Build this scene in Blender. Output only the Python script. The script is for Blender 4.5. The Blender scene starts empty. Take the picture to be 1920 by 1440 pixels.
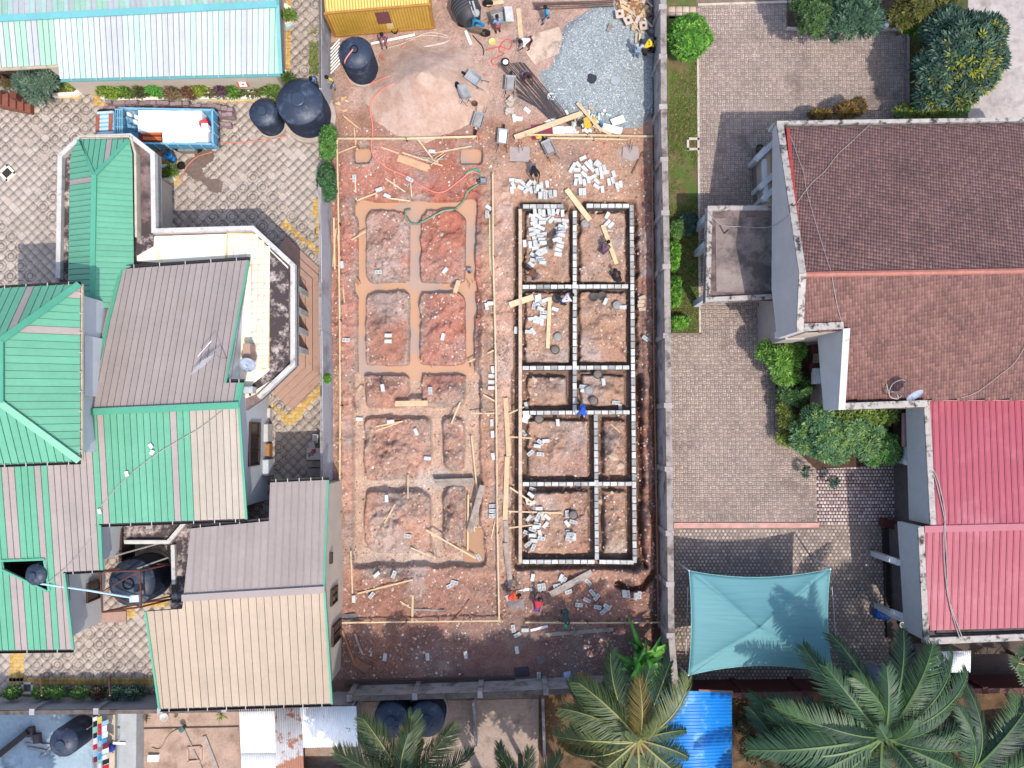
import bpy,math,random
import numpy as np
from mathutils import Vector,Matrix
R=random.Random(11)
NR=np.random.RandomState(5)
sc=bpy.context.scene
COLL=sc.collection
F,H=1400.0,43.75
TILT=math.atan(80.0/F)
cam=bpy.data.cameras.new('drone_camera')
cam.sensor_fit='HORIZONTAL';cam.sensor_width=36.0;cam.lens=36.0*F/1920.0
cam.clip_start=0.5;cam.clip_end=2000
camo=bpy.data.objects.new('drone_camera',cam);COLL.objects.link(camo)
camo.location=(0,0,H);camo.rotation_euler=(TILT,0,0)
sc.camera=camo
SUN_EL,SX,SY=math.radians(59.6),-0.27,0.52
w=bpy.data.worlds.new('World');sc.world=w;w.use_nodes=True
nt=w.node_tree;nt.nodes.clear()
wo=nt.nodes.new('ShaderNodeOutputWorld');bg=nt.nodes.new('ShaderNodeBackground')
sky=nt.nodes.new('ShaderNodeTexSky');sky.sky_type='NISHITA';sky.sun_disc=False
sky.sun_elevation=SUN_EL;sky.sun_rotation=math.atan2(-SX,-SY)
sky.air_density=1.0;sky.dust_density=2.0;sky.ozone_density=1.0
bg.inputs['Strength'].default_value=0.15
nt.links.new(sky.outputs[0],bg.inputs['Color']);nt.links.new(bg.outputs[0],wo.inputs[0])
sun=bpy.data.lights.new('sun','SUN');sun.energy=2.0;sun.angle=math.radians(0.55);sun.color=(1.0,0.955,0.88)
suno=bpy.data.objects.new('sun',sun);COLL.objects.link(suno)
suno.rotation_euler=Vector((SX,SY,-1)).to_track_quat('-Z','Y').to_euler()
suno.location=(10,-20,60)
sc.view_settings.view_transform='Standard';sc.view_settings.look='None'
sc.view_settings.gamma=1.0;sc.view_settings.exposure=1.25;sc.view_settings.use_curve_mapping=False
sc.cycles.max_bounces=6;sc.cycles.diffuse_bounces=3;sc.cycles.transparent_max_bounces=8
CT,ST=math.cos(TILT),math.sin(TILT)
def ray(px,py):
 x,y=(px-960.0)/F,-(py-720.0)/F
 return Vector((x,y*CT+ST,y*ST-CT))
def P(px,py,z=0.0):
 d=ray(px,py);t=(z-H)/d.z
 return Vector((d.x*t,d.y*t,z))
class Plane:
 def __init__(s,a,b,c):
  s.o=P(*a);s.n=(P(*b)-s.o).cross(P(*c)-s.o).normalized()
  if s.n.z<0:s.n=-s.n
 def at(s,px,py):
  d=ray(px,py);o=Vector((0,0,H))
  return o+d*((s.o-o).dot(s.n)/d.dot(s.n))
 def z(s,x,y):return s.o.z-(s.n.x*(x-s.o.x)+s.n.y*(y-s.o.y))/s.n.z
def lin(c):
 return tuple(((v/255.0)/12.92 if v/255.0<=0.04045 else((v/255.0+0.055)/1.055)**2.4)for v in c)
K=0.545
def A(c,k=K):return tuple(min(0.85,v*k)for v in lin(c))
MATS={}
class N:
 def __init__(s,name):
  s.m=bpy.data.materials.new(name);s.m.use_nodes=True;s.t=s.m.node_tree;s.t.nodes.clear()
  s.out=s.t.nodes.new('ShaderNodeOutputMaterial');s.b=s.t.nodes.new('ShaderNodeBsdfPrincipled')
  s.t.links.new(s.b.outputs[0],s.out.inputs[0])
  s.pos=s.t.nodes.new('ShaderNodeNewGeometry').outputs['Position']
 def put(s,sock,v):
  if hasattr(v,'is_linked')or isinstance(v,bpy.types.NodeSocket):s.t.links.new(v,sock)
  else:
   if isinstance(v,(tuple,list))and len(v)==3 and sock.type=='RGBA':v=(*v,1)
   sock.default_value=v
 def noise(s,scale,detail=4,rough=.55,vec=None,dist=0):
  n=s.t.nodes.new('ShaderNodeTexNoise');n.inputs['Scale'].default_value=scale
  n.inputs['Detail'].default_value=detail;n.inputs['Roughness'].default_value=rough;n.inputs['Distortion'].default_value=dist
  s.t.links.new(vec or s.pos,n.inputs['Vector']);return n.outputs['Fac']
 def ramp(s,v,a,b,va=0.,vb=1.):
  n=s.t.nodes.new('ShaderNodeMapRange');s.put(n.inputs['Value'],v)
  for k,x in zip(('From Min','From Max','To Min','To Max'),(a,b,va,vb)):n.inputs[k].default_value=x
  return n.outputs[0]
 def math(s,op,a,b=0.0,c=None):
  n=s.t.nodes.new('ShaderNodeMath');n.operation=op;s.put(n.inputs[0],a);s.put(n.inputs[1],b)
  if c is not None:s.put(n.inputs[2],c)
  return n.outputs[0]
 def mix(s,f,a,b,mode='MIX'):
  n=s.t.nodes.new('ShaderNodeMix');n.data_type='RGBA';n.blend_type=mode
  s.put(n.inputs[0],f);s.put(n.inputs[6],a);s.put(n.inputs[7],b);return n.outputs[2]
 def scalemap(s,sx,sy,sz,rz=0,vec=None):
  n=s.t.nodes.new('ShaderNodeMapping');n.inputs['Scale'].default_value=(sx,sy,sz);n.inputs['Rotation'].default_value=(0,0,rz)
  s.t.links.new(vec or s.pos,n.inputs['Vector']);return n.outputs[0]
 def attr(s,name='Col'):
  n=s.t.nodes.new('ShaderNodeAttribute');n.attribute_name=name;return n.outputs['Color']
 def bump(s,h,strength=.4,dist=.03):
  n=s.t.nodes.new('ShaderNodeBump');n.inputs['Strength'].default_value=strength;n.inputs['Distance'].default_value=dist
  s.put(n.inputs['Height'],h);s.t.links.new(n.outputs[0],s.b.inputs['Normal'])
 def done(s,col,rough=.8,metal=0.,spec=.3):
  s.put(s.b.inputs['Base Color'],col);s.put(s.b.inputs['Roughness'],rough)
  s.b.inputs['Metallic'].default_value=metal;s.b.inputs['Specular IOR Level'].default_value=spec
  MATS[s.m.name]=s.m;return s.m
def mat(name,c,rough=.8,var=.16,scale=2.5,stain=None,stain_at=(.52,.68),stain_scale=1.4,bump=0.,bscale=25,metal=0.,spec=.3,vcol=False,k=K,objvar=0.):
 """one surface: colour with blotches, fine grain, optional stain colour, optional relief"""
 if name in MATS:return MATS[name]
 n=N(name);base=A(c,k)
 f=n.noise(scale,5);g=n.noise(scale*9,3)
 v=n.ramp(f,.3,.7,1-var,1+var);v2=n.ramp(g,.3,.7,1-var*.6,1+var*.6)
 col=n.mix(1.0,base,n.math('MULTIPLY',v,v2),'MULTIPLY')
 if stain:col=n.mix(n.ramp(n.noise(stain_scale,7,.68),*stain_at),col,A(stain,k))
 if vcol:col=n.mix(1.0,col,n.attr(),'MULTIPLY')
 if objvar:
  oi=n.t.nodes.new('ShaderNodeObjectInfo');col=n.mix(1.0,col,n.ramp(oi.outputs['Random'],0,1,1-objvar,1+objvar),'MULTIPLY')
 if bump:n.bump(n.noise(bscale,5,.65),bump,.04)
 return n.done(col,rough,metal,spec)
class MB:
 def __init__(s):s.v=[];s.f=[];s.mi=[];s.sm=[];s.cur=0;s.smooth=False
 def add(s,vs,fs):
  b=len(s.v);s.v+=[tuple(x)for x in vs]
  for f in fs:s.f.append(tuple(b+i for i in f));s.mi.append(s.cur);s.sm.append(s.smooth)
  return s
 def box(s,c,d,rz=0.,M4=None,taper=1.):
  x,y,z=d[0]/2,d[1]/2,d[2]/2
  vs=[Vector((sx*x*(taper if sz>0 else 1),sy*y*(taper if sz>0 else 1),sz*z))for sz in(-1,1)for sy in(-1,1)for sx in(-1,1)]
  if M4 is None:M4=Matrix.Translation(Vector(c))@Matrix.Rotation(rz,4,'Z')
  vs=[M4@q for q in vs]
  return s.add(vs,[(0,2,3,1),(4,5,7,6),(0,1,5,4),(1,3,7,5),(3,2,6,7),(2,0,4,6)])
 def bar(s,a,b,wd,th=None,up=Vector((0,0,1))):
  """a rectangular bar from a to b: wd across, th along up"""
  a,b=Vector(a),Vector(b);th=th or wd;x=(b-a);L=x.length
  if L<1e-6:return s
  x.normalize();y=up.cross(x)
  if y.length<1e-3:y=Vector((0,1,0)).cross(x)
  y.normalize();z=x.cross(y)
  M4=Matrix(((x.x,y.x,z.x,0),(x.y,y.y,z.y,0),(x.z,y.z,z.z,0),(0,0,0,1)));M4.translation=(a+b)/2
  return s.box(None,(L,wd,th),M4=M4)
 def tube(s,pts,r,n=6,caps=True):
  pts=[Vector(p)for p in pts];rr=r if isinstance(r,(list,tuple))else[r]*len(pts)
  t0=(pts[1]-pts[0]).normalized();u=t0.orthogonal().normalized();vs=[];fs=[]
  for i,p in enumerate(pts):
   t=(pts[min(i+1,len(pts)-1)]-pts[max(i-1,0)]).normalized()
   u=(u-t*u.dot(t));u=u.normalized()if u.length>1e-5 else t.orthogonal().normalized();w2=t.cross(u)
   for k in range(n):
    a=2*math.pi*k/n;vs.append(p+(u*math.cos(a)+w2*math.sin(a))*rr[i])
  for i in range(len(pts)-1):
   for k in range(n):fs.append((i*n+k,i*n+(k+1)%n,(i+1)*n+(k+1)%n,(i+1)*n+k))
  if caps:fs.append(tuple(reversed(range(n))));fs.append(tuple((len(pts)-1)*n+k for k in range(n)))
  return s.add(vs,fs)
 def lathe(s,c,prof,n=24,M4=None):
  """prof: (radius, z) from bottom to top round c"""
  vs=[];fs=[];c=Vector(c or(0,0,0))
  for r,z in prof:
   for k in range(n):
    a=2*math.pi*k/n;q=Vector((r*math.cos(a),r*math.sin(a),z));vs.append(M4@q if M4 else c+q)
  for i in range(len(prof)-1):
   for k in range(n):fs.append((i*n+k,i*n+(k+1)%n,(i+1)*n+(k+1)%n,(i+1)*n+k))
  if prof[0][0]>1e-4:fs.append(tuple(reversed(range(n))))
  if prof[-1][0]>1e-4:fs.append(tuple((len(prof)-1)*n+k for k in range(n)))
  return s.add(vs,fs)
 def prism(s,pts,z0,z1):
  """vertical prism over a plan polygon (world xy)"""
  pts=[Vector(p)for p in pts];ar=sum(pts[i].x*pts[(i+1)%len(pts)].y-pts[(i+1)%len(pts)].x*pts[i].y for i in range(len(pts)))
  if ar<0:pts=pts[::-1]
  n=len(pts);vs=[(p.x,p.y,z0)for p in pts]+[(p.x,p.y,z1)for p in pts]
  fs=[tuple(reversed(range(n))),tuple(range(n,2*n))]+[(i,(i+1)%n,n+(i+1)%n,n+i)for i in range(n)]
  return s.add(vs,fs)
 def slab(s,pts,nrm,th):
  """3-D polygon given thickness th downwards along nrm"""
  pts=[Vector(p)for p in pts];nn=Vector((0,0,0))
  for i in range(len(pts)):nn+=pts[i].cross(pts[(i+1)%len(pts)])
  if nn.dot(nrm)<0:pts=pts[::-1]
  n=len(pts);vs=[p-nrm*th for p in pts]+pts
  fs=[tuple(reversed(range(n))),tuple(range(n,2*n))]+[(i,(i+1)%n,n+(i+1)%n,n+i)for i in range(n)]
  return s.add(vs,fs)
 def build(s,name,mats,parent=None,kind=None,label=None):
  if not isinstance(mats,(list,tuple)):mats=[mats]
  off=origin(parent)if parent is not None else Vector((0,0,0))
  me=bpy.data.meshes.new(name);me.from_pydata([(x-off.x,y-off.y,z-off.z)for x,y,z in s.v],[],s.f)
  for m in mats:me.materials.append(m)
  if any(s.mi):me.polygons.foreach_set('material_index',s.mi)
  if any(s.sm):me.polygons.foreach_set('use_smooth',s.sm)
  me.update();return link(name,me,parent,kind,label)
ORG={}
def origin(o):return ORG.get(o.name,Vector((0,0,0)))
def link(name,me,parent=None,kind=None,label=None):
 o=bpy.data.objects.new(name,me);COLL.objects.link(o)
 if parent is not None:o.parent=parent;ORG[o.name]=origin(parent)
 if kind:o['kind']=kind
 if label:o['label']=label
 return o
def tag(o,label,cat,group=None):
 o['label']=label;o['category']=cat
 if group:o['group']=group
 return o
def thing(name,label,cat,loc,group=None):
 o=bpy.data.objects.new(name,None);COLL.objects.link(o);o.empty_display_size=.2
 o.location=loc;ORG[o.name]=Vector(loc);return tag(o,label,cat,group)
def settle(o):
 """put a top-level mesh's own origin at the middle of its base"""
 n=len(o.data.vertices);a=np.empty(n*3);o.data.vertices.foreach_get('co',a);a=a.reshape(-1,3)
 c=np.array([a[:,0].mean(),a[:,1].mean(),a[:,2].min()]);a-=c
 o.data.vertices.foreach_set('co',a.ravel());o.data.update();o.location=c;return o
def npmesh(name,V,Q,mats,parent=None,col=None,kind=None,smooth=False,label=None,tris=False,mi=None):
 """mesh from arrays; Q (n,4) quads or (n,3); col per-vertex rgb"""
 V=np.asarray(V,np.float32).reshape(-1,3);Q=np.asarray(Q,np.int32)
 if parent is not None:V=V-np.array(origin(parent),np.float32)
 k=Q.shape[1];me=bpy.data.meshes.new(name)
 me.vertices.add(len(V));me.vertices.foreach_set('co',V.ravel())
 me.loops.add(Q.size);me.loops.foreach_set('vertex_index',Q.ravel())
 me.polygons.add(len(Q));me.polygons.foreach_set('loop_start',np.arange(0,Q.size,k,dtype=np.int32))
 me.polygons.foreach_set('loop_total',np.full(len(Q),k,np.int32))
 if smooth:me.polygons.foreach_set('use_smooth',np.ones(len(Q),bool))
 for m in(mats if isinstance(mats,(list,tuple))else[mats]):me.materials.append(m)
 if mi is not None:me.polygons.foreach_set('material_index',np.asarray(mi,np.int32))
 if col is not None:
  c=me.color_attributes.new('Col','FLOAT_COLOR','POINT')
  c.data.foreach_set('color',np.concatenate([np.asarray(col,np.float32),np.ones((len(V),1),np.float32)],1).ravel())
 me.update();me.validate();return link(name,me,parent,kind,label)
def fbm(shape,base,octs=4,seed=0,pers=.5):
 """smooth noise about 0, roughly -1..1; base = coarse cells over the array's long side"""
 rs=np.random.RandomState(seed);out=np.zeros(shape);amp=1.;tot=0
 for o in range(octs):
  n=max(2,int(base*2**o));g=rs.rand(n+3,n+3)*2-1
  m=max(shape);y=np.arange(shape[0])/m*n;x=np.arange(shape[1])/m*n
  yi=y.astype(int);xi=x.astype(int);fy=(y-yi)[:,None];fx=(x-xi)[None]
  fy=fy*fy*(3-2*fy);fx=fx*fx*(3-2*fx)
  a=g[np.ix_(yi,xi)];b=g[np.ix_(yi,xi+1)];c=g[np.ix_(yi+1,xi)];d=g[np.ix_(yi+1,xi+1)]
  out+=amp*((a*(1-fx)+b*fx)*(1-fy)+(c*(1-fx)+d*fx)*fy);tot+=amp;amp*=pers
 return out/tot
def inpoly(px,py,poly):
 px=np.asarray(px,float);py=np.asarray(py,float);r=np.zeros(px.shape,bool);n=len(poly)
 for i in range(n):
  x0,y0=poly[i];x1,y1=poly[(i+1)%n]
  if y0==y1:continue
  c=((y0>py)!=(y1>py))&(px<(x1-x0)*(py-y0)/(y1-y0)+x0);r^=c
 return r
def clip(poly,a,b,c):
 """keep a*x+b*y<=c"""
 out=[]
 for i in range(len(poly)):
  p,q=poly[i],poly[(i+1)%len(poly)];dp=a*p[0]+b*p[1]-c;dq=a*q[0]+b*q[1]-c
  if dp<=0:out.append(p)
  if(dp<0)!=(dq<0)and abs(dp-dq)>1e-12:
   t=dp/(dp-dq);out.append((p[0]+(q[0]-p[0])*t,p[1]+(q[1]-p[1])*t))
 return out
def parea(p):return abs(sum(p[i][0]*p[(i+1)%len(p)][1]-p[(i+1)%len(p)][0]*p[i][1]for i in range(len(p))))/2
def arr(pts):return[P(*p)for p in pts]
def smooth(pts,n=6):
 out=[]
 for i in range(len(pts)-1):
  p0,p1,p2,p3=[Vector(pts[min(max(i+k,0),len(pts)-1)])for k in(-1,0,1,2)]
  for s in range(n):
   t=s/n;out.append(.5*((2*p1)+(p2-p0)*t+(2*p0-5*p1+4*p2-p3)*t*t+(3*p1-p0-3*p2+p3)*t**3))
 return out+[Vector(pts[-1])]
# ================================================================ THE SETTING: ground
def struct(o):o['kind']='structure';return o
def sheet(name,pts,z,m,th=0.0):
 mb=MB()
 if th:mb.prism([P(x,y,0)for x,y in pts],z-th,z)
 else:
  q=[P(x,y,0)for x,y in pts]
  ar=sum(q[i].x*q[(i+1)%len(q)].y-q[(i+1)%len(q)].x*q[i].y for i in range(len(q)))
  if ar<0:q=q[::-1]
  mb.add([(p.x,p.y,z)for p in q],[tuple(range(len(q)))])
 return struct(mb.build(name,m))
earth=mat('earth',(150,128,112),.95,.25,.6,stain=(120,105,88),bump=.4)
concrete=mat('yard_concrete',(172,158,148),.9,.18,.7,stain=(128,116,108),stain_scale=.8,bump=.15)
a,b=P(612,1292,0),P(1246,-160,0);g=MB();X=700
for x0,x1,y0,y1 in((-X,a.x,-X,X),(b.x,X,-X,X),(a.x,b.x,-X,a.y),(a.x,b.x,b.y,X)):
 g.add([(x0,y0,-.012),(x1,y0,-.012),(x1,y1,-.012),(x0,y1,-.012)],[(0,1,2,3)])
g.add([(a.x-3,a.y-3,-1.9),(b.x+3,a.y-3,-1.9),(b.x+3,b.y+3,-1.9),(a.x-3,b.y+3,-1.9)],[(0,1,2,3)])
struct(g.build('ground',earth))
SX0,SX1,SY0,SY1,STEP=604.,1252.,-150.,1298.,2.25
gx=np.arange(SX0,SX1+.1,STEP);gy=np.arange(SY0,SY1+.1,STEP)
PX,PY=np.meshgrid(gx,gy);SH=PX.shape
n1=fbm(SH,12,5,1);n2=fbm(SH,40,4,2);n3=fbm(SH,110,3,3);n4=fbm(SH,6,4,4);n5=fbm(SH,24,5,9)
wx=PX+n2*3+n3*2.5;wy=PY+np.roll(n2,57,1)*3+np.roll(n3,31,1)*2.5
def rects_sd(rects,x,y):
 d=np.full(SH,1e3)
 for x0,x1,y0,y1 in rects:d=np.minimum(d,np.maximum(np.maximum(x0-x,x-x1),np.maximum(y0-y,y-y1)))
 return d
def caps_sd(pts,r,x,y):
 d=np.full(SH,1e3)
 for(ax,ay),(bx,by)in zip(pts[:-1],pts[1:]):
  t=np.clip(((x-ax)*(bx-ax)+(y-ay)*(by-ay))/((bx-ax)**2+(by-ay)**2+1e-6),0,1)
  d=np.minimum(d,np.hypot(x-ax-t*(bx-ax),y-ay-t*(by-ay))-r)
 return d
def sstep(a,b,v):t=np.clip((v-a)/(b-a),0,1);return t*t*(3-2*t)
def bump_(cx,cy,rx,ry,h):return h*np.exp(-(((PX-cx)/rx)**2+((PY-cy)/ry)**2)*1.3)
Z=.05*n1+.035*n2+.04*n3
rough=sstep(300,360,PY)*(1-sstep(1150,1200,PY));Z+=rough*(.08*n5+.09*n3);Z+=(.25+.75*sstep(-.1,.3,n5))*rough*.035*np.random.RandomState(3).randn(*SH)
for m in[(725,455,30,50,.18),(830,450,30,55,.16),(725,610,26,40,.28),(830,610,26,45,.2),(725,735,30,18,.3),(835,735,30,18,.28),(735,845,40,40,.35),(845,840,16,45,.25),(735,975,45,40,.4),(848,975,14,35,.25),(645,500,12,250,.15),(645,900,12,200,.12),(905,620,10,170,.18),(1208,760,10,90,.3),(1212,990,10,60,.35),(1205,470,12,60,.15),(1040,850,40,30,.15),(1130,620,30,40,.22),(1035,925,35,12,.25),(1150,985,20,50,.3),(1150,840,18,45,.28),(1030,735,30,22,.2),(1135,735,28,20,.2),(1190,1075,25,12,.3),(760,1085,60,14,.22),(860,1075,25,12,.22),(700,1120,30,20,.12)]:Z+=1.9*bump_(*m)*(1+1.1*n5+.5*n3)
LT_WET=[(671,684,378,702),(769,785,378,770),(874,889,374,700),(671,889,377,393),(671,889,530,545),(671,889,686,701),(664,694,275,304),(864,903,275,305),(664,690,372,400),(865,893,370,400),(762,795,372,402),(664,690,525,550),(868,893,525,552)]
LT_DRY=[(666,680,700,1050),(666,880,768,780),(770,786,700,774),(875,896,700,1050),(666,820,904,917),(812,827,775,1060),(812,890,888,906),(664,900,1042,1056),(662,690,1030,1062),(800,835,880,925),(870,905,1000,1058)]
WALLS=[]
for r in[(975.5,392,975.5,1056),(1077.5,395,1077.5,772),(1184,384,1190,1056),(1117,777,1119,1050),(980,387,1057,387),(1099,386,1180,386),(979,538,1178,537),(979,690,1180,689),(979,774,1181,773),(979,907.5,1185,907),(979,1053,1115,1053),(1123,1053,1188,1054)]:WALLS.append(r)
_c=np.clip(1-np.abs(np.roll(n5,61,0)+.4*n2)/.07,0,1)*sstep(-.05,.2,np.roll(n1,120,0)+.5*n4);Z-=.13*_c*rough
def soft(a,r):
 for ax in(0,1):
  for _ in range(2):a=sum(np.roll(a,k,ax)for k in range(-r,r+1))/(2*r+1)
 return a
dl=soft(np.clip(rects_sd(LT_WET,wx,wy),-9,12),2)-1.6+1.2*n2;dd=soft(np.clip(rects_sd(LT_DRY,wx,wy),-9,12),3)-4.+1.8*n2
Z=Z+(-.8+.03*n3-Z)*sstep(1.6,-1.6,dl);Z=Z+(-.5+.06*n2-Z)*sstep(2.2,-2.2,dd)
inside=(PX>962)&(PX<1206)&(PY>378)&(PY<1066)
dw=np.full(SH,1e3)
for x0,y0,x1,y1 in WALLS:dw=np.minimum(dw,caps_sd([(x0,y0),(x1,y1)],4.,wx,wy))
lo=np.where(PY>700,11.,6.5)+2.5*n4
Z=Z+(-.6+.04*n2-Z)*sstep(lo+2.2,lo-2.2,dw)*(dw<30)
Z=np.where(inside&(dw>=lo),Z-.16,Z)
dg=np.minimum(caps_sd([(1200,712),(1199,760),(1202,850),(1205,890),(1200,960),(1203,1030),(1212,1062)],3.5,wx,wy),np.minimum(caps_sd([(1160,1096),(1182,1106),(1206,1102),(1224,1078)],6,wx,wy),caps_sd([(1190,430),(1196,480),(1192,560),(1196,640)],2.5,wx,wy)))
Z=Z+(-.5-Z)*sstep(2.5,-2.5,dg)
Z=np.where(PX>1225+2*n2,-.28+.03*n2,Z)
Z=np.where((PX>945)&(PX<968)&(PY>690)&(PY<1110),Z-.12,Z)
dpit=rects_sd([(955,993,275,302)],wx,wy);Z=Z+(-.12-Z)*sstep(2,-2,dpit)
Z=Z*1.0
def ht(px,py):
 j=min(max((px-SX0)/STEP,0),SH[1]-1.001);i=min(max((py-SY0)/STEP,0),SH[0]-1.001)
 a,b=int(i),int(j);u,v=i-a,j-b
 return float((Z[a,b]*(1-v)+Z[a,b+1]*v)*(1-u)+(Z[a+1,b]*(1-v)+Z[a+1,b+1]*v)*u)
def hmax(px,py,r=4):
 return max(ht(px+dx,py+dy)for dx in(-r,0,r)for dy in(-r,0,r))
def G(px,py,dz=0.0):
 z=ht(px,py);q=P(px,py,z+dz);return q
def C3(c):return np.array(A(c,.56))
col=np.zeros(SH+(3,));col[:]=C3((206,160,134))
def lay(mask,c):
 global col
 m=np.clip(mask,0,1)[...,None];col=col*(1-m)+C3(c)*m
lft=sstep(908,898,wx);y2=PY+n1*60
lay(lft*sstep(235,275,y2)*sstep(760,640,y2),(208,142,122));lay(lft*sstep(640,760,y2),(216,168,146))
lay(sstep(905,925,wx)*sstep(240,300,y2),(208,166,140));lay(sstep(925,930,wx)*sstep(962,955,wx)*sstep(310,340,PY),(224,180,158))
lay(sstep(1050,1120,y2),(186,138,120));lay(sstep(1150,1200,y2+10),(160,122,112));lay(sstep(150,100,np.hypot(PX-790,(PY-165)*1.15)+20*n1)*.9,(214,186,168));lay(sstep(230,180,y2)*.8,(206,172,156))  # bottom soil set darker, partly the trees' shade put into its colour
lay(sstep(1195,1205,wx)*sstep(280,330,PY),(172,124,108));lay(sstep(1224,1228,wx),(120,88,80))  # dark strip at the right wall: its cast shade put into the soil colour
lay(sstep(1010,960,wx)*sstep(190,220,y2)*sstep(300,260,y2)*.7,(176,130,108))
lay(sstep(.18,.45,n1)*sstep(300,330,PY)*.75,(206,186,176));lay(sstep(.2,.5,np.roll(n1,90,0))*.6,(186,132,110));lay(sstep(.25,.5,n4)*lft*.5,(196,108,84))
lay(_c*rough*.35,(150,104,88))
edge=sstep(9,2,np.abs(np.minimum(dl,dd))-2)*sstep(-.15,.25,n5);lay(edge*.75,(188,170,158))
lay(sstep(1,-1,dd),(222,188,166));lay(sstep(1,-1,dd)*sstep(.0,.4,n1),(228,204,188));lay(sstep(lo+1,lo-1,dw)*(dw<30),(158,128,112))
lay(sstep(16,8,np.abs(PX-957))*sstep(560,600,y2)*sstep(800,700,y2)*sstep(-.2,.3,n5)*.8,(190,178,170));lay(sstep(22,8,np.abs(np.hypot((PX-1155)/1.5,PY-1030)))*.7,(210,196,180))
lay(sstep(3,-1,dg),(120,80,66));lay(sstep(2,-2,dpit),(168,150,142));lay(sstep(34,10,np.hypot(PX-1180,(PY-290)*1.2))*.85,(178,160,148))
lay(sstep(60,20,np.hypot(PX-815,(PY-900)*2.0))*.9,(214,198,186));lay(sstep(14,4,np.abs(PY-1050))*lft*sstep(-.2,.2,n5)*.5,(214,190,176))
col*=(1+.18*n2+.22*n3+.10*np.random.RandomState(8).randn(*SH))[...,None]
xy=np.array([[P(x,y,0).x,P(x,y,0).y]for x in(SX0,SX1)for y in(SY0,SY1)])
V=np.zeros(SH+(3,))
dx=(PX-960)/F;dy=-(PY-720)/F;ry=dy*CT+ST;rz=dy*ST-CT;t=-H/rz
V[...,0]=dx*t;V[...,1]=ry*t;V[...,2]=Z
idx=np.arange(SH[0]*SH[1]).reshape(SH)
Q=np.stack([idx[1:,:-1],idx[1:,1:],idx[:-1,1:],idx[:-1,:-1]],-1).reshape(-1,4)
n=N('site_soil');f=n.noise(14,5,.7);f2=n.noise(46,3,.7)
c=n.mix(1.0,n.attr(),n.math('MULTIPLY',n.ramp(f,.28,.72,.72,1.26),n.ramp(f2,.3,.7,.8,1.2)),'MULTIPLY')
c=n.mix(n.ramp(n.noise(30,2,.5),.70,.76,0,.45),c,A((232,208,192)))
n.bump(n.math('ADD',n.noise(9,6,.7),n.math('MULTIPLY',n.noise(40,4,.7),.5)),.9,.09);SOIL=n.done(c,.95,0,.15)
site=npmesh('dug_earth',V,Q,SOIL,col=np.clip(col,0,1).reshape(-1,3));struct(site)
n=N('muddy_water');f=n.noise(.35,2);WATER=n.done(n.mix(n.ramp(f,.46,.56),A((212,166,132),.58),A((192,166,150),.58)),.12,0,.5)
q=[P(x,y,0)for x,y in((640,712),(912,712),(912,268),(640,268))]
struct(MB().add([(p.x,p.y,-.50)for p in q],[(0,1,2,3)]).build('trench_water',WATER))
q=[P(x,y,0)for x,y in((868,1062),(908,1062),(908,992),(868,992))]
struct(MB().add([(p.x,p.y,-.45)for p in q],[(0,1,2,3)]).build('puddle_water',mat('puddle',(196,152,116),.15,.05)))
def pebbles(n,px,py,zf,s0,s1,cols,name,m):
 """many small irregular stones as one mesh; returns the object"""
 oc=np.array([(1,0,0),(0,1,0),(-1,0,0),(0,-1,0),(0,0,1)]);fc=np.array([(0,1,4),(1,2,4),(2,3,4),(3,0,4)])
 s=s0+(s1-s0)*NR.rand(n)**2.5;th=NR.rand(n)*6.28;st=.6+.6*NR.rand(n)
 ctr=np.array([[*P(x,y,0).xy,zf(x,y)]for x,y in zip(px,py)])
 v=np.repeat(oc[None]*1.0,n,0)*(1+.35*(NR.rand(n,5,1)-.5));v[:,:,0]*=st[:,None];v*=s[:,None,None];v[:,:,2]=v[:,:,2]*.8
 x=v[:,:,0]*np.cos(th)[:,None]-v[:,:,1]*np.sin(th)[:,None];y=v[:,:,0]*np.sin(th)[:,None]+v[:,:,1]*np.cos(th)[:,None]
 v=np.stack([x,y,v[:,:,2]],-1)+ctr[:,None,:]-np.array([0,0,.008])
 q=(fc[None]+5*np.arange(n)[:,None,None]).reshape(-1,3);c=np.repeat(cols,5,0)
 return npmesh(name,v.reshape(-1,3),q,m,col=c,kind='stuff')
VC=N('stone_colours');VCM=VC.done(VC.attr(),.9,0,.2)
k=27000;px=612+630*NR.rand(k);py=240+1035*NR.rand(k)
keep=(fbm((200,200),9,3,21)[(py/8).astype(int)%200,(px/8).astype(int)%200]>-.25);px,py=px[keep],py[keep];k=len(px)
cc=np.array([A((214,184,166)),A((196,142,116)),A((170,110,88)),A((228,212,200))])[NR.choice(4,k,p=[.35,.35,.15,.15])]*(.75+.5*NR.rand(k,1))
tag(pebbles(k,px,py,ht,.016,.10,cc,'clods',VCM),'small stones and clods scattered over the dug red earth','stones')
k=4200;px=615+600*NR.rand(k);py=-40+300*NR.rand(k)
cc=np.array([A((214,190,170)),A((180,150,130)),A((150,122,108))])[NR.choice(3,k)]*(.8+.4*NR.rand(k,1))
tag(pebbles(k,px,py,ht,.012,.07,cc,'rubble',VCM),'small stones scattered around the sand and gravel heaps','stones')
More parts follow.
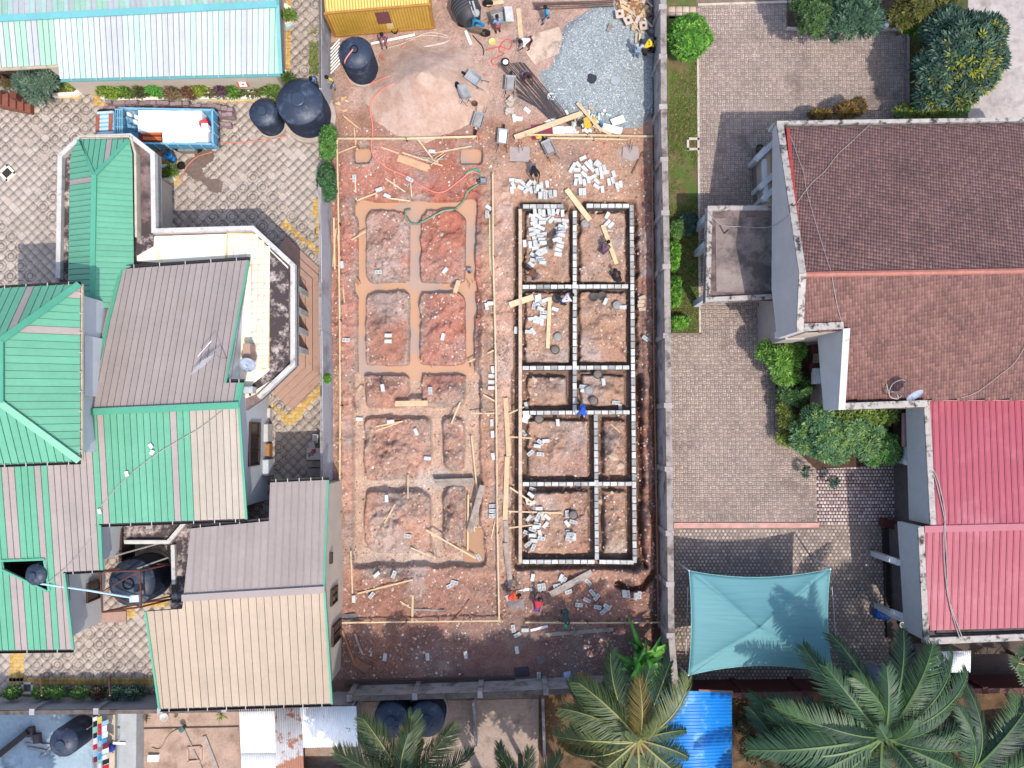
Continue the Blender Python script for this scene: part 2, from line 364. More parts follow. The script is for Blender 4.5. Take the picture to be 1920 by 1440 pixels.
def heap(name,cx,cy,rx,ry,h,seed,m,c,flat=1.1,lump=.12,skirt=.06):
 nr,na=40,96;V=[];seedn=fbm((nr+1,na),5,4,seed);aa=np.arange(na)*2*math.pi/na;cr=.5*np.sin(3*aa+1)+.45*np.sin(5*aa+seed)+.35*np.sin(8*aa+2)+.3*np.sin(13*aa)+.15*np.sin(29*aa)
 for i in range(nr+1):
  r=i/nr
  for j in range(na):
   a=2*math.pi*j/na;e=1+.06*cr[j]*r;x=cx+rx*r*e*math.cos(a);y=cy+ry*r*e*math.sin(a)
   wgt=min(1,min(j,na-j)/10.)
   zz=h*(1-r**flat)**1.25+lump*seedn[i,j]*wgt*min(1,4*(1-r))*min(1,r*5)
   q=P(x,y,0);V.append((q.x,q.y,ht(x,y)*r+max(0,zz)-(skirt if i==nr else 0)))
 Q=[(i*na+j,(i+1)*na+j,(i+1)*na+(j+1)%na,i*na+(j+1)%na)for i in range(nr)for j in range(na)]
 V=np.array(V);o=npmesh(name,V,np.array(Q),m,col=np.clip(np.array(A(c))[None]*(1+.1*NR.randn(len(V),1)),0,1),smooth=True);o['kind']='stuff';return o
n=N('building_sand');f=n.noise(5,6,.7);n.bump(n.math('ADD',f,n.math('MULTIPLY',n.noise(35,4,.7),.5)),.7,.06)
SAND=n.done(n.mix(1.,n.mix(n.ramp(n.noise(1.1,4),.45,.62),A((216,186,168)),A((204,168,148))),n.ramp(f,.3,.7,.86,1.14),'MULTIPLY'),.95,0,.15)
tag(heap('sand_heap',798,168,116,97,2.2,31,SAND,(216,186,168)),'big heap of pale brown building sand beside the water tank','sand heap')
_r=np.hypot((PX-798)/116,(PY-168)/97);Z=Z+2.2*np.clip(1-np.clip(_r,0,1)**1.1,0,1)**1.25
GP=[(1040,130),(1070,60),(1120,20),(1160,18),(1200,40),(1228,50),(1230,120),(1226,195),(1205,215),(1175,238),(1120,222),(1080,208),(1050,185),(1020,140)]
def gz(x,y):
 return ht(x,y)+.16+.12*math.sin(x*.031+1)*math.sin(y*.037)+.10*math.exp(-((x-1160)/60)**2-((y-130)/70)**2)
xs=np.arange(1010,1236,3.);ys=np.arange(10,244,3.);V=[];
for y in ys:
 for x in xs:
  ins=min((lambda u:math.hypot(x-a_[0]-u*(b_[0]-a_[0]),y-a_[1]-u*(b_[1]-a_[1])))(min(1,max(0,((x-a_[0])*(b_[0]-a_[0])+(y-a_[1])*(b_[1]-a_[1]))/((b_[0]-a_[0])**2+(b_[1]-a_[1])**2))))for a_,b_ in zip(GP,GP[1:]+GP[:1]))
  inn=inpoly([x],[y],GP)[0];e=1.0 if inn else max(0,1-ins/22.)
  q=P(x,y,0);V.append((q.x,q.y,ht(x,y)-.1+(gz(x,y)-ht(x,y)+.1)*(min(1,e*1.0)if not inn else 1)))
ii=np.arange(len(xs)*len(ys)).reshape(len(ys),len(xs));Q=np.stack([ii[1:,:-1],ii[1:,1:],ii[:-1,1:],ii[:-1,:-1]],-1).reshape(-1,4)
GR=mat('gravel_bed',(158,164,166),.9,.3,8,bump=.8,bscale=20)
tag(npmesh('gravel',V,Q,GR,kind='stuff'),'bed of blue grey gravel against the right boundary wall','gravel')
k=26000;px=1015+216*NR.rand(k);py=14+228*NR.rand(k);jx,jy=px+9*NR.randn(k),py+9*NR.randn(k);kp=inpoly(jx,jy,GP);px,py=px[kp],py[kp];k=len(px)
cc=np.array([A((172,182,184)),A((200,208,208)),A((130,140,144)),A((226,230,230))])[NR.choice(4,k,p=[.4,.25,.23,.12])]*(.85+.3*NR.rand(k,1))
tag(pebbles(k,px,py,lambda x,y:gz(x,y)-.0,.022,.06,cc,'gravel_chips',VCM),'loose grey stone chips on top of the gravel bed','gravel')
def pavers(name,poly,du,dv,ang,gap,z,m,cols,pattern='grid',parts=0,hidden=(),parent_kind=True,bed=None,th=.04,jit=.0,piece='tile',avoid=None,bevel=.012,zm=0.,parent=None,tv=.12):
 """a paved area: a joint bed with every paver raised on it; the first `parts` pavers that show are objects of their own"""
 q=np.array([P(x,y,zm)[:2]for x,y in poly]);ca,sa=math.cos(ang),math.sin(ang)
 u=q[:,0]*ca+q[:,1]*sa;v=-q[:,0]*sa+q[:,1]*ca
 cells=[]
 if pattern=='basket':
  c=du;i0,i1,j0,j1=int(u.min()/c)-1,int(u.max()/c)+1,int(v.min()/c)-1,int(v.max()/c)+1
  for i in range(i0,i1):
   for j in range(j0,j1):
    for s in(-.25,.25):
     cells.append((i*c,(j+s)*c,c,c/2)if(i+j)%2 else((i+s)*c,j*c,c/2,c))
 else:
  i0,i1,j0,j1=int(u.min()/du)-1,int(u.max()/du)+2,int(v.min()/dv)-1,int(v.max()/dv)+2
  for j in range(j0,j1):
   for i in range(i0,i1):cells.append(((i+(.5 if pattern in('running','hex')and j%2 else 0))*du,j*dv,du,dv))
 c=np.array(cells);xw=c[:,0]*ca-c[:,1]*sa;yw=c[:,0]*sa+c[:,1]*ca
 keep=inpoly(xw,yw,[tuple(a)for a in q])
 yc=yw*CT-(H-zm)*ST;zc=-yw*ST-(H-zm)*CT;ppx=960+F*xw/-zc;ppy=720-F*yc/-zc
 for h in hidden:keep&=~inpoly(ppx,ppy,h)
 if avoid:
  for h in avoid:keep&=~inpoly(ppx,ppy,h)
 c,xw,yw,ppx,ppy=c[keep],xw[keep],yw[keep],ppx[keep],ppy[keep];k=len(c)
 if pattern=='hex':ring=[(math.cos(a),math.sin(a))for a in[math.pi/6+i*math.pi/3 for i in range(6)]];sc2=np.stack([c[:,2]/1.732,c[:,2]/1.732],-1)
 else:ring=[(-1,-1),(1,-1),(1,1),(-1,1)];sc2=c[:,2:4]/2
 nr=len(ring);rg=np.array(ring)
 base=rg[None]*(sc2[:,None,:]-gap/2);top=rg[None]*(sc2[:,None,:]-gap/2-bevel)
 def w(a):return np.stack([a[...,0]*ca-a[...,1]*sa,a[...,0]*sa+a[...,1]*ca],-1)
 zt=z+(NR.rand(k)-.5)*jit;V=np.zeros((k,2*nr,3))
 V[:,:nr,:2]=w(base)+np.stack([xw,yw],-1)[:,None];V[:,nr:,:2]=w(top)+np.stack([xw,yw],-1)[:,None];V[:,:nr,2]=z-th;V[:,nr:,2]=zt[:,None]
 cl=np.array([A(x)for x in cols])[NR.choice(len(cols),k)]*(1-tv+2*tv*NR.rand(k,1))
 bd=MB();pp=[P(x,y,zm)for x,y in poly]
 if sum(pp[i].x*pp[i-1].y-pp[i-1].x*pp[i].y for i in range(len(pp)))>0:pp=pp[::-1]
 bd.add([(p.x,p.y,z-.016)for p in pp],[tuple(range(len(pp)))]);root=bd.build(name,bed or JOINT,parent)
 if parent is None:struct(root)
 sel=np.zeros(k,bool)
 if parts:
  vis=np.where((ppx>4)&(ppx<1916)&(ppy>4)&(ppy<1436))[0];sel[NR.permutation(vis)[:parts]]=True
  for i in np.where(sel)[0]:
   me=bpy.data.meshes.new(piece);fs=[tuple(range(nr,2*nr))]+[(a,(a+1)%nr,nr+(a+1)%nr,nr+a)for a in range(nr)]
   me.from_pydata([tuple(x)for x in(V[i]-np.array([xw[i],yw[i],z]))],[],fs);me.materials.append(m)
   at=me.color_attributes.new('Col','FLOAT_COLOR','POINT');at.data.foreach_set('color',list((*cl[i],1))*(2*nr))
   o=link(piece,me,root);o.location=Vector((xw[i],yw[i],z))-origin(root)
 r=np.where(~sel)[0]
 if len(r):
  if nr==4:
   Q=np.array([(4,5,6,7)]+[(a,(a+1)%4,4+(a+1)%4,4+a)for a in range(4)])
   Q=(Q[None]+8*np.arange(len(r))[:,None,None]).reshape(-1,4);tri=False
  else:
   T=[(6,7,8),(6,8,9),(6,9,10),(6,10,11)]+[t for a in range(6)for t in((a,(a+1)%6,6+(a+1)%6),(a,6+(a+1)%6,6+a))]
   Q=(np.array(T)[None]+12*np.arange(len(r))[:,None,None]).reshape(-1,3)
  o=npmesh(piece+'_field',V[r].reshape(-1,3),Q,m,root,col=np.repeat(cl[r],2*nr,0),kind='stuff')
 return root
JOINT=mat('dark_joint',(104,92,86),.95,.2,3)
def paver_mat(name,rings=False,var=.12,stain=None):
 n=N(name);col=n.mix(1.0,n.attr(),n.math('MULTIPLY',n.ramp(n.noise(.5,5,.6),.3,.7,1-var,1+var),n.ramp(n.noise(22,3),.3,.7,.9,1.1)),'MULTIPLY')
 if stain:col=n.mix(n.ramp(n.noise(.33,7,.7),.56,.66,0,.8),col,A(stain))
 if rings:
  mp=n.scalemap(1/.84,1/.84,0,math.pi/4);fr=n.t.nodes.new('ShaderNodeVectorMath');fr.operation='FRACTION';n.t.links.new(mp,fr.inputs[0])
  sb=n.t.nodes.new('ShaderNodeVectorMath');sb.operation='SUBTRACT';n.t.links.new(fr.outputs[0],sb.inputs[0]);sb.inputs[1].default_value=(.5,.5,0)
  ln=n.t.nodes.new('ShaderNodeVectorMath');ln.operation='LENGTH';n.t.links.new(sb.outputs[0],ln.inputs[0]);d=ln.outputs['Value']
  r=n.math('COSINE',n.math('MULTIPLY',d,31.4));r=n.math('MULTIPLY',n.ramp(r,.1,.8),n.ramp(d,.5,.46))
  r=n.math('MULTIPLY',r,n.ramp(n.noise(.16,3),.44,.56,.1,1.))
  col=n.mix(n.math('MULTIPLY',r,.62),col,A((122,106,98)));n.bump(n.math('MULTIPLY',r,-1.),.6,.02)
 else:n.bump(n.noise(26,4),.25,.01)
 return n.done(col,.85,0,.25)
TILE_RING=paver_mat('relief_paving_tile',True,.1);PAV=paver_mat('paver',False,.16,(128,114,112));PAV2=paver_mat('paver_clean',False,.1)
ROOFS=[[(0,0),(520,0),(520,135),(113,145),(0,120)],[(112,290),(150,258),(245,255),(288,290),(290,426),(475,426),(550,498),(550,685),(487,745),(490,905),(460,970),(190,980),(190,1065),(125,1075),(135,1212),(0,1215),(0,540),(105,535)],[(360,992),(505,980),(508,905),(612,903),(608,1100),(618,1315),(302,1322),(278,1148),(345,1140)]]
pavers('compound_paving',[(-90,-80),(604,-80),(606,340),(612,905),(612,1300),(-90,1300)],.42,.42,math.pi/4,.014,0,TILE_RING,[(206,190,176),(200,185,172),(211,196,183)],parts=300,hidden=ROOFS,jit=.004,tv=.02,bevel=.004,bed=mat('tile_joint',(150,134,124),.95,.25,2))
YT=[(226,182,92),(214,168,84),(232,194,112)]
YB=mat('yellow_joint',(170,132,80),.9)
for k,pl in enumerate([[(531,-60),(545,-60),(545,150),(531,150)],[(45,183),(150,180),(150,187),(45,190)],[(176,160),(186,165),(186,187),(202,192),(202,200),(176,200)],[(395,187),(520,183),(520,193),(395,195)],[(296,300),(338,300),(338,348),(290,348),(290,338),(328,338),(328,310),(296,310)],[(524,420),(600,480),(600,470),(534,412)],[(588,372),(598,372),(599,445),(590,440)],[(598,720),(606,730),(548,798),(536,794),(498,752),(500,745),(540,782)],[(18,1222),(45,1222),(45,1275),(18,1275)],[(18,1272),(292,1270),(292,1283),(18,1286)],[(170,1163),(250,1160),(258,1130),(240,1130),(232,1148),(170,1152)],[(266,1128),(315,1120),(315,1135),(270,1140)]]):
 pavers('yellow_paving',pl,.21,.21,0,.02,.014,PAV2,YT,bed=YB,th=.012,piece='tile')
ROOFR=[[(1462,232),(1920,225),(1920,745),(1735,750),(1570,755),(1580,622),(1490,622)],[(1330,392),(1450,390),(1455,550),(1330,555)],[(1740,750),(1920,750),(1920,1175),(1740,1175)],[(1300,1085),(1550,1085),(1550,1250),(1300,1250)]]
pavers('driveway',[(1309,8),(1476,8),(1476,58),(1702,58),(1702,330),(1440,330),(1440,625),(1455,700),(1458,810),(1530,880),(1531,978),(1262,978),(1256,628),(1312,628)],.235,.235,0,.012,0,PAV,[(192,173,162),(182,165,156),(174,157,149),(200,180,168)],'basket',hidden=ROOFR,jit=.01,bed=mat('driveway_joint',(120,104,98),.95,.2),piece='paver')
pavers('hexagon_paving',[(1262,992),(1662,988),(1668,1215),(1660,1300),(1266,1300)],.225,.195,0,.04,0,PAV,[(200,186,178),(186,172,166),(212,196,186),(170,158,154)],'hex',hidden=ROOFR[:-1],jit=.012,bed=mat('hex_joint',(70,62,60),.95,.2),piece='paver',bevel=.03)
pavers('porch_paving',[(1531,868),(1680,850),(1690,985),(1534,982)],.2,.2,0,.022,.004,PAV2,[(226,202,194),(214,188,182),(232,212,204),(200,170,166)],'running',bed=mat('pink_joint',(158,126,124),.95),piece='paver')
sheet('pink_kerb',[(1263,980),(1535,980),(1535,989),(1263,990)],.06,mat('pink_kerb_paint',(226,172,160),.85,.18,2,stain=(214,196,184)),.1)
pavers('apron_paving',[(1250,12),(1307,12),(1307,30),(1250,30)],.42,.42,0,.02,0,PAV2,[(226,204,184),(214,190,170)],piece='paver')
GRASSY=mat('lawn_soil',(128,112,78),.95,.3,2.5,stain=(96,118,52),stain_scale=.9,stain_at=(.44,.56),bump=.8)
sheet('lawn',[(1248,30),(1306,30),(1311,300),(1311,624),(1256,626)],.0,GRASSY)
sheet('lawn',[(1246,-80),(1306,-80),(1306,12),(1248,12)],.0,GRASSY)
KERB=mat('kerb_stone',(222,208,192),.9,.12,4,stain=(170,150,138))
sheet('lawn_kerb',[(1306,110),(1310,110),(1314,626),(1310,626)],.09,KERB,.12)
sheet('lawn_kerb',[(1308,8),(1490,2),(1490,6),(1308,12)],.09,KERB,.12)
sheet('lawn_kerb',[(1256,625),(1314,624),(1314,629),(1256,630)],.09,mat('kerb_dark',(150,132,120),.9),.12)
BED=mat('bed_soil',(92,70,56),.95,.3,3,bump=.8)
sheet('planting_bed',[(1476,-80),(1702,-80),(1702,56),(1476,56)],.03,BED)
sheet('planting_bed',[(1703,-80),(1815,-80),(1815,330),(1703,330)],.02,mat('bed_grass',(84,92,48),.95,.35,2,stain=(110,82,58),bump=.8))
sheet('bed_kerb',[(1474,52),(1702,54),(1702,59),(1474,58)],.1,KERB,.14)
sheet('bed_kerb',[(1699,54),(1704,54),(1704,240),(1700,240)],.1,mat('kerb_mauve',(170,148,144),.9),.14)
sheet('concrete_yard',[(1815,-80),(2040,-80),(2040,330),(1815,330)],.0,mat('grey_slab',(196,184,178),.9,.16,.5,stain=(158,146,142),stain_scale=.6))
sheet('planting_bed',[(1440,625),(1700,625),(1700,870),(1530,880),(1458,812)],.012,BED)
sheet('bed_kerb',[(1446,690),(1450,690),(1460,810),(1456,812)],.1,mat('kerb_mauve',(0,0,0)),.14)
sheet('tiled_roof_slab',[(-90,1338),(232,1338),(232,1520),(-90,1520)],.02,mat('blue_grey_screed',(176,196,208),.8,.16,.6,stain=(120,136,146),stain_scale=.7))
sheet('back_yard',[(232,1330),(600,1330),(600,1520),(232,1520)],.006,mat('yard_dirt',(196,166,146),.95,.2,1.,stain=(150,118,100),stain_scale=.7,bump=.5))
sheet('concrete_yard',[(600,1318),(1010,1310),(1010,1520),(600,1520)],.008,mat('old_concrete',(190,166,150),.92,.2,.8,stain=(140,120,108),stain_scale=.8,bump=.3))
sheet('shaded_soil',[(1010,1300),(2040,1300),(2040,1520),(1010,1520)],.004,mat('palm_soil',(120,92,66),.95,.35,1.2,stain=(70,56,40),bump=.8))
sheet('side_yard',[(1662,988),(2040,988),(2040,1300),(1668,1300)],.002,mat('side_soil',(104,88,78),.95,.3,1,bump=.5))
def grass(name,poly,n,h,cols,label,dens=None):
 q=np.array(poly);px=q[:,0].min()+np.ptp(q[:,0])*NR.rand(n);py=q[:,1].min()+np.ptp(q[:,1])*NR.rand(n);kp=inpoly(px,py,poly)
 if dens is not None:kp&=(fbm((256,256),dens,4,77)[(py/3).astype(int)%256,(px/3).astype(int)%256]>-.12+.25*(NR.rand(n)-.5))
 px,py=px[kp],py[kp];n=len(px);c=np.array([P(x,y,0)for x,y in zip(px,py)]);a=NR.rand(n)*6.28;hh=h*(.5+NR.rand(n));wd=.012+.012*NR.rand(n)
 d=np.stack([np.cos(a),np.sin(a),0*a],-1);s=np.stack([-np.sin(a),np.cos(a),0*a],-1);up=np.array([0,0,1.])
 V=np.stack([c-s*wd[:,None],c+s*wd[:,None],c+d*(hh*.5)[:,None]+up*(hh*.8)[:,None]+s*wd[:,None]*.7,c+d*(hh*1.1)[:,None]+up*hh[:,None]],1)
 Q=np.arange(4*n).reshape(n,4);cl=np.array([A(x)for x in cols])[NR.choice(len(cols),n)]*(.7+.6*NR.rand(n,1))
 return tag(npmesh(name,V.reshape(-1,3),Q,VCM,col=np.repeat(cl,4,0),kind='stuff'),label,'grass')
grass('grass',[(1250,100),(1306,100),(1311,624),(1256,624)],26000,.09,[(150,146,92),(122,150,66),(96,138,46),(170,152,110)],'patchy lawn strip growing along the right boundary wall',7)
grass('grass',[(1704,60),(1815,60),(1815,225),(1704,225)],6000,.1,[(110,130,60),(90,110,44),(160,130,70)],'rough grass growing under the large tree',7)
grass('grass',[(580,80),(596,80),(597,140),(582,140)],900,.12,[(150,160,90),(120,140,70)],'strip of grass growing along the left boundary wall',6)
# ================================================================ BUILDINGS
WHITEP=mat('white_parapet',(222,217,210),.85,.12,2,stain=(150,140,134),stain_at=(.56,.72),stain_scale=2.2)
OLDPAR=mat('weathered_parapet',(196,186,178),.9,.15,3,stain=(70,62,58),stain_at=(.5,.62),stain_scale=2.5)
GREYW=mat('grey_wall',(226,220,220),.85,.06,1);BLUEW=mat('pale_grey_wall',(228,230,232),.85,.06,1);CREAMW=mat('cream_wall',(226,208,190),.85,.08,1)
DARKW=mat('dark_glass',(34,30,32),.25,.1,spec=.5);BROWNF=mat('brown_frame',(74,52,44),.6)
STAINED=mat('stained_screed',(150,128,124),.92,.2,1.2,stain=(88,74,74),stain_scale=.9,stain_at=(.42,.6),bump=.2)
LICHEN=mat('black_lichen_screed',(214,196,186),.92,.2,2,stain=(84,72,72),stain_scale=1.7,stain_at=(.36,.5),bump=.3)
GUT=mat('gutter',(60,54,52),.6);GUTW=mat('gutter_cream',(214,200,176),.6);BRK=mat('bracket',(210,206,200),.5)
DECK=mat('under_roof',(46,44,44),.9)
def rmat(name,c,rough=.42,spec=.4):return mat(name,c,rough,.07,.5,spec=spec,objvar=.05)
GREEN=rmat('roof_green',(112,184,150));GREEND=rmat('roof_green_trim',(98,182,148));MAUVE=rmat('roof_mauve_grey',(182,167,160));BEIGE=rmat('roof_beige',(198,184,166));TAN=rmat('roof_tan',(200,178,154))
MINT=rmat('roof_mint',(194,224,210));PGREY=rmat('roof_pale_grey',(204,207,206));PBLUE=rmat('roof_ice',(204,222,218));MINT2=rmat('roof_mid_mint',(178,218,192));TEAL=rmat('roof_teal',(124,194,196))
DRED=mat('under_roof_red',(112,30,46),.8);REDR=mat('roof_red',(186,86,102),.42,.06,.4,stain=(200,110,122),stain_scale=.5,spec=.4,objvar=.04);REDT=mat('roof_red_trim',(196,116,126),.45,.06)
def proj(v):
 y,z=v[1],v[2]-H;yc=y*CT+z*ST;zc=-y*ST+z*CT
 return 960+F*v[0]/-zc,720-F*yc/-zc
def panels(parent,pl,poly,seam,width,colour,holes=(),dm=None,name='roof_panel',th=.035,gap=.02,rib=.045,deck=True):
 """standing seam sheets: each its own part. poly, seam (two points down a seam), holes in photo pixels"""
 a,b=pl.at(*seam[0]),pl.at(*seam[1]);v=(b-a).normalized();u=v.cross(pl.n).normalized();o=pl.o
 uv=lambda p:((p-o).dot(u),(p-o).dot(v));P3=lambda q,h=0.:o+u*q[0]+v*q[1]+pl.n*h
 pg=[uv(pl.at(*p))for p in poly];hs=[]
 for h in holes:
  hh=[uv(pl.at(*p))for p in h]
  if sum(hh[i][0]*hh[(i+1)%len(hh)][1]-hh[(i+1)%len(hh)][0]*hh[i][1]for i in range(len(hh)))<0:hh=hh[::-1]
  hs.append(hh)
 u0=min(p[0]for p in pg);u1=max(p[0]for p in pg);n=max(1,round((u1-u0)/width));wd=(u1-u0)/n
 def minus(p,hole):
  out=[];cur=p
  for i in range(len(hole)):
   (x0,y0),(x1,y1)=hole[i],hole[(i+1)%len(hole)];ax,ay=-(y1-y0),(x1-x0);c=ax*x0+ay*y0
   o_=clip(cur,ax,ay,c);cur=clip(cur,-ax,-ay,-c)
   if len(o_)>2 and parea(o_)>.004:out.append(o_)
   if len(cur)<3:break
  return out
 def cut(a0,a1):
  ps=[clip(clip(pg,-1,0,-a0),1,0,a1)]
  for h in hs:ps=[q for p in ps if len(p)>2 for q in minus(p,h)]
  return[p for p in ps if len(p)>2 and parea(p)>.01]
 if deck:
  dk=MB()
  for i in range(n):
   for p in cut(u0+i*wd,u0+(i+1)*wd):dk.slab([P3(q,-.002)for q in p],pl.n,.06)
  dk.build('roof_deck',dm or DECK,parent)
 for i in range(n):
  mb=MB();c=None
  for p in cut(u0+i*wd+gap/2,u0+(i+1)*wd-gap/2):
   mb.slab([P3(q,th)for q in p],pl.n,th);c=c or p
  for p in cut(u0+i*wd+gap/2,u0+i*wd+gap/2+rib):mb.slab([P3(q,th+.035)for q in p],pl.n,.036)
  if not c:continue
  m=P3((sum(q[0]for q in c)/len(c),sum(q[1]for q in c)/len(c)));x,y=proj(m)
  mb.build(name,colour(x,y,i,n)if callable(colour)else colour,parent)
def cap(parent,a,b,wd,m,name='ridge_cap',th=.08):
 MB().bar(Vector(a)+Vector((0,0,.07)),Vector(b)+Vector((0,0,.07)),wd,th).build(name,m,parent)
def gutter(parent,a,b,m=None,n=0,wd=.16):
 a,b=Vector(a),Vector(b);mb=MB();d=(b-a).normalized();s=d.cross(Vector((0,0,1))).normalized()
 mb.bar(a+Vector((0,0,-.08)),b+Vector((0,0,-.08)),wd,.02);mb.bar(a-s*wd/2+Vector((0,0,-.02)),b-s*wd/2+Vector((0,0,-.02)),.02,.13);mb.bar(a+s*wd/2+Vector((0,0,-.02)),b+s*wd/2+Vector((0,0,-.02)),.02,.13)
 g=mb.build('gutter',m or GUT,parent)
 if n:
  br=MB()
  for i in range(n):q=a+(b-a)*((i+.5)/n);br.bar(q-s*wd*.6+Vector((0,0,.05)),q+s*wd*.6+Vector((0,0,.05)),.04,.02)
  br.build('bracket',BRK,g)
def walls(parent,poly,planes,m,z0=-.05,name='wall',drop=.12,ztop=None):
 """wall shell on a plan polygon (world points), its top following the roof planes"""
 mb=MB();n=len(poly)
 if sum(poly[i].x*poly[(i+1)%n].y-poly[(i+1)%n].x*poly[i].y for i in range(n))<0:poly=poly[::-1]
 zt=lambda p:(min(pl.z(p.x,p.y)for pl in planes)-drop)if planes else ztop
 for i in range(n):
  a,b=poly[i],poly[(i+1)%n];k=10
  for j in range(k):
   p,q=a.lerp(b,j/k),a.lerp(b,(j+1)/k);mb.add([(p.x,p.y,z0),(q.x,q.y,z0),(q.x,q.y,zt(q)),(p.x,p.y,zt(p))],[(0,1,2,3)])
 return mb.build(name,m,parent)
def window(parent,c,along,w,h,fm=BROWNF,gm=None,bars=1,name='window'):
 """window in a wall: c centre on the wall face, along = unit vector along the wall, facing = along x up"""
 c,x=Vector(c),Vector(along).normalized();nn=x.cross(Vector((0,0,1)));f=MB();z=Vector((0,0,1))
 for s in(-1,1):
  f.bar(c+x*s*w/2-z*h/2+nn*.03,c+x*s*w/2+z*h/2+nn*.03,.08,.1,up=nn);f.bar(c-x*(w/2+.04)+z*s*h/2+nn*.03,c+x*(w/2+.04)+z*s*h/2+nn*.03,.12,.08)
 for i in range(bars):q=c+x*w*((i+1)/(bars+1)-.5);f.bar(q-z*h/2+nn*.03,q+z*h/2+nn*.03,.05,.06,up=nn)
 o=f.build(name,fm,parent);p=MB();p.add([c+x*sx*w/2+z*sz*h/2+nn*.012 for sx,sz in((-1,-1),(1,-1),(1,1),(-1,1))],[(0,1,2,3)]);p.build('pane',gm or DARKW,o)
def offs(pts,d,closed=False):
 n=len(pts);out=[]
 for i in range(n):
  p=pts[i];a=pts[i-1]if(i or closed)else None;b=pts[(i+1)%n]if(i<n-1 or closed)else None;ns=[]
  for s,e in((a,p),(p,b)):
   if s is None or e is None:continue
   t=(e-s).normalized();ns.append(Vector((t.y,-t.x,0)))
  m=sum(ns,Vector((0,0,0))).normalized();k=m.dot(ns[0]);out.append(p+m*d/max(.4,k))
 return out
def parapet(parent,pts,wd,z0,z1,m,closed=False,name='parapet'):
 """pts: world points along the outer edge, wd>0 = thickness to the right hand of travel"""
 inn=offs(pts,wd,closed);mb=MB();n=len(pts)
 for i in range(n if closed else n-1):
  j=(i+1)%n;mb.prism([Vector((q.x,q.y,0))for q in(pts[i],pts[j],inn[j],inn[i])],z0,z1)
 return mb.build(name,m,parent)
def W(poly,z):return[P(x,y,z)for x,y in poly]
A_=thing('roofed_hall','long single storey hall with faded mint and grey striped roof and turquoise ridge','building',P(260,120,0))
pS=Plane((0,36,4.6),(518,10,4.6),(525,138,3.2));pN=Plane((0,36,4.6),(518,10,4.6),(520,-120,3.3))
def hallc(x,y,i,n):
 for a,b,m in((-99,8,PGREY),(8,25,MINT2),(25,35,PGREY),(35,48,MINT2),(48,70,PGREY),(70,106,MINT2),(106,150,PBLUE),(176,232,PGREY),(248,254,PGREY),(280,345,PGREY),(372,394,PGREY),(420,440,PGREY),(455,470,PGREY),(500,530,MINT2)):
  if a<=x<b:return m
 return PBLUE if(i*7)%5 else MINT
panels(A_,pS,[(-80,40),(518,10),(525,138),(113,148),(110,121),(-80,131)],[(300,22),(304,143)],.30,hallc)
panels(A_,pN,[(-80,40),(518,10),(519,-110),(-80,-90)],[(300,20),(290,-80)],.30,lambda x,y,i,n:(MINT2,PGREY,PGREY,MINT,PGREY,MINT2,MINT)[(i*5+i//3)%7])
cap(A_,P(-80,40,4.63),P(520,9,4.63),.36,TEAL);cap(A_,pS.at(521,10),pS.at(527,139),.2,TEAL,'verge_trim');cap(A_,pN.at(521,9),pN.at(521,-110),.2,TEAL,'verge_trim')
gutter(A_,pS.at(113,150),pS.at(525,140),TEAL,9);gutter(A_,pS.at(-80,133),pS.at(110,123),GUTW,4)
wp=[P(x,y,0)for x,y in((-80,150),(112,145),(155,176),(536,172),(536,-40),(-80,-40))]
walls(A_,wp,[pS,pN],CREAMW)
for x in(-12,30,62,92):window(A_,P(x,147,1.35),(1,0,0),.95,1.5,BROWNF)
for x in(10,46):MB().box(P(x,132,1.25),(.2,.2,2.6)).build('column',WHITEP,A_)
B_=thing('green_roofed_house','large house with green and grey striped metal roofs and a white parapet terrace','house',P(330,700,0))
par=W([(104,522),(108,290),(148,253),(245,250),(290,285),(292,428),(475,423),(553,495),(553,685),(487,748)],4.25)
slabp=W([(104,522),(108,290),(148,253),(245,250),(290,285),(292,428),(475,423),(553,495),(553,685),(487,748),(430,790),(200,790),(118,560)],3.9)
slabp=[Vector((p.x,p.y,0))for p in par]+slabp[-3:]
MB().prism([p for p in slabp],3.55,3.9).build('roof_slab',STAINED,B_)
parapet(B_,par,.24,3.5,4.25,WHITEP)
tr=[(257,446),(294,443),(474,437),(540,500),(540,682),(488,735),(430,760),(380,700),(430,500),(257,490)]
MB().slab([P(x,y,3.93)for x,y in tr],Vector((0,0,1)),.03).build('terrace_screed',mat('terrace_cream_screed',(252,240,214),.8,.06,2,stain=(236,214,160),stain_scale=.8,stain_at=(.55,.7),k=.72),B_)
MB().slab([P(x,y,3.945)for x,y in[(506,470),(541,505),(541,684),(518,706),(470,738),(474,720),(505,695)]],Vector((0,0,1)),.014).build('lichen_patch',LICHEN,B_)
CT1=[(255,246,226),(253,242,218),(255,250,234)]
n=N('terrace_tile');TT=n.done(n.mix(1.,n.attr(),n.ramp(n.noise(1.2,4),.3,.7,.92,1.08),'MULTIPLY'),.5,0,.4)
for pl in([(425,436),(474,436),(506,466),(506,500),(420,500)],[(470,500),(506,500),(506,690),(470,700)]):
 pavers('terrace_tiling',pl,.33,.33,0,.02,3.955,TT,CT1,zm=3.95,parent=B_,bed=mat('terrace_joint',(236,208,156),.9),th=.02,tv=.03,parts=40,piece='tile')
for pl,m in(([(250,440),(294,440),(290,428),(252,470),(258,492)],LICHEN),):
 MB().slab([P(x,y,3.94)for x,y in[(252,436),(290,436),(288,462),(256,480)]],Vector((0,0,1)),.03).build('lichen_patch',LICHEN,B_)
MB().slab([P(x,y,3.94)for x,y in[(118,300),(132,288),(126,560),(112,520)]],Vector((0,0,1)),.03).build('lichen_patch',LICHEN,B_)
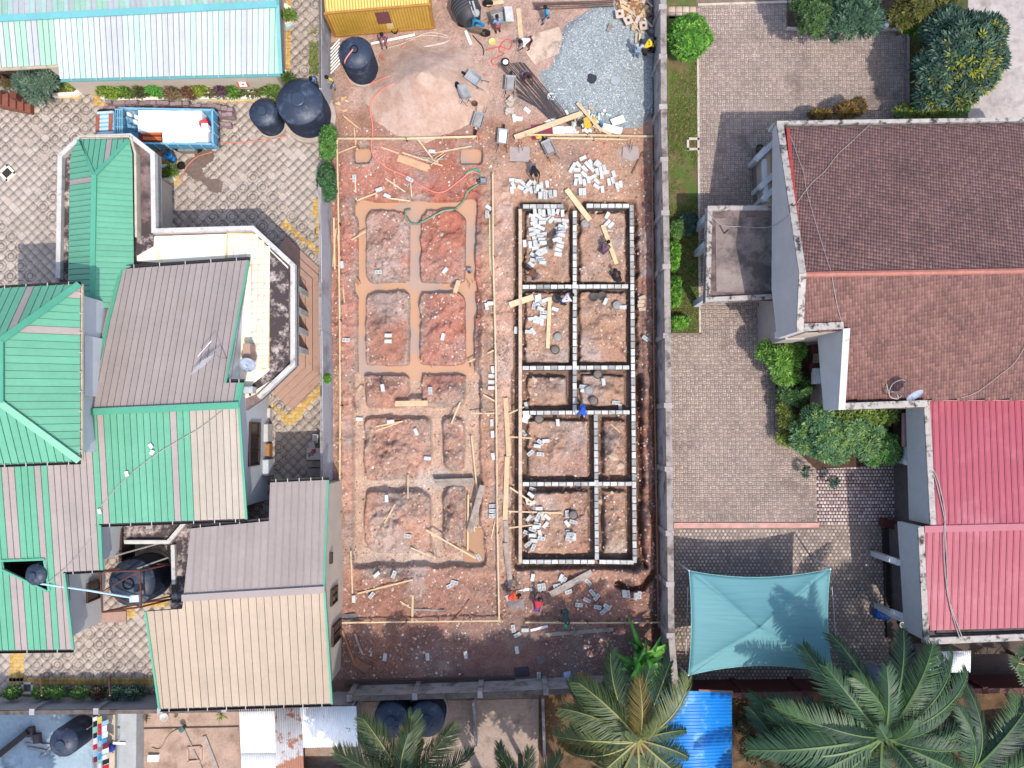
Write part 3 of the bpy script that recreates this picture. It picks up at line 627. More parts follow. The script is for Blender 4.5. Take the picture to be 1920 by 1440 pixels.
inn=offs([Vector((p.x,p.y,0))for p in par],1.0);walls(B_,inn+[Vector((p.x,p.y,0))for p in slabp[-3:]],None,CREAMW,ztop=3.56)
STEP_=mat('terrace_step',(196,160,142),.85,.1,1.4,stain=(176,140,124));NOSE=mat('step_nosing',(150,116,102),.85)
edge0=[Vector((p.x,p.y,0))for p in W([(470,424),(475,423),(553,495),(553,685),(487,748)],4.25)]
for k in range(4):
 o_=offs(edge0,-(.05+.38*(4-k))+.9)
 MB().prism([o_[1]+(o_[2]-o_[1])*.1]+o_[2:]+[inn[-1],inn[-2],inn[-3],inn[-4]],.02,.16*(k+1)).build('terrace_step',STEP_,B_)
for t in(.12,.38,.62,.86):
 q=inn[-3].lerp(inn[-2],t);MB().box((q.x+.55,q.y,2.0),(.32,.32,3.1)).build('column',WHITEP,B_)
hW=Plane((133,300,4.35),(128,560,4.35),(178,330,5.2));hE=Plane((248,290,4.35),(250,480,4.35),(178,330,5.2));hN=Plane((148,262,4.35),(243,262,4.35),(178,330,5.2))
panels(B_,hW,[(148,262),(136,284),(133,300),(128,578),(174,578),(178,330)],[(175,400),(132,405)],.30,lambda x,y,i,n:MAUVE if 330<y<343 else GREEN)
panels(B_,hE,[(178,330),(242,262),(248,288),(251,500),(205,578),(174,578)],[(178,400),(248,404)],.30,GREEN)
panels(B_,hN,[(148,262),(243,262),(178,330)],[(190,262),(182,320)],.30,lambda x,y,i,n:MAUVE if 196<x<206 else GREEN)
cap(B_,hW.at(178,328),hW.at(174,578),.26,GREEND);cap(B_,hN.at(149,263),hN.at(178,330),.2,GREEND);cap(B_,hN.at(243,263),hN.at(178,330),.2,GREEND)
parapet(B_,W([(243,258),(252,288),(254,445)],4.3),-.12,3.9,4.36,GUTW,name='gutter');parapet(B_,W([(148,258),(243,258)],4.3),-.1,3.9,4.36,GUTW,name='gutter')
tN=Plane((0,541,7.8),(150,533,7.8),(2,640,9.6));tE=Plane((150,533,7.8),(150,864,7.8),(2,698,9.6));tS=Plane((0,869,7.8),(150,864,7.8),(2,755,9.6))
panels(B_,tN,[(-90,546),(150,533),(2,640),(-90,640)],[(80,540),(50,610)],.36,lambda x,y,i,n:MAUVE if 22<x<40 else GREEN)
panels(B_,tE,[(150,533),(150,864),(2,755),(2,640)],[(20,700),(148,702)],.36,lambda x,y,i,n:MAUVE if(y<562 or 606<y<620 or y>845)else GREEN)
panels(B_,tS,[(-90,874),(150,864),(2,755),(-90,755)],[(40,780),(60,864)],.36,GREEN)
for a,b in(((150,533,7.85),(2,640,9.62)),((150,864,7.85),(2,755,9.62)),((2,640,9.62),(2,755,9.62))):cap(B_,P(*a),P(*b),.32,GREEND)
gutter(B_,P(152,533,7.8),P(152,864,7.8),GUTW,9);gutter(B_,P(-90,544,7.8),P(150,531,7.8),GUT,6);gutter(B_,P(-90,876,7.8),P(150,867,7.8),GUT,6)
tw=W([(-90,560),(136,548),(136,850),(-90,858)],7.8);walls(B_,[Vector((p.x,p.y,0))for p in tw],None,BLUEW,ztop=7.75)
q0,q1=P(150,628,7.0),P(150,742,7.0);MB().prism([Vector((q0.x-2,q0.y,0)),Vector((q0.x+.25,q0.y,0)),Vector((q1.x+.25,q1.y,0)),Vector((q1.x-2,q1.y,0))],3,7.0).build('wall',BLUEW,B_)
rN=Plane((160,772,6.1),(447,760,6.1),(468,488,4.5));rS=Plane((160,772,6.1),(447,760,6.1),(462,972,5.0))
panels(B_,rN,[(229,505),(468,488),(440,620),(424,718),(456,718),(448,759),(162,771),(200,590)],[(420,495),(380,750)],.34,lambda x,y,i,n:GREEN if x>425 and y>700 else MAUVE)
def scol(x,y,i,n):
 X=x-(y-900)*.06
 for a,b in((5,30),(73,83),(97,172),(184,206),(328,341)):
  if a<=X<b:return MAUVE
 return BEIGE if X>363 else GREEN
hole=[(6,1053),(84,1050),(92,1107),(8,1066)]
panels(B_,rS,[(163,773),(447,761),(462,972),(187,982),(192,1068),(120,1072),(137,1217),(-90,1220),(-90,840),(150,840)],[(300,768),(310,975)],.335,scol,holes=[hole])
cap(B_,P(158,773,6.15),P(449,760,6.15),.34,GREEND)
for a,b in(((229,505),(163,770)),):cap(B_,rN.at(*a),rN.at(*b),.16,GREEND,'verge_trim')
cap(B_,rN.at(467,490),rN.at(424,718),.1,GREEND,'verge_trim');cap(B_,rN.at(457,718),rN.at(449,760),.12,GREEND,'verge_trim');cap(B_,rS.at(449,762),rS.at(463,973),.12,GREEND,'verge_trim');cap(B_,rS.at(189,984),rS.at(193,1068),.12,GREEND,'verge_trim');cap(B_,rS.at(122,1074),rS.at(139,1217),.12,GREEND,'verge_trim')
gutter(B_,rS.at(187,985),rS.at(462,975),GUT,7);gutter(B_,rS.at(-90,1223),rS.at(137,1220),GUT,4);gutter(B_,rS.at(120,1074),rS.at(192,1070),GUT,2);gutter(B_,rN.at(228,501),rN.at(468,485),GUT,5);gutter(B_,rN.at(424,714),rN.at(457,714),GUT,2)
cap(B_,rS.at(5,1051),rS.at(85,1048),.12,GREEND,'opening_trim');cap(B_,rS.at(85,1048),rS.at(94,1107),.12,GREEND,'opening_trim');cap(B_,rS.at(6,1068),rS.at(93,1109),.1,GREEND,'opening_trim')
f0=lambda pl,x,y:(lambda v:Vector((v.x,v.y,0)))(pl.at(x,y))
walls(B_,[f0(rN,236,520),f0(rN,450,510),f0(rN,425,700),f0(rN,434,735),f0(rS,432,765),f0(rS,440,955),f0(rS,200,962),f0(rS,178,985),f0(rS,178,1055),f0(rS,108,1058),f0(rS,118,1200),f0(rS,-90,1206),f0(rS,-90,1060),f0(rS,0,1048),f0(rS,100,1040),f0(rS,110,860)],[rN,rS],BLUEW,drop=.08)
ew=f0(rS,434,850)
window(B_,(f0(rS,435.5,830).x+.02,ew.y+.4,2.6),(0,1,0),2.3,1.5,bars=2)
for y in(1020,1052):window(B_,(f0(rS,178,1020).x+.02,f0(rS,178,y).y,1.6),(0,1,0),.8,1.4)
window(B_,(f0(rS,114,1130).x+.12,f0(rS,114,1130).y,1.4),(0,1,0),1.0,1.3)
MB().prism(W([(232,983),(352,978),(318,1018),(232,1018)],3.0),2.75,3.0).build('roof_slab',LICHEN,B_);MB().prism(W([(352,978),(372,985),(352,1130),(322,1130),(322,1015)],3.0),2.75,3.02).build('roof_slab',LICHEN,B_)
parapet(B_,W([(233,1020),(316,1020),(350,980)],3.25),-.2,2.7,3.25,WHITEP);parapet(B_,W([(320,1022),(322,1096)],3.25),-.2,2.7,3.25,WHITEP);parapet(B_,W([(316,985),(318,1020)],3.0),.2,-.02,2.8,CREAMW,name='wall')
walls(B_,[Vector((p.x,p.y,0))for p in W([(330,985),(350,985),(345,1120),(330,1120)],2.9)],None,CREAMW,ztop=2.76)
C_=thing('tan_roofed_annex','annex with mauve and tan ridged metal roof standing against the plot','house',P(480,1120,0))
cN=Plane((345,1120,5.5),(607,1105,5.5),(615,900,4.6));cS=Plane((345,1120,5.5),(607,1105,5.5),(622,1318,3.8))
panels(C_,cN,[(345,1120),(607,1105),(615,900),(507,905),(505,977),(358,991)],[(520,1110),(528,905)],.37,MAUVE)
panels(C_,cS,[(345,1121),(607,1106),(622,1318),(300,1328),(275,1146),(342,1141)],[(450,1115),(464,1322)],.40,lambda x,y,i,n:TAN)
cap(C_,P(342,1121,5.53),P(609,1105,5.53),.34,MAUVE);cap(C_,cS.at(609,1107),cS.at(623,1319),.1,GREEND,'verge_trim');cap(C_,cN.at(616,900),cN.at(608,1104),.1,GREEND,'verge_trim');cap(C_,cS.at(274,1146),cS.at(300,1328),.1,GREEND,'verge_trim')
gutter(C_,cS.at(300,1331),cS.at(622,1321),GUT,9);gutter(C_,cN.at(507,902),cN.at(616,897),GUT,5);gutter(C_,cN.at(358,988),cN.at(505,974),GUT,4)
walls(C_,[f0(cN,366,1000),f0(cN,512,985),f0(cN,514,915),f0(cN,604,912),f0(cN,598,1100),f0(cS,606,1300),f0(cS,312,1310),f0(cS,290,1160),f0(cS,350,1155)],[cN,cS],CREAMW,drop=.07)
ex=f0(cN,600,1000).x+.1
for yy,zz,ww,hh in((1140,2.4,.8,1.3),(1215,1.7,1.0,1.9),(1060,3.2,.5,.25)):
 v=f0(cN if yy<1105 else cS,600,yy);v2=f0(cN,598,1100).lerp(f0(cS,606,1300),max(0,(yy-1100)/200.));window(C_,(max(v2.x,f0(cN,598,1100).x)+.03,v.y,zz),(0,1,0),ww,hh)
D_=thing('tiled_house','large house with brown clay tile roof, white parapet edges and flat stained porch slab','house',P(1650,500,0))
dN=Plane((1500,515,8.1),(1920,508,8.1),(1470,240,5.1));dS=Plane((1500,515,8.1),(1920,508,8.1),(1494,618,7.1))
n=N('clay_tile');CLAY=n.done(n.mix(1.,n.attr(),n.ramp(n.noise(.7,6,.65),.3,.7,.8,1.2),'MULTIPLY'),.7,0,.35)
def rooftiles(parent,pl,poly,up,tw,tl,cols,name='roof_tile_field'):
 """curved clay tiles in overlapping courses, one mesh"""
 a,b=pl.at(*up[0]),pl.at(*up[1]);v=(b-a).normalized();u=v.cross(pl.n).normalized();o=pl.o
 w3=lambda q:((q-o).dot(u),(q-o).dot(v));pg=[w3(pl.at(*p))for p in poly]
 us=np.arange(min(p[0]for p in pg),max(p[0]for p in pg),tw);vs=np.arange(min(p[1]for p in pg),max(p[1]for p in pg),tl)
 UU,VV=np.meshgrid(us,vs);UU=UU.ravel()+tw/2;VV=VV.ravel()+tl/2;kp=inpoly(UU,VV,pg);UU,VV=UU[kp],VV[kp];k=len(UU)
 prof=[(-.5,.0),(-.2,.03),(.1,.034),(.38,.008),(.5,.0)];pts=[]
 for lv,lift in((-.56,.034),(.56,.004)):
  for pu,ph in prof:pts.append((pu*tw,lv*tl,ph+lift))
 for pu,ph in prof:pts.append((pu*tw,-.56*tl,ph-.01))
 pts=np.array(pts);uu=UU[:,None]+pts[None,:,0];vv=VV[:,None]+pts[None,:,1];hh=pts[None,:,2]+0*uu+(NR.rand(k,1)-.5)*.012
 V=np.array(o)[None,None]+uu[...,None]*np.array(u)+vv[...,None]*np.array(v)+hh[...,None]*np.array(pl.n)
 Q=[(i,i+1,6+i,5+i)for i in range(4)]+[(10+i,11+i,i+1,i)for i in range(4)];Q=(np.array(Q)[None]+15*np.arange(k)[:,None,None]).reshape(-1,4)
 cl=np.array([A(x)for x in cols])[NR.choice(len(cols),k)]*(.9+.2*NR.rand(k,1))
 npmesh(name,V.reshape(-1,3),Q,CLAY,parent,col=np.repeat(cl,15,0),kind='stuff')
 MB().slab([pl.at(*p)for p in poly],pl.n,.08).build('roof_deck',DECK,parent)
CB=[(164,120,110),(152,112,104),(174,129,116),(156,114,104)];CR=[(138,98,90),(130,92,84),(146,105,95),(124,87,80)]  # same clay on both slopes; tones differ to offset sun and sky light
rooftiles(D_,dN,[(1474,240),(2010,232),(2010,507),(1502,515)],[(1700,240),(1702,510)],.14,.215,CB)
rooftiles(D_,dS,[(1502,516),(2010,508),(2010,748),(1575,750),(1586,620),(1496,619)],[(1702,740),(1702,516)],.14,.21,CR)
MB().tube([dN.at(x,515-(x-1500)*7/420)+Vector((0,0,.05))for x in(1500,1700,2010)],.14,8).build('ridge_cap',mat('ridge_clay',(190,122,106),.7,.15,3),D_)
MB().bar(dN.at(1475,242)+Vector((0,0,.1)),dN.at(1502,512)+Vector((0,0,.1)),.16,.1).build('verge_trim',mat('verge_red',(190,70,64),.7,.3,3),D_)
gw=[P(1457,232,5.3),P(1499,512,8.45),P(1494,622,7.35)];xw=gw[0].x
mb=MB()
for a,b in((gw[0],gw[1]),(gw[1],gw[2])):
 for x0,x1,zl in((a.x,a.x+.3,4.6),):
  mb.add([(a.x,a.y,4.6),(b.x,b.y,4.6),(b.x,b.y,b.z-.08),(a.x,a.y,a.z-.08),(a.x+.3,a.y,4.6),(b.x+.3,b.y,4.6),(b.x+.3,b.y,b.z-.08),(a.x+.3,a.y,a.z-.08)],[(0,3,2,1),(4,5,6,7),(0,1,5,4),(3,7,6,2),(0,4,7,3),(1,2,6,5)])
mb.build('gable_band',GREYW,D_)
cp=MB();cp.bar(gw[0]+Vector((.15,0,-.03)),gw[1]+Vector((.15,0,-.03)),.34,.1);cp.bar(gw[1]+Vector((.15,0,-.03)),gw[2]+Vector((.15,0,-.03)),.34,.1);cp.build('coping',OLDPAR,D_)
nw,ne=P(1457,230,5.3),P(2010,222,5.3);MB().bar(nw+Vector((0,0,-.3)),ne+Vector((0,0,-.3)),.2,.6).build('parapet',OLDPAR,D_)
MB().bar(nw+Vector((.3,-.32,-.2)),ne+Vector((0,-.32,-.2)),.34,.12).build('gutter',mat('dark_gutter',(96,86,84),.9,.3,2,stain=(60,52,50)),D_)
MB().bar(nw+Vector((.0,.12,-.95)),ne+Vector((0,.12,-.95)),.2,.8).build('fascia',GREYW,D_)
s0,s1,s2,s3=P(1494,620,7.3),P(1581,616,7.3),P(1572,768,6.0),P(1738,762,6.0)
for a,b,h0,h1 in((s0,s1,7.35,7.35),(s1,s2,7.35,6.05),(s2,s3,6.05,6.05)):
 d=(b-a).normalized();nn=Vector((d.y,-d.x,0))*-.3;zb=4.2
 mb=MB().add([(a.x,a.y,zb),(b.x,b.y,zb),(b.x,b.y,h1-.07),(a.x,a.y,h0-.07),(a.x+nn.x,a.y+nn.y,zb),(b.x+nn.x,b.y+nn.y,zb),(b.x+nn.x,b.y+nn.y,h1-.07),(a.x+nn.x,a.y+nn.y,h0-.07)],[(0,1,2,3),(4,7,6,5),(0,4,5,1),(0,3,7,4),(1,5,6,2),(3,2,6,7)]);mb.build('eaves_band',BLUEW,D_)
 MB().bar((a.x+nn.x/2,a.y+nn.y/2,h0-.03),(b.x+nn.x/2,b.y+nn.y/2,h1-.03),.34,.1).build('coping',OLDPAR if h0==h1 else WHITEP,D_)
MB().slab([dS.at(1574,752),dS.at(1734,748),dS.at(1734,766),dS.at(1574,768)],dS.n,.2).build('gutter',mat('dark_gutter',(0,0,0)),D_)
bx=lambda x,y,z=5.2:Vector((P(x,y,z).x,P(x,y,z).y,0))
walls(D_,[bx(1474,240),bx(2010,235),bx(2010,750,5),bx(1590,752,5),bx(1598,628,5),bx(1486,632,5)],[dN,dS],CREAMW,drop=.15)
MB().prism([bx(1455,560,3),bx(1490,560,3),bx(1490,642,3),bx(1455,642,3)],0,4.4).build('wall',mat('wall_buff',(206,192,184),.85,.08),D_)
for y in(655,690):MB().bar(P(1520,y,2.2),P(1585,y-4,2.2),.5,.25).build('beam',mat('maroon_beam',(96,44,42),.8),D_)
pz=3.3;MB().prism(W([(1326,388),(1462,386),(1464,562),(1322,566)],pz),pz-.35,pz-.12).build('roof_slab',STAINED,D_)
parapet(D_,W([(1456,386),(1326,387),(1322,567),(1462,560)],pz),-.26,pz-.5,pz+.12,OLDPAR)
MB().prism(W([(1342,408),(1452,406),(1454,545),(1344,548)],pz),pz-.13,pz-.08).build('roof_screed',mat('porch_screed',(160,144,136),.92,.2,1.1,stain=(108,96,92),stain_scale=.7,stain_at=(.45,.6),bump=.2),D_)
for x,y in((1334,400),(1334,450),(1332,552),(1450,396)):MB().box(P(x,y,pz)-Vector((0,0,1.9)),(.34,.34,2.9)).build('column',BLUEW,D_)
MB().box(P(1362,434,pz+.35),(.07,.07,.9)).build('pipe',mat('pipe_rust',(120,90,74),.7),D_)
for x,y in((1418,298),(1424,352),(1428,376)):
 MB().bar(P(x,y,3.0),P(x+45,y-42,3.0),.3,.4).build('verandah_beam',BLUEW,D_)
 MB().box(P(x+3,y-2,1.4),(.26,.26,2.8)).build('column',BLUEW,D_)
MB().bar(P(1432,300,3.0),P(1436,380,3.0),.2,.3).build('verandah_beam',BLUEW,D_)
MB().prism(W([(1412,278),(1460,276),(1462,386),(1416,388)],.3),0,.3).build('verandah_floor',mat('verandah_tile',(150,132,124),.7,.1),D_)
E_=thing('red_roofed_house','house with red ribbed metal roof and grey parapet bands','house',P(1830,960,0))
e1=Plane((1745,985,4.95),(1920,980,4.95),(1737,748,4.7));e2=Plane((1745,988,4.95),(1920,983,4.95),(1733,1182,4.8))
panels(E_,e1,[(1737,750),(2010,744),(2010,980),(1747,986)],[(1800,750),(1808,983)],.33,REDR,dm=DRED,gap=.035)
panels(E_,e2,[(1726,990),(2010,983),(2010,1174),(1736,1182)],[(1800,988),(1794,1178)],.34,REDR,dm=DRED,gap=.035)
cap(E_,e2.at(1732,992),e2.at(2010,985),.34,REDT)
for a,b,zb in((P(1733,752,4.85),P(1745,984,5.1),3.0),(P(1722,987,5.1),P(1732,1200,4.9),3.0)):
 MB().add([(a.x,a.y,zb),(b.x,b.y,zb),(b.x,b.y,b.z-.06),(a.x,a.y,a.z-.06),(a.x+.25,a.y,zb),(b.x+.25,b.y,zb),(b.x+.25,b.y,b.z-.06),(a.x+.25,a.y,a.z-.06)],[(0,3,2,1),(4,5,6,7),(0,1,5,4),(3,7,6,2),(0,4,7,3),(1,2,6,5)]).build('gable_band',mat('blue_grey_band',(206,208,212),.85,.05),E_)
 MB().bar(a+Vector((.12,0,-.02)),b+Vector((.12,0,-.02)),.3,.1).build('coping',OLDPAR,E_)
MB().bar(P(1732,1200,4.5),P(2010,1188,4.5),.34,.5).build('parapet',OLDPAR,E_);MB().bar(P(1738,1190,4.55),P(2010,1180,4.55),.5,.08).build('gutter',mat('dark_gutter',(0,0,0)),E_)
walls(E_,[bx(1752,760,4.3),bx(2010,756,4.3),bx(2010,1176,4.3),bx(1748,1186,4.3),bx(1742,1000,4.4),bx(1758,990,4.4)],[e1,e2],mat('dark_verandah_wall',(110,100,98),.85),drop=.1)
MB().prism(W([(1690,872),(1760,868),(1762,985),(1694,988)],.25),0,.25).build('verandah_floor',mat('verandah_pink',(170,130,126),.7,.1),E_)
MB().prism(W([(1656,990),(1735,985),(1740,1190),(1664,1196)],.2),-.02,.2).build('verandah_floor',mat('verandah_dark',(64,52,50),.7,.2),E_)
MB().bar(P(1652,978,.6),P(1700,990,.6),.5,.5).build('low_wall',mat('maroon_beam',(0,0,0)),E_)
for x,y in((1661,1046),(1668,1148),(1712,880),(1716,975)):MB().box(P(x,y,1.55),(.3,.3,3.0)).build('column',BLUEW,E_)
for x,y in((1665,1047),(1672,1147)):MB().bar(P(x,y,2.85),P(x+62,y+22,2.85),.28,.3).build('verandah_beam',BLUEW,E_)
MB().prism(W([(1694,775),(1722,772),(1724,835),(1694,838)],2.6),2.4,2.6).build('porch_roof',mat('pink_porch_roof',(196,150,152),.7,.1),E_)
MB().prism(W([(1700,838),(1735,836),(1738,868),(1700,870)],2.5),0,2.5).build('wall',BLUEW,E_)
parapet(E_,W([(1700,872),(1726,870),(1730,985)],2.9),-.25,2.6,2.95,BLUEW,name='verandah_beam')
# ================================================================ BOUNDARY WALLS
CONCW=mat('wall_concrete',(186,176,172),.9,.18,1.2,stain=(112,100,96),stain_scale=1.1,stain_at=(.5,.66),bump=.25);CAPM=mat('wall_coping',(174,162,154),.9,.18,2,stain=(110,98,92),stain_at=(.5,.64),bump=.2)
RENDER=mat('grey_render',(196,194,198),.9,.1,.8,stain=(150,146,146),stain_scale=.6);DARKC=mat('dark_coping',(120,108,102),.9,.25,2,stain=(66,58,54),bump=.3)
def boundary_wall(label,top,z,wd,bay,m,mc,side=1,pil=.12,name='boundary_wall'):
 """top: points along the top edge nearest the plot (photo px at height z); panels, pilasters and copings are parts"""
 pts=[P(x,y,z)for x,y in top];r=thing(name,label,'wall',Vector((*pts[0].lerp(pts[-1],.5).xy,0)))
 for a,b in zip(pts[:-1],pts[1:]):
  L=(b-a).length;n=max(1,round(L/bay));d=(b-a).normalized();nn=Vector((d.y,-d.x,0))*side
  for i in range(n):
   p,q=a+d*L*i/n,a+d*L*(i+1)/n;j=R.uniform(-.02,.02)
   MB().prism([Vector((v.x,v.y,0))for v in(p+nn*j,q+nn*j,q+nn*(wd+j),p+nn*(wd+j))],-.35,z-.08+R.uniform(-.03,.01)).build('wall_panel',m,r)
   MB().prism([Vector((v.x,v.y,0))for v in(p-nn*.03-d*.0,q-nn*.03-d*.03,q+nn*(wd+.03)-d*.03,p+nn*(wd+.03))],z-.075,z+R.uniform(-.01,.02)).build('coping',mc,r)
   c=p;MB().prism([Vector((v.x,v.y,0))for v in(c-nn*pil-d*.14,c-nn*pil+d*.14,c+nn*(wd+.05)+d*.14,c+nn*(wd+.05)-d*.14)],-.35,z+.03).build('pilaster',m,r)
 return r
boundary_wall('grey block boundary wall with light coping along the right side of the dug plot',[(1239,-80),(1240,200),(1246,500),(1249,760),(1252,1000),(1254,1192),(1262,1290)],2.3,.28,3.2,CONCW,CAPM,-1)
boundary_wall('grey boundary wall beside the yellow container and the tall tanks',[(601,-80),(603,165)],2.4,-.16,3.2,RENDER,DARKC,-1)
boundary_wall('grey rendered boundary wall between terrace steps and red earth',[(601,350),(603,620),(606,905)],2.4,-.16,3.2,RENDER,CAPM,-1)
boundary_wall('stained concrete wall closing the bottom end of the dug plot',[(655,1307),(900,1300),(1270,1284)],2.0,.2,3.6,CONCW,DARKC)
boundary_wall('pale grey yard wall behind the strip of shrubs, bottom left',[(-60,1334),(300,1331),(660,1323)],2.2,.16,3.4,RENDER,DARKC)
MAROON=mat('maroon_wall',(96,46,46),.85,.12,1)
boundary_wall('dark maroon wall behind the teal canopy and the oil palm',[(1282,1302),(1960,1290)],2.2,.2,3.4,MAROON,mat('maroon_coping',(120,78,72),.85),1)
# ================================================================ FOUNDATION OF THE RIGHT PLOT
BLK=mat('concrete_block',(220,220,216),.92,.14,6,k=.56,objvar=.1);BLKD=mat('block_core',(104,98,96),.95,.15,5);BLKT=mat('tan_block',(222,196,170),.92,.12,4,objvar=.1)
def block_mesh(L,wd,h,hollow,m):
 mb=MB();b=.012
 if hollow:
  x0,y0=L/2,wd/2;mb.add([(-x0,-y0,0),(x0,-y0,0),(x0,y0,0),(-x0,y0,0),(-x0,-y0,h),(x0,-y0,h),(x0,y0,h),(-x0,y0,h)],[(0,3,2,1),(0,1,5,4),(1,2,6,5),(2,3,7,6),(3,0,4,7)])
  cx=[(-x0+.04,-.02),(.02,x0-.04)];yi=y0-.045;xs=[-x0,cx[0][0],cx[0][1],cx[1][0],cx[1][1],x0]
  for i in range(5):
   for ya,yb in((-y0,-yi),(-yi,yi),(yi,y0)):
    hole=i in(1,3)and ya==-yi;zz=h-.025 if hole else h
    mb.cur=1 if hole else 0;mb.add([(xs[i],ya,zz),(xs[i+1],ya,zz),(xs[i+1],yb,zz),(xs[i],yb,zz)],[(0,1,2,3)])
    if hole:mb.add([(xs[i],ya,zz),(xs[i+1],ya,zz),(xs[i+1],yb,zz),(xs[i],yb,zz),(xs[i],ya,h),(xs[i+1],ya,h),(xs[i+1],yb,h),(xs[i],yb,h)],[(0,4,5,1),(1,5,6,2),(2,6,7,3),(3,7,4,0)])
 else:
  x0,y0=L/2,wd/2
  for z,e in((0,0),(h-b,0),(h,b)):mb.v+=[(-x0+e,-y0+e,z),(x0-e,-y0+e,z),(x0-e,y0-e,z),(-x0+e,y0-e,z)]
  for k in(0,4):
   for i in range(4):mb.f.append((k+i,k+(i+1)%4,k+4+(i+1)%4,k+4+i))
  mb.f+=[(3,2,1,0),(8,9,10,11)];mb.mi=[0]*len(mb.f);mb.sm=[False]*len(mb.f)
 me=bpy.data.meshes.new('concrete_block');me.from_pydata(mb.v,[],mb.f);me.materials.append(m);me.materials.append(mat('block_cavity',(180,182,186),.95,.1,6));me.polygons.foreach_set('material_index',mb.mi);me.update();return me
BM_FLAT=block_mesh(.42,.21,.17,False,BLK);BM_HOL=block_mesh(.42,.21,.17,True,BLK);BM_TAN=block_mesh(.42,.2,.17,False,BLKT);BM_WALL=block_mesh(.375,.225,.16,False,mat('wall_block',(220,218,212),.92,.22,7,k=.54,objvar=.22))
BM_DARK=block_mesh(.375,.225,.16,True,mat('dirty_block',(164,160,156),.95,.2,6,k=.62,objvar=.15))
fw=thing('foundation_wall','grid of block foundation walls standing in the trenches of the right plot','foundation',P(1080,720,-.75))
core=MB()
for k,(x0,y0,x1,y1)in enumerate(WALLS):
 a,b=P(x0,y0,.1),P(x1,y1,.1);d=(b-a).normalized();a0=Vector((a.x,a.y,-.36+k*.0021));b0=Vector((b.x,b.y,-.36+k*.0021));core.bar(a0,b0,.21+.002*k,.86)
 L=(b-a).length;n=max(1,round(L/.425));rz=math.atan2(d.y,d.x)
 for i in range(n):
  p=a+d*L*((i+.5)/n);me=BM_TAN if k==0 else(BM_DARK if R.random()<(.32 if k in(1,2,3,7)else .12)else BM_WALL)
  o=link('block',me,fw);o.location=Vector((p.x,p.y,.0+R.uniform(-.012,.012)+(.003*k)))-origin(fw);o.rotation_euler=(0,0,rz+R.uniform(-.02,.02)+(math.pi if R.random()<.5 else 0))
core.build('wall_core',BLKD,fw)
# ================================================================ LOOSE BLOCKS
placed=[]
def blocks(data,ox,oy,s,label,group,hol=.15,tan=0.):
 for X,Y,an in data:
  px,py=ox+X/s,oy+Y/s;z=hmax(px,py,3)-.03;q=P(px,py,z)
  for(p2,z2)in placed:
   if(p2-q.xy).length<.2:z=max(z,z2+.172)
  q=P(px,py,z);placed.append((q.xy.copy(),z))
  me=BM_TAN if R.random()<tan else(BM_HOL if R.random()<hol else BM_FLAT)
  o=link('concrete_block',me);o.location=(q.x,q.y,z);o.rotation_euler=(R.uniform(-.05,.05),R.uniform(-.05,.05),-math.radians(an));o.scale=(1,1,1);tag(o,label,'concrete block',group)
blocks([(165,470,0),(250,480,0),(180,550,65),(290,585,25),(330,530,45),(395,550,-45),(440,620,80),(375,630,-40),(510,610,85),(545,590,-75),(600,555,85),(685,530,85),(735,680,85),(800,670,88),(640,640,20),(620,690,90),(660,700,90),(580,700,90),(160,620,85),(500,520,60),(415,520,-50)],940,280,8,'pale concrete block in the tight pile beside the worker above the top left room','blocks in the pile beside the worker')
blocks([(1220,140,-25),(1150,240,50),(1130,320,5),(1050,310,-60),(1080,260,-60),(1245,300,48),(1290,240,50),(1350,300,52),(1340,210,55),(1450,215,45),(1435,240,30),(1430,345,80),(1485,310,75),(1540,290,75),(1560,360,-15),(1500,400,85)],940,280,8,'pale block in the crowded upper part of the loose heap','upper part of the loose heap',0)
blocks([(1235,380,45),(1140,405,0),(1115,500,-80),(1180,480,85),(1240,505,80),(1300,465,75),(1370,425,-25),(1430,490,45),(1425,565,35),(1510,610,82)],940,280,8,'pale block along the lower fringe of the loose heap above the top right room','lower fringe of the loose heap',0)
blocks([(1680,380,72),(1610,500,80),(1665,475,75),(1735,560,82),(1785,530,85)],940,280,8,'pale block strayed to the right of the loose heap above the top right room','blocks right of the loose heap',0)
blocks([(1185,645,88),(1240,645,88)],940,280,8,'one of two pale blocks side by side below the loose heap','two blocks below the loose heap',0)
blocks([(340,225,85),(415,235,85),(475,245,88),(555,230,82),(615,230,88),(685,215,-72),(755,245,88)],960,370,8,'white block standing in the top row of the arch shaped pile','top row of the arch shaped pile',0)
blocks([(555,325,-30),(590,350,-45),(685,350,3),(795,360,10),(795,425,60)],960,370,8,'white block in the short second row of the arch shaped pile','second row of the arch shaped pile',0)
blocks([(300,290,15),(395,300,40),(330,345,5),(450,345,-5),(450,385,0),(330,395,-15),(370,440,-5),(440,470,25),(300,485,-10),(370,510,15),(310,560,-8),(400,560,30),(470,560,-10)],960,370,8,'white block in the upper half of the left arm of the arch shaped pile','upper left arm of the arch shaped pile',.05)
blocks([(420,600,10),(350,615,-5),(445,640,5),(360,670,-15),(270,720,85),(370,720,10),(465,690,-5),(350,770,-5),(500,780,-15),(410,810,-20),(480,830,-25),(320,870,25),(400,860,40),(320,945,0),(415,925,0),(440,960,0),(460,985,10),(285,1010,35)],960,370,8,'white block in the lower half of the left arm of the arch shaped pile','lower left arm of the arch shaped pile',.05)
blocks([(185,700,85)],960,370,8,'single white block tight against the left wall of the top left room',None)
blocks([(700,460,-30),(740,450,20),(750,500,5),(720,540,-10),(740,570,15),(680,590,-30),(690,630,10),(660,640,-20),(725,680,30),(715,740,15),(690,800,25),(690,860,8)],960,370,8,'white block in the right arm of the arch shaped pile in the top left room','right arm of the arch shaped pile',.05)
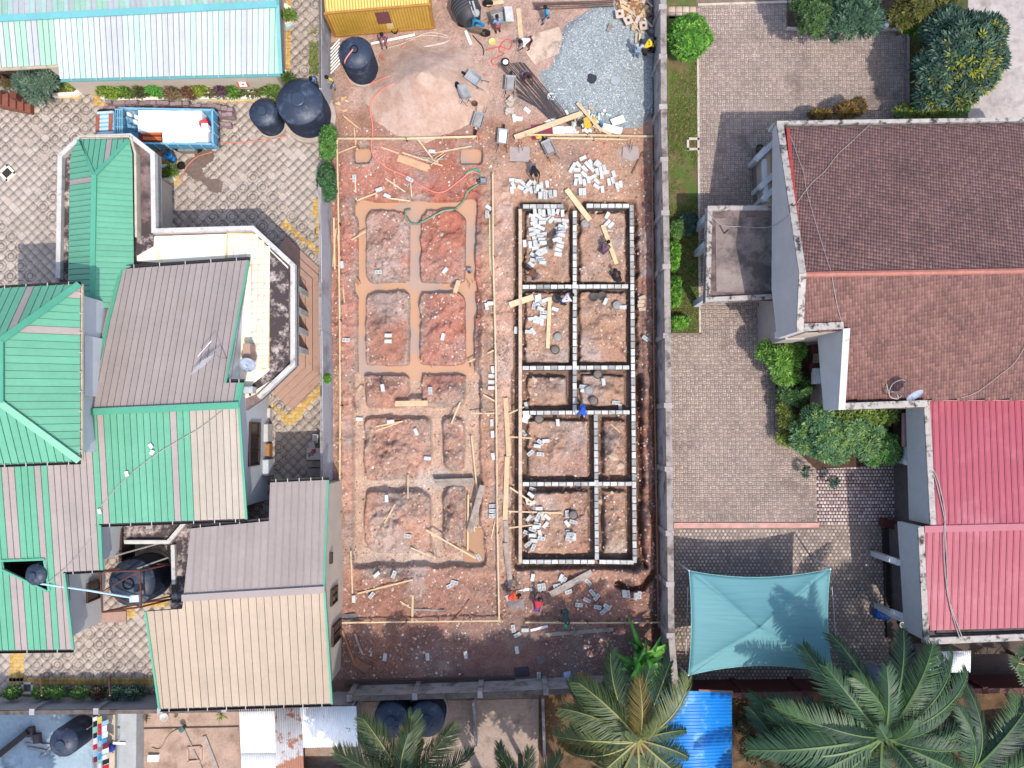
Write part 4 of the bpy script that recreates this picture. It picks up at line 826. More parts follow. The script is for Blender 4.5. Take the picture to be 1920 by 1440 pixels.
blocks([(1425,280,-62),(1430,390,-48),(1480,425,-45)],960,370,8,'concrete block beside the leaning board in the top right room','three blocks in the top right room')
blocks([(450,210,88),(490,190,88),(560,230,-20),(520,260,40),(420,300,-75),(480,310,60),(505,340,20),(540,385,5),(535,440,10),(385,470,-10),(460,460,25),(450,505,20),(520,510,-85),(350,635,5),(405,630,60),(690,345,20)],940,530,6.857,'concrete block lying left of the long board in the second left room','blocks in the second left room',.2)
blocks([(1335,245,-65),(1560,320,0)],940,530,6.857,'concrete block beside the mortar pans in the second right room','blocks in the second right room')
blocks([(1805,195,-20),(1795,250,-10),(1790,300,-8),(1805,345,-5)],940,530,6.857,'tan concrete block in the row of four outside the right foundation wall','four blocks outside the right wall',0,1)
blocks([(1850,720,35)],940,530,6.857,'single pale block lying aslant outside the right foundation wall',None)
blocks([(185,615,-85)],940,530,6.857,'single block standing against the outside of the left foundation wall',None)
blocks([(1310,1275,80),(1050,1340,5),(1060,1390,8)],940,530,6.857,'concrete block near the pans in the small middle right room','blocks in the small middle right room')
blocks([(1465,105,5),(1525,155,85)],940,740,6.857,'concrete block in the lower right corner of the small middle room','blocks in the corner of the middle room')
blocks([(320,140,75),(300,280,-50),(330,265,35),(310,340,20),(290,490,50)],940,740,6.857,'concrete block at the left wall junction beside the white sack','blocks at the left wall junction')
blocks([(570,595,-3),(500,610,35),(460,660,8),(375,750,-40),(500,765,5),(725,360,85)],940,740,6.857,'concrete block scattered in the fourth left room','blocks in the fourth left room',.3)
blocks([(405,1215,20),(380,1285,35),(400,1390,-30),(335,1370,80)],940,740,6.857,'concrete block in the upper left corner of the lowest left room','blocks in the corner of the lowest left room',.4)
blocks([(450,340,0),(330,455,-50),(415,460,70),(440,430,-60),(495,435,82),(550,440,40),(430,530,10),(415,560,5),(530,535,-50),(375,590,20),(305,630,20),(370,660,0),(460,635,75),(480,695,10),(390,725,5),(315,770,-40),(380,805,-65)],940,900,6.4,'grey concrete block in the scatter at left of the lowest left room','blocks scattered in the lowest left room',.5)
blocks([(790,405,85),(860,500,15),(790,520,55),(795,640,88),(810,705,0),(875,680,88),(830,650,0)],940,900,6.4,'grey concrete block beside the mortar pan in the lowest left room','blocks beside the pan in the lowest left room',.6)
blocks([(375,1165,-80),(455,1285,85),(505,1275,82),(665,1265,-12),(715,1165,-65),(750,1200,-60),(805,1335,-20),(1040,1220,45)],940,900,6.4,'grey concrete block near the slanting board below the foundation','blocks near the slanting board',.6)
blocks([(1090,1345,50),(1140,1400,-50),(1025,1435,25)],940,900,6.4,'grey concrete block on the dark soil right of the green capped worker','blocks right of the green capped worker',.8)
blocks([(930,500,5),(1140,525,10),(1245,520,35),(1205,575,-40)],930,1050,6,'grey concrete block on the dark soil right of the green capped worker','blocks right of the green capped worker',.8)
blocks([(1470,1360,85),(1515,1365,85),(1605,1390,-80),(1650,1375,-82)],940,900,6.4,'pale concrete block in the two pairs at the lower right of the plot','two pairs of blocks at lower right',.1)
blocks([(240,835,-30),(325,780,0),(235,1005,80),(480,1300,88),(195,765,80)],930,1050,6,'concrete block on the shaded ground below the bottom rail','blocks below the bottom rail',.4)
blocks([(310,655,88),(625,800,-20),(730,880,25),(1020,670,30)],620,240,6.857,'white block weighing down the end of a slanting prop on the red earth','blocks at the ends of the props')
blocks([(40,320,88)],620,240,6.857,'white block beside the left rail next to the upper shrub',None)
blocks([(1305,310,5)],620,240,6.857,'white block on the timber heap below the sand',None)
blocks([(240,325,35),(228,370,90)],850,300,3.6,'pale block beside the upper part of the middle rail below the pump','two blocks beside the middle rail');blocks([(240,975,-15),(225,990,80),(252,970,0)],850,300,3.6,'pale block in the little cluster left of the middle rail','cluster of blocks left of the middle rail')
blocks([(865,1210,80),(860,1240,5),(858,1270,0),(858,1300,0)],600,240,2.667,'white block in the short row of four left of the middle rail','row of four blocks left of the middle rail')
blocks([(112,685,80),(133,1062,5)],600,240,2.667,'white block lying alone along the left rail','blocks lying alone along the left rail');blocks([(295,722,0)],600,240,2.667,'single white block on the top left red mound',None);blocks([(625,715,-50)],600,240,2.667,'single white block on the top right red mound',None)
blocks([(343,1038,0),(342,1068,0)],600,240,2.667,'one of two white blocks side by side on the second left mound','two blocks on the second left mound');blocks([(615,1045,-75)],600,240,2.667,'white block beside the stick on the second right mound',None)
blocks([(202,1303,-55)],600,240,2.667,'tan block tipped at the corner of the left trench',None,0,1);blocks([(315,1300,80)],600,240,2.667,'white block on the small left mound',None);blocks([(553,1315,85)],600,240,2.667,'white block at the foot of a stick on the small right mound',None)
blocks([(435,165,-5),(592,228,65),(660,390,5)],600,740,3.272,'white block lying on the lower left mound','blocks on the lower left mound');blocks([(245,150,3)],600,740,3.272,'white block bridging the dark trench corner',None)
blocks([(410,635,88),(540,865,10)],600,740,3.272,'pale block on the lowest left mound','blocks on the lowest left mound');blocks([(1055,172,88),(1058,242,85),(1062,378,80)],600,740,3.272,'pale block in the spaced row along the lower middle rail','spaced blocks along the middle rail')
blocks([(1060,682,-3),(1060,712,2),(1060,740,-8)],600,740,3.272,'grey hollow block in the row of three against the middle rail','three grey blocks against the middle rail',1);blocks([(975,995,60)],600,740,3.272,'pale block at the end of the long slanting pole',None)
blocks([(350,1100,-40),(455,1100,-70),(825,1150,15),(800,1170,-25),(320,1228,-50),(210,1250,88)],600,740,3.272,'grey block on the spoil below the left trenches','blocks on the spoil below the left trenches',.6)
blocks([(345,370,-80),(570,368,85),(772,357,82)],600,1100,2.8235,'grey block standing in the evenly spaced line on shaded ground','three evenly spaced blocks on shaded ground',.3)
# ================================================================ TIMBER
WOOD=mat('raw_timber',(236,206,164),.85,.14,5,objvar=.12);WOODG=mat('grey_timber',(186,170,158),.9,.2,5,stain=(130,116,106),objvar=.1);WOODB=mat('brown_timber',(168,120,92),.9,.2,5,objvar=.15);PLY=mat('plywood',(226,180,140),.85,.1,2);WHITEB=mat('white_board',(246,244,240),.8,.05,1,k=.75)
def timber(x0,y0,x1,y1,wpx,label,m=WOOD,lift=.0,group=None,name='plank',cat='plank',th=None,z0=None,z1=None):
 za=(max(hmax(x0,y0,2),-.3)+lift)if z0 is None else z0;zb=(max(hmax(x1,y1,2),-.3)+lift)if z1 is None else z1
 n=6
 if z0 is None and z1 is None and lift==0:
  k=max(max(ht(x0+(x1-x0)*t/8,y0+(y1-y0)*t/8)-(za+(zb-za)*t/8)for t in range(9)),0);za+=k;zb+=k
 wd=wpx/32.;th=th or max(.03,min(.06,wd*.3));a,b=P(x0,y0,za+th/2),P(x1,y1,zb+th/2)
 mb=MB();mb.bar(a,b,wd,th);o=mb.build(name,m);settle(o);return tag(o,label,cat,group)
for d in[(1062,355,1106,413,10,'broad pale board leaning across the top foundation wall',WOOD,.16),(1130,422,1156,495,8,'broad pale board lying in the top right room',WOOD,.1),(955,572,1000,557,11,'short broad board laid over the left foundation wall',WOOD,.16),(1031,557,1027,653,7,'long pale board upright in the second left room',WOOD),(948,746,954,855,9,'upper walkway board along the left foundation wall',WOOD,.1),(951,856,947,975,9,'second walkway board along the left foundation wall',WOOD,.12),(948,976,950,1017,8,'short grey walkway board beside the lowest left room',WOODG,.1),(947,1018,958,1100,9,'lowest weathered walkway board ending at the orange clad worker',WOODG,.1),(1032,1115,1110,1073,12,'wide grey board lying aslant below the foundation',WOODG,.12),(1022,1190,1150,1180,7,'long grey board on shaded ground below the bottom rail',WOODG),(741,757,802,756,10,'wide white board bridging the middle trench',WOOD,.3),(880,998,905,910,11,'wide grey board leaning on the right trench of the left plot',WOODG,.3),(853,549,860,526,8,'short board laid over the middle trench corner',WOOD,.3),(965,258,1090,213,10,'long broad board slanting over the rubbish heap below the gravel',WOOD,.35),(1082,193,1128,246,6,'narrow board standing out of the rubbish heap towards the gravel',WOOD,.4),(1112,235,1146,252,6,'short board on the right side of the rubbish heap',WOOD,.3),(972,16,977,72,9,'pale board lying beside the concrete mixer',WOOD),(1231,483,1238,601,5,'brown board lying along the foot of the right boundary wall',WOODB),(1234,934,1236,1097,3.5,'brown pole lying along the right boundary wall',WOODB),(1229,980,1233,1080,2.5,'thin brown pole beside the right boundary wall',WOODB),(641,1181,664,1242,4,'rusty brown board leaning in the lower left corner of the plot',WOODB,.1),(665,1188,680,1227,4,'pale splintered board in the lower left corner',WOODG,.1),(678,1228,710,1244,2.5,'thin brown stick in the lower left corner',WOODB),(662,1238,690,1256,15,'piece of brown plywood among scraps in the lower left corner',WOODB),(664,240,667,271,2.2,'stick crossing the top left rail',WOOD,.1),(634,287,667,274,2.5,'prop slanting from the left rail to the upper left pit',WOOD,.1),(715,276,748,288,2.2,'thin stick at left end of the timber heap',WOOD),(754,286,830,311,3.2,'longest square timber on the heap below the sand',WOOD,.15),(746,296,804,316,14,'brown plywood sheet under the timber heap',PLY),(780,257,814,301,2.2,'stick crossing the top rail onto the timber heap',WOOD,.2),(815,287,884,274,3.2,'timber running from the white block towards the right pit',WOOD,.1),(772,289,798,282,2.2,'grey stick on the timber heap',WOODG,.1),(723,335,760,360,2.5,'stick lying aslant on red earth above the trench',WOOD),(666,341,668,375,2.5,'upright prop at the upper left trench corner',WOOD,.1),(669,376,706,362,2.8,'slanting prop at the upper left trench corner',WOOD,.15),(770,343,772,370,2.2,'upright prop at the middle trench head',WOOD,.1),(731,372,769,377,2.8,'level prop at the middle trench head',WOOD,.15),(659,450,686,434,2.6,'prop over the left trench beside the top left mound',WOOD,.2),(626,408,628,505,3,'longest pole leaning along the left boundary wall',WOOD,.05),(633,440,646,568,2.2,'thin pole beside the left rail',WOOD,.05),(630,430,624,500,2.2,'short pole crossing others at the left boundary wall',WOOD,.08),(918,402,919,507,2.8,'left one of two poles along the middle rail',WOOD),(922,398,922,516,2.6,'right one of two poles along the middle rail',WOOD),(878,679,926,657,2.6,'prop from the middle rail to the right trench corner',WOOD,.25),(704,800,756,790,2.8,'upper stick of a pair on the lower left mound',WOOD),(705,808,747,793,2.4,'lower stick of a pair on the lower left mound',WOOD),(846,795,863,754,2.8,'stick standing at the top of the narrow lower mound',WOOD,.1),(906,740,931,754,2.4,'short prop slanting to the middle rail',WOOD,.15),(883,775,927,775,2.4,'level prop between right trench and middle rail',WOOD,.2),(884,818,895,923,3,'long pole lying along the lower right trench',WOOD,.1),(765,890,765,935,2.6,'short upright stick over the dark trench',WOOD,.15),(878,928,877,1036,3,'upright pole left of the wide grey board',WOOD,.1),(799,994,892,1047,3,'long slanting pole over the lowest trench corner',WOOD,.25),(770,1027,817,1047,2.6,'short slanting stick at the lowest trench',WOOD,.1),(741,945,721,981,2.6,'pale stick on the lowest left mound',WOOD),(658,1033,661,1113,2.8,'upright pole at the lower left trench corner',WOOD,.15),(670,1113,774,1087,2.8,'long stick on the spoil below the left trenches',WOOD),(774,1116,773,1168,4,'upright piece of the timber tee near the bottom rail',WOOD),(776,1143,834,1145,3.5,'level piece of the timber tee near the bottom rail',WOODG),(881,1125,845,1172,2.6,'brown stick crossing the bottom rail',WOODB,.1),(750,1127,770,1140,2,'thin short stick near the timber tee',WOOD),(634,1000,636,1058,5,'short pale board along the left rail',WOOD),(930,969,921,1010,2.2,'thin stick against the lower middle rail',WOOD),(883,943,890,997,2.4,'short stick under the wide grey board',WOOD,.1),(954,776,983,763,2.6,'upper prop from walkway board to the foundation',WOOD,.2),(955,819,998,822,2.6,'level prop from walkway board into the fourth room',WOOD,.2),(956,914,998,942,3,'slanting prop from walkway board into the lowest room',WOOD,.2),(977,935,1000,968,2.4,'thin prop crossing the left wall into the lowest room',WOODB,.2),(954,959,1054,962,2.6,'long level prop reaching far into the lowest room',WOOD,.2),(955,990,1000,984,2.6,'lowest prop from walkway board to the block scatter',WOOD,.2),(1206,285,1185,326,2.6,'brown pole by the concrete pad at upper right',WOODB,.1),(1233,170,1213,222,2,'thin pole leaning on the right boundary wall by the gravel',WOODB,.3),(1145,795,1163,811,2,'pale stick in the narrow fourth room',WOOD),(1220,1157,1140,1168,2,'thin offcut above the bottom rail',WOODB),(980,1222,1000,1198,2,'thin rod on shaded ground below the bottom rail',WOODB),(995,1182,1027,1174,4.5,'white board end below the bottom rail',WHITEB)]:
 timber(*d[:6],m=d[6],lift=d[7]if len(d)>7 else 0.)
for k in range(12):
 a=R.uniform(-.7,.5);x,y=812+R.uniform(-14,16),300+R.uniform(-9,9);l=R.uniform(9,18);timber(x-l*math.cos(a),y-l*math.sin(a),x+l*math.cos(a),y+l*math.sin(a),1.6,'thin stick in the tangle of offcuts below the sand',WOOD if k%2 else WOODG,.05+.03*k,'sticks in the tangle of offcuts','stick','stick')
def rail(label,pts,wpx=3.2,z=.45,m=WOOD):
 r=thing('batter_board',label,'batter board',G(*pts[len(pts)//2]))
 for(x0,y0),(x1,y1)in zip(pts[:-1],pts[1:]):
  za,zb=ht(x0,y0)+z,ht(x1,y1)+z;MB().bar(P(x0,y0,za),P(x1,y1,zb),wpx/33.,.05).build('rail',m,r)
  L=math.hypot(x1-x0,y1-y0);n=max(1,int(L/55))
  for i in range(n+1):
   x,y=x0+(x1-x0)*i/n,y0+(y1-y0)*i/n;q=P(x,y,ht(x,y)+z);MB().box((q.x+.05,q.y,q.z-.3),(.05,.05,.75)).build('stake',m,r)
rail('top rail of the left plot below the sand heap',[(632,260),(760,260),(893,256)],3.6);rail('top rail of the right plot below the rubbish heap',[(985,253),(1100,253),(1223,256)],3.6)
rail('second short rail just below the top rail of the right plot',[(1026,259),(1112,260),(1178,262)],3.2,.3)
rail('long rail along the left side of the left plot',[(632,262),(635,420),(637,600),(638,760),(637,960),(635,1168)],2.8);rail('middle rail between the two plots',[(924,325),(925,480),(929,640),(931,800),(933,1000),(936,1166)],3.)
rail('bottom rail of the left plot',[(625,1168),(760,1166),(940,1164)],2.8);rail('bottom rail of the right plot',[(985,1167),(1100,1168),(1244,1167)],2.8);rail('long rail along the right boundary wall',[(1222,258),(1224,480),(1226,700),(1230,900),(1234,1166)],2.4,m=WOODB)
STEEL=mat('rusty_steel',(116,96,90),.6,.2,8,metal=.3);STEELD=mat('dark_steel',(88,84,90),.7,.15,5)
for k,(x,y,lx,ly,wet)in enumerate([(674,387,-5,-12,'at the upper left trench corner'),(775,385,-8,-30,'at the head of the middle trench'),(884,375,-6,-22,'at the upper right trench corner'),(678,537,-6,-16,'at the second left trench corner'),(883,540,-8,-14,'at the second right trench corner'),(815,690,-5,-18,'in the third trench near the small mound'),(884,690,-8,-20,'at the third right trench corner'),(672,770,-8,-16,'at the fourth left trench corner'),(680,285,-5,-4,'in the upper left pit'),(884,282,-3,-15,'in the upper right pit'),(976,285,2,-22,'in the grey pad beside the barrow'),(1182,285,-8,-18,'in the upper right concrete pad'),(816,1044,-4,-34,'at the lowest middle trench junction'),(668,1046,-5,-12,'at the lowest left trench corner'),(1190,906,18,6,'at the right end of the lowest cross wall'),(1096,688,-8,-14,'at the middle cross wall')]):
 r=thing('starter_bars','thin steel starter bars standing '+wet,'rebar',G(x,y));z=ht(x,y)
 for i in range(5):
  ox,oy=(i%2)*5-2.5,(i//2)*4-4;a=P(x+ox,y+oy,z-.1);b=P(x+ox*1.5,y+oy*1.5,z+.2);b=a+Vector((lx*.01+R.uniform(-.15,.15),-ly*.012+R.uniform(-.12,.12),R.uniform(.8,1.15)));MB().tube([a,a.lerp(b,.5),b],.011,5).build('bar',STEEL,r)
def bundle(label,a0,a1,b0,b1,n,m=STEELD,wob=3):
 r=thing('rebar_bundle',label,'rebar',G((a0[0]+b0[0])/2,(a0[1]+b0[1])/2))
 for i in range(n):
  t=(i+R.random()*.6)/n;p=[]
  x0,y0=a0[0]+(a1[0]-a0[0])*t,a0[1]+(a1[1]-a0[1])*t;x1,y1=b0[0]+(b1[0]-b0[0])*t,b0[1]+(b1[1]-b0[1])*t;ph=R.random()*6
  for k in range(9):
   s=k/8;x=x0+(x1-x0)*s+wob*math.sin(ph+s*4)*.5;y=y0+(y1-y0)*s+wob*math.cos(ph+s*3.2)*.5;p.append(G(x,y,.09+.025*(i%4)))
  MB().tube(p,.017,5).build('bar',m,r)
bundle('wide bundle of dark steel bars lying between the path and the gravel',(932,118),(985,118),(1030,226),(1064,216),22)
bundle('short fan of dark steel bars under the upper barrow',(965,162),(972,185),(1028,222),(1040,214),12)
bundle('long bundle of dark bars lying along the bottom wall of the plot',(650,1276),(650,1290),(965,1266),(965,1276),14,STEEL,1.5);bundle('bundle of dark bars at the top edge of the plot beside the mixer',(1000,3),(1000,18),(1150,0),(1150,14),10,STEEL,2)
# ================================================================ TANKS
TANKM=mat('black_tank',(36,44,60),.5,.08,1,stain=(70,80,94),stain_scale=1.5,spec=.4,k=1.);TANKD=mat('dark_tank_lid',(44,54,70),.45,.05,k=1.);PLINTH=mat('plinth',(196,180,164),.9,.15,2)
def tank(px,py,r,h,label,z0=.0,ribs=8,plinth=.18,lid=True,m=TANKM,pr=None):
 b=P(px,py,0);t=thing('water_tank',label,'water tank',(b.x,b.y,z0))
 if plinth:pb=MB().lathe((b.x,b.y,z0),[((pr or r*1.08),0),((pr or r*1.08),plinth)],20).build('plinth',PLINTH,t)
 zb=z0+plinth;pf=[(r*.96,0)];hb=h-plinth;body=hb*.84
 for i in range(ribs*2+1):
  z=body*(.04+.9*i/(ribs*2));pf.append((r*(1.if i%2 else .925),z))
 pf+=[(r*.99,body),(r*.96,body*1.03),(r*.72,hb*.95),(r*.42,hb),(r*.2,hb*1.005),(0,hb*1.005)]
 mb=MB();mb.smooth=True;mb.lathe((b.x,b.y,zb),pf,36);body_o=mb.build('tank_body',m,t)
 for k in range(6):
  a=k*math.pi/3+.3;d=Vector((math.cos(a),math.sin(a),0));c=Vector((b.x,b.y,zb));MB().bar(c+d*r*.95+Vector((0,0,body*1.03)),c+d*r*.4+Vector((0,0,hb+.01)),.09,.05).build('top_rib',TANKD,t)
 if lid:MB().lathe((b.x,b.y,zb+hb),[(r*.3,0),(r*.3,.09),(r*.26,.12),(0,.13)],20).build('lid',TANKD,t)
 else:MB().lathe((b.x,b.y,zb+hb),[(r*.24,0),(r*.24,.08),(r*.2,.08),(r*.2,.01),(0,.01)],20).build('hatch',mat('hatch_hole',(8,8,10),.9),t)
 return t
tank(681,133,.98,2.55,'ribbed dark blue tank with open hatch and red hose beside the yellow container',lid=False);tank(582,222,1.36,2.6,'tallest dark blue water tank on a round base in the left compound',plinth=.25,pr=1.6)
tank(511,233,.84,1.9,'smaller dark blue water tank beside the tallest one');tank(165,1047,.56,4.95,'small dark tank standing in the opening of the striped roof',z0=0,plinth=3.5,pr=.5,ribs=4);tank(287,1076,1.3,2.75,'large dark tank inside the rusty steel stand, lower left',lid=False);tank(163,1361,.8,2.5,'dark tank on the shaded blue grey slab, bottom left',plinth=.4)
tank(742,1329,1.,1.9,'left one of two dark tanks in the shade behind the palm fronds');tank(806,1327,1.,1.9,'right one of two dark tanks in the shade behind the palm fronds');tank(1628,1256,.5,1.9,'grey upright tank behind the oil palm fronds',m=mat('grey_tank',(150,160,176),.4,.06),plinth=.3)
# ================================================================ YELLOW CONTAINER
ct=thing('shipping_container','faded yellow shipping container with a maroon patch on its long side','container',P(720,30,0));YEL=mat('container_yellow',(222,176,78),.6,.1,1.5,stain=(160,104,60),stain_at=(.62,.74),stain_scale=2);YELR=mat('container_roof',(250,226,134),.6,.08,1.5,stain=(214,164,96),stain_at=(.6,.72))
c0,c1=P(609,26,2.6),P(805,9,2.6);dx_=(c1-c0).normalized();dn=Vector((-dx_.y,dx_.x,0));c0.z=c1.z=0
MB().prism([c0+dn*.06,c1+dn*.06,c1+dn*2.38,c0+dn*2.38],.12,2.5).build('container_body',YEL,ct);L=(c1-c0).length;mb=MB();k=34
for i in range(k):
 p=c0+dx_*(.1+(L-.2)*(i+.1)/k);q=c0+dx_*(.1+(L-.2)*(i+.72)/k);mb.prism([p,q,q+dn*.07,p+dn*.07],.2,2.46)
mb.build('corrugated_side',YEL,ct);mb=MB()
for i in range(k):
 p=c0+dx_*(.1+(L-.2)*(i+.1)/k)+dn*.1;q=c0+dx_*(.1+(L-.2)*(i+.72)/k)+dn*.1;mb.prism([p,q,q+dn*2.2,p+dn*2.2],2.49,2.56)
mb.build('corrugated_roof',YELR,ct)
fr=MB()
for a,b in((c0,c1),):fr.bar(a+Vector((0,0,2.55))+dn*.05,b+Vector((0,0,2.55))+dn*.05,.12,.12);fr.bar(a+Vector((0,0,.1))+dn*.05,b+Vector((0,0,.1))+dn*.05,.12,.16)
for p in(c0,c1):fr.box(p+dn*.06+Vector((0,0,1.3)),(.14,.14,2.5))
fr.build('frame',mat('container_frame',(196,140,66),.65,.15),ct)
for x0,x1,z0,z1,m in((.47,.6,1.1,2.3,mat('maroon_sheet',(132,78,82),.7)),(.545,.61,.5,1.08,mat('cream_patch',(236,206,140),.7))):MB().prism([c0+dx_*L*x0-dn*.03,c0+dx_*L*x1-dn*.03,c0+dx_*L*x1-dn*.005,c0+dx_*L*x0-dn*.005],z0,z1).build('patch',m,ct)
# ================================================================ HOSES AND CABLES
def hose(name,label,pts,r,m,cat,zf=None,n=7):
 pp=smooth([(Vector((x,y,0))if len(q)==2 else Vector(q))for q in pts for x,y in[q[:2]]])
 w_=[P(v.x,v.y,v.z if v.z else((zf(v.x,v.y)if zf else max(hmax(v.x,v.y,2),-.46))+r))for v in pp];mb=MB();mb.smooth=True;mb.tube(w_,r,n);return tag(settle(mb.build(name,m)),label,cat)
PINK=mat('pink_hose',(228,132,118),.5,.08,k=.7);GRNH=mat('green_hose',(120,160,130),.5,.1,1.5,stain=(206,190,160),stain_scale=.5);REDH=mat('red_rope',(232,96,84),.6);GREYC=mat('grey_cable',(186,178,172),.6)
hose('hose','long pink hose running from the tank over the sand to the pump',[(662,92,2.66),(650,108,2.6),(646,118,2.3),(648,128,.6),(660,158),(690,158),(715,148),(745,138),(750,150),(730,160),(708,175),(694,200),(699,240),(697,285),(722,312),(760,330),(790,348),(815,360),(835,358),(860,340),(885,322),(905,330)],.04,PINK,'hose')
hose('hose','thick green and cream suction hose from the flooded trench to the pump',[(769,392,-.35),(760,398),(764,414),(780,420),(800,412),(830,396),(852,392),(868,378),(878,358),(900,344)],.06,GRNH,'hose');hose('hose','short bright green hose arching above the pump',[(872,326),(886,319),(898,320),(901,338)],.055,mat('bright_green_hose',(60,180,140),.5),'hose')
hose('rope','tangled red hose on the path below the concrete mixer',[(912,94),(925,90),(940,88),(955,92),(960,78),(950,74),(940,82),(936,95),(945,100),(935,106),(922,112),(924,120),(932,122)],.03,REDH,'hose');hose('hose','loops of pale hose lying between container and sand heap',[(720,92),(760,80),(800,62),(835,66),(842,76),(820,84),(790,88),(830,80),(842,72),(800,66),(760,74)],.03,mat('pale_hose',(226,204,190),.6),'hose')
hose('hose','thin red hose in the sand near the container',[(716,110),(745,100),(762,92),(758,84),(730,112),(712,106),(722,98)],.025,REDH,'hose');hose('hose','thin pink hose crossing the tiled yard to the truck',[(398,262),(430,268),(480,264),(540,255)],.025,PINK,'hose',lambda x,y:.01);hose('hose','thin red hose curling over the tiles below the planter',[(345,350),(342,330),(352,310),(368,295),(380,290),(398,285)],.022,PINK,'hose',lambda x,y:.01)
for lab,pts in(('white cable lying aslant over the upper brown tile roof',[(1628,236),(1590,272),(1570,290),(1545,322),(1520,345),(1495,378),(1484,398)]),('thin pale cable running down the left edge of the brown tile roof',[(1474,244),(1485,268),(1496,300),(1505,325),(1510,355),(1522,400),(1540,460),(1556,510)]),):
 pp=smooth([Vector((x,y,0))for x,y in pts]);MBt=MB();MBt.tube([dN.at(v.x,v.y)+Vector((0,0,.12))for v in pp],.015,5);tag(settle(MBt.build('cable',GREYC)),lab,'cable')
for lab,pts in(('thin pale cable continuing over the lower brown tile roof',[(1558,520),(1565,560),(1572,590),(1580,615)]),('white cable curving over the lower right of the brown tile roof',[(1925,640),(1900,680),(1870,705),(1830,735),(1800,746)])):
 pp=smooth([Vector((x,y,0))for x,y in pts]);MBt=MB();MBt.tube([dS.at(v.x,v.y)+Vector((0,0,.12))for v in pp],.015,5);tag(settle(MBt.build('cable',GREYC)),lab,'cable')
mb=MB()
pp=smooth([Vector(p)for p in[(1740,870,5.3),(1752,900,5.45),(1766,960,5.75),(1770,985,5.9)]])+smooth([Vector(p)for p in[(1770,1000,5.9),(1773,1060,5.6),(1776,1120,5.3),(1790,1175,5.1),(1800,1200,5.1)]])
pp=[(e1 if v.y<986 else e2).at(v.x,v.y)+Vector((0,0,.12))for v in pp];mb.tube(pp,.025,5);mb.tube([v+Vector((.12*math.sin(i*.2),0,.01))for i,v in enumerate(pp)],.025,5);tag(settle(mb.build('cable',GREYC)),'pair of grey cables draped down the red roof','cable')
mb=MB();mb.tube([P(*v)for v in smooth([Vector(q)for q in[(1326,392,3.5),(1350,420,3.45),(1390,425,3.5),(1440,426,4.5),(1470,410,6.6),(1484,398,7.1)]])],.015,5);tag(settle(mb.build('cable',GREYC)),'white cable from the stained porch slab up to the tile roof','cable')
mb=MB();mb.tube([rS.at(v.x,v.y)+Vector((0,0,.12))for v in smooth([Vector((x,y,0))for x,y in[(416,772),(380,800),(330,830),(290,855),(240,895),(190,950)]])],.02,5);tag(settle(mb.build('cable',GREYC)),'white wire stretched aslant over the green striped roof','cable')
mb=MB();mb.tube([rS.at(v.x,v.y)+Vector((0,0,.14))for v in smooth([Vector((x,y,0))for x,y in[(182,985),(165,1020),(130,1060),(92,1092)]])],.018,5);tag(settle(mb.build('cable',GREYC)),'thin wire from the roof opening up to the ridge corner','cable')
for k,(x,y,an)in enumerate([(286,836,.9),(288,848,-1.1),(241,888,1.3),(190,958,1.2)]):
 q=rS.at(x,y);mb=MB();mb.bar(q+Vector((-.12*math.cos(an),.12*math.sin(an),.16)),q+Vector((.12*math.cos(an),-.12*math.sin(an),.18)),.16,.08);tag(settle(mb.build('white_rag',WHITEB)),('upper white rag caught on the roof wire','second white rag below the upper one on the roof wire','white rag halfway down the roof wire','lowest white rag at the end of the roof wire')[k],'rag')
# ================================================================ TEAL SHADE CANOPY
cv=thing('shade_canopy','teal fabric shade canopy stretched over four white poles on the hexagon paving','canopy',P(1428,1160,0))
n=N('teal_fabric');n.bump(n.noise(3,4,.6,n.scalemap(.25,4,1)),.25,.03);tl=n.mix(n.ramp(n.noise(1.5,3,.5,n.scalemap(.3,6,1)),.35,.7),A((116,172,176)),A((106,162,168)));TEALF=n.done(tl,.65,0,.3)
CC=[P(1292,1070,3.0),P(1557,1067,3.0),P(1561,1262,3.0),P(1291,1266,3.0)];CP=P(1424,1176,3.75);k=14
for e in range(4):
 a,b=CC[e],CC[(e+1)%4];mid=(a+b)/2;inw=(CP-mid).xy.normalized()*(.42 if e in(0,2)else .16);V=[];idx={}
 for i in range(k+1):
  for j in range(k+1):
   t=j/k;s=4*t*(1-t);ed=a.lerp(b,t)+Vector((inw.x*s,inw.y*s,-.10*s));p=ed.lerp(CP,i/k);p.z-=.12*math.sin(math.pi*i/k)*(s**.5)
   idx[i,j]=len(V);V.append(tuple(p))
 mb=MB();mb.smooth=True;mb.add(V,[(idx[i,j],idx[i,j+1],idx[i+1,j+1],idx[i+1,j])for i in range(k)for j in range(k)]);o=mb.build('fabric_panel',TEALF,cv)
 sd=o.modifiers.new('thickness','SOLIDIFY');sd.thickness=.01
 mb=MB();mb.tube([a.lerp(b,j/12)+Vector((inw.x,inw.y,-.10))*(4*(j/12)*(1-j/12))for j in range(13)],.022,6);mb.build('edge_rope',mat('teal_hem',(150,206,204),.7),cv)
WPOLE=mat('white_pole',(222,226,228),.5)
for p,o2 in zip(CC,((-.25,.1),(.2,.1),(.25,-.2),(-.2,-.2))):MB().tube([Vector((p.x+o2[0],p.y+o2[1],0)),p+Vector((0,0,.02))],.045,8).build('pole',WPOLE,cv)
for a,b in(((1560,1100,2.7),(1573,1272,.1)),((1290,1100,2.7),(1286,1230,.1))):MB().tube([P(*a),P(*b)],.018,5).build('guy_rope',WPOLE,cv)
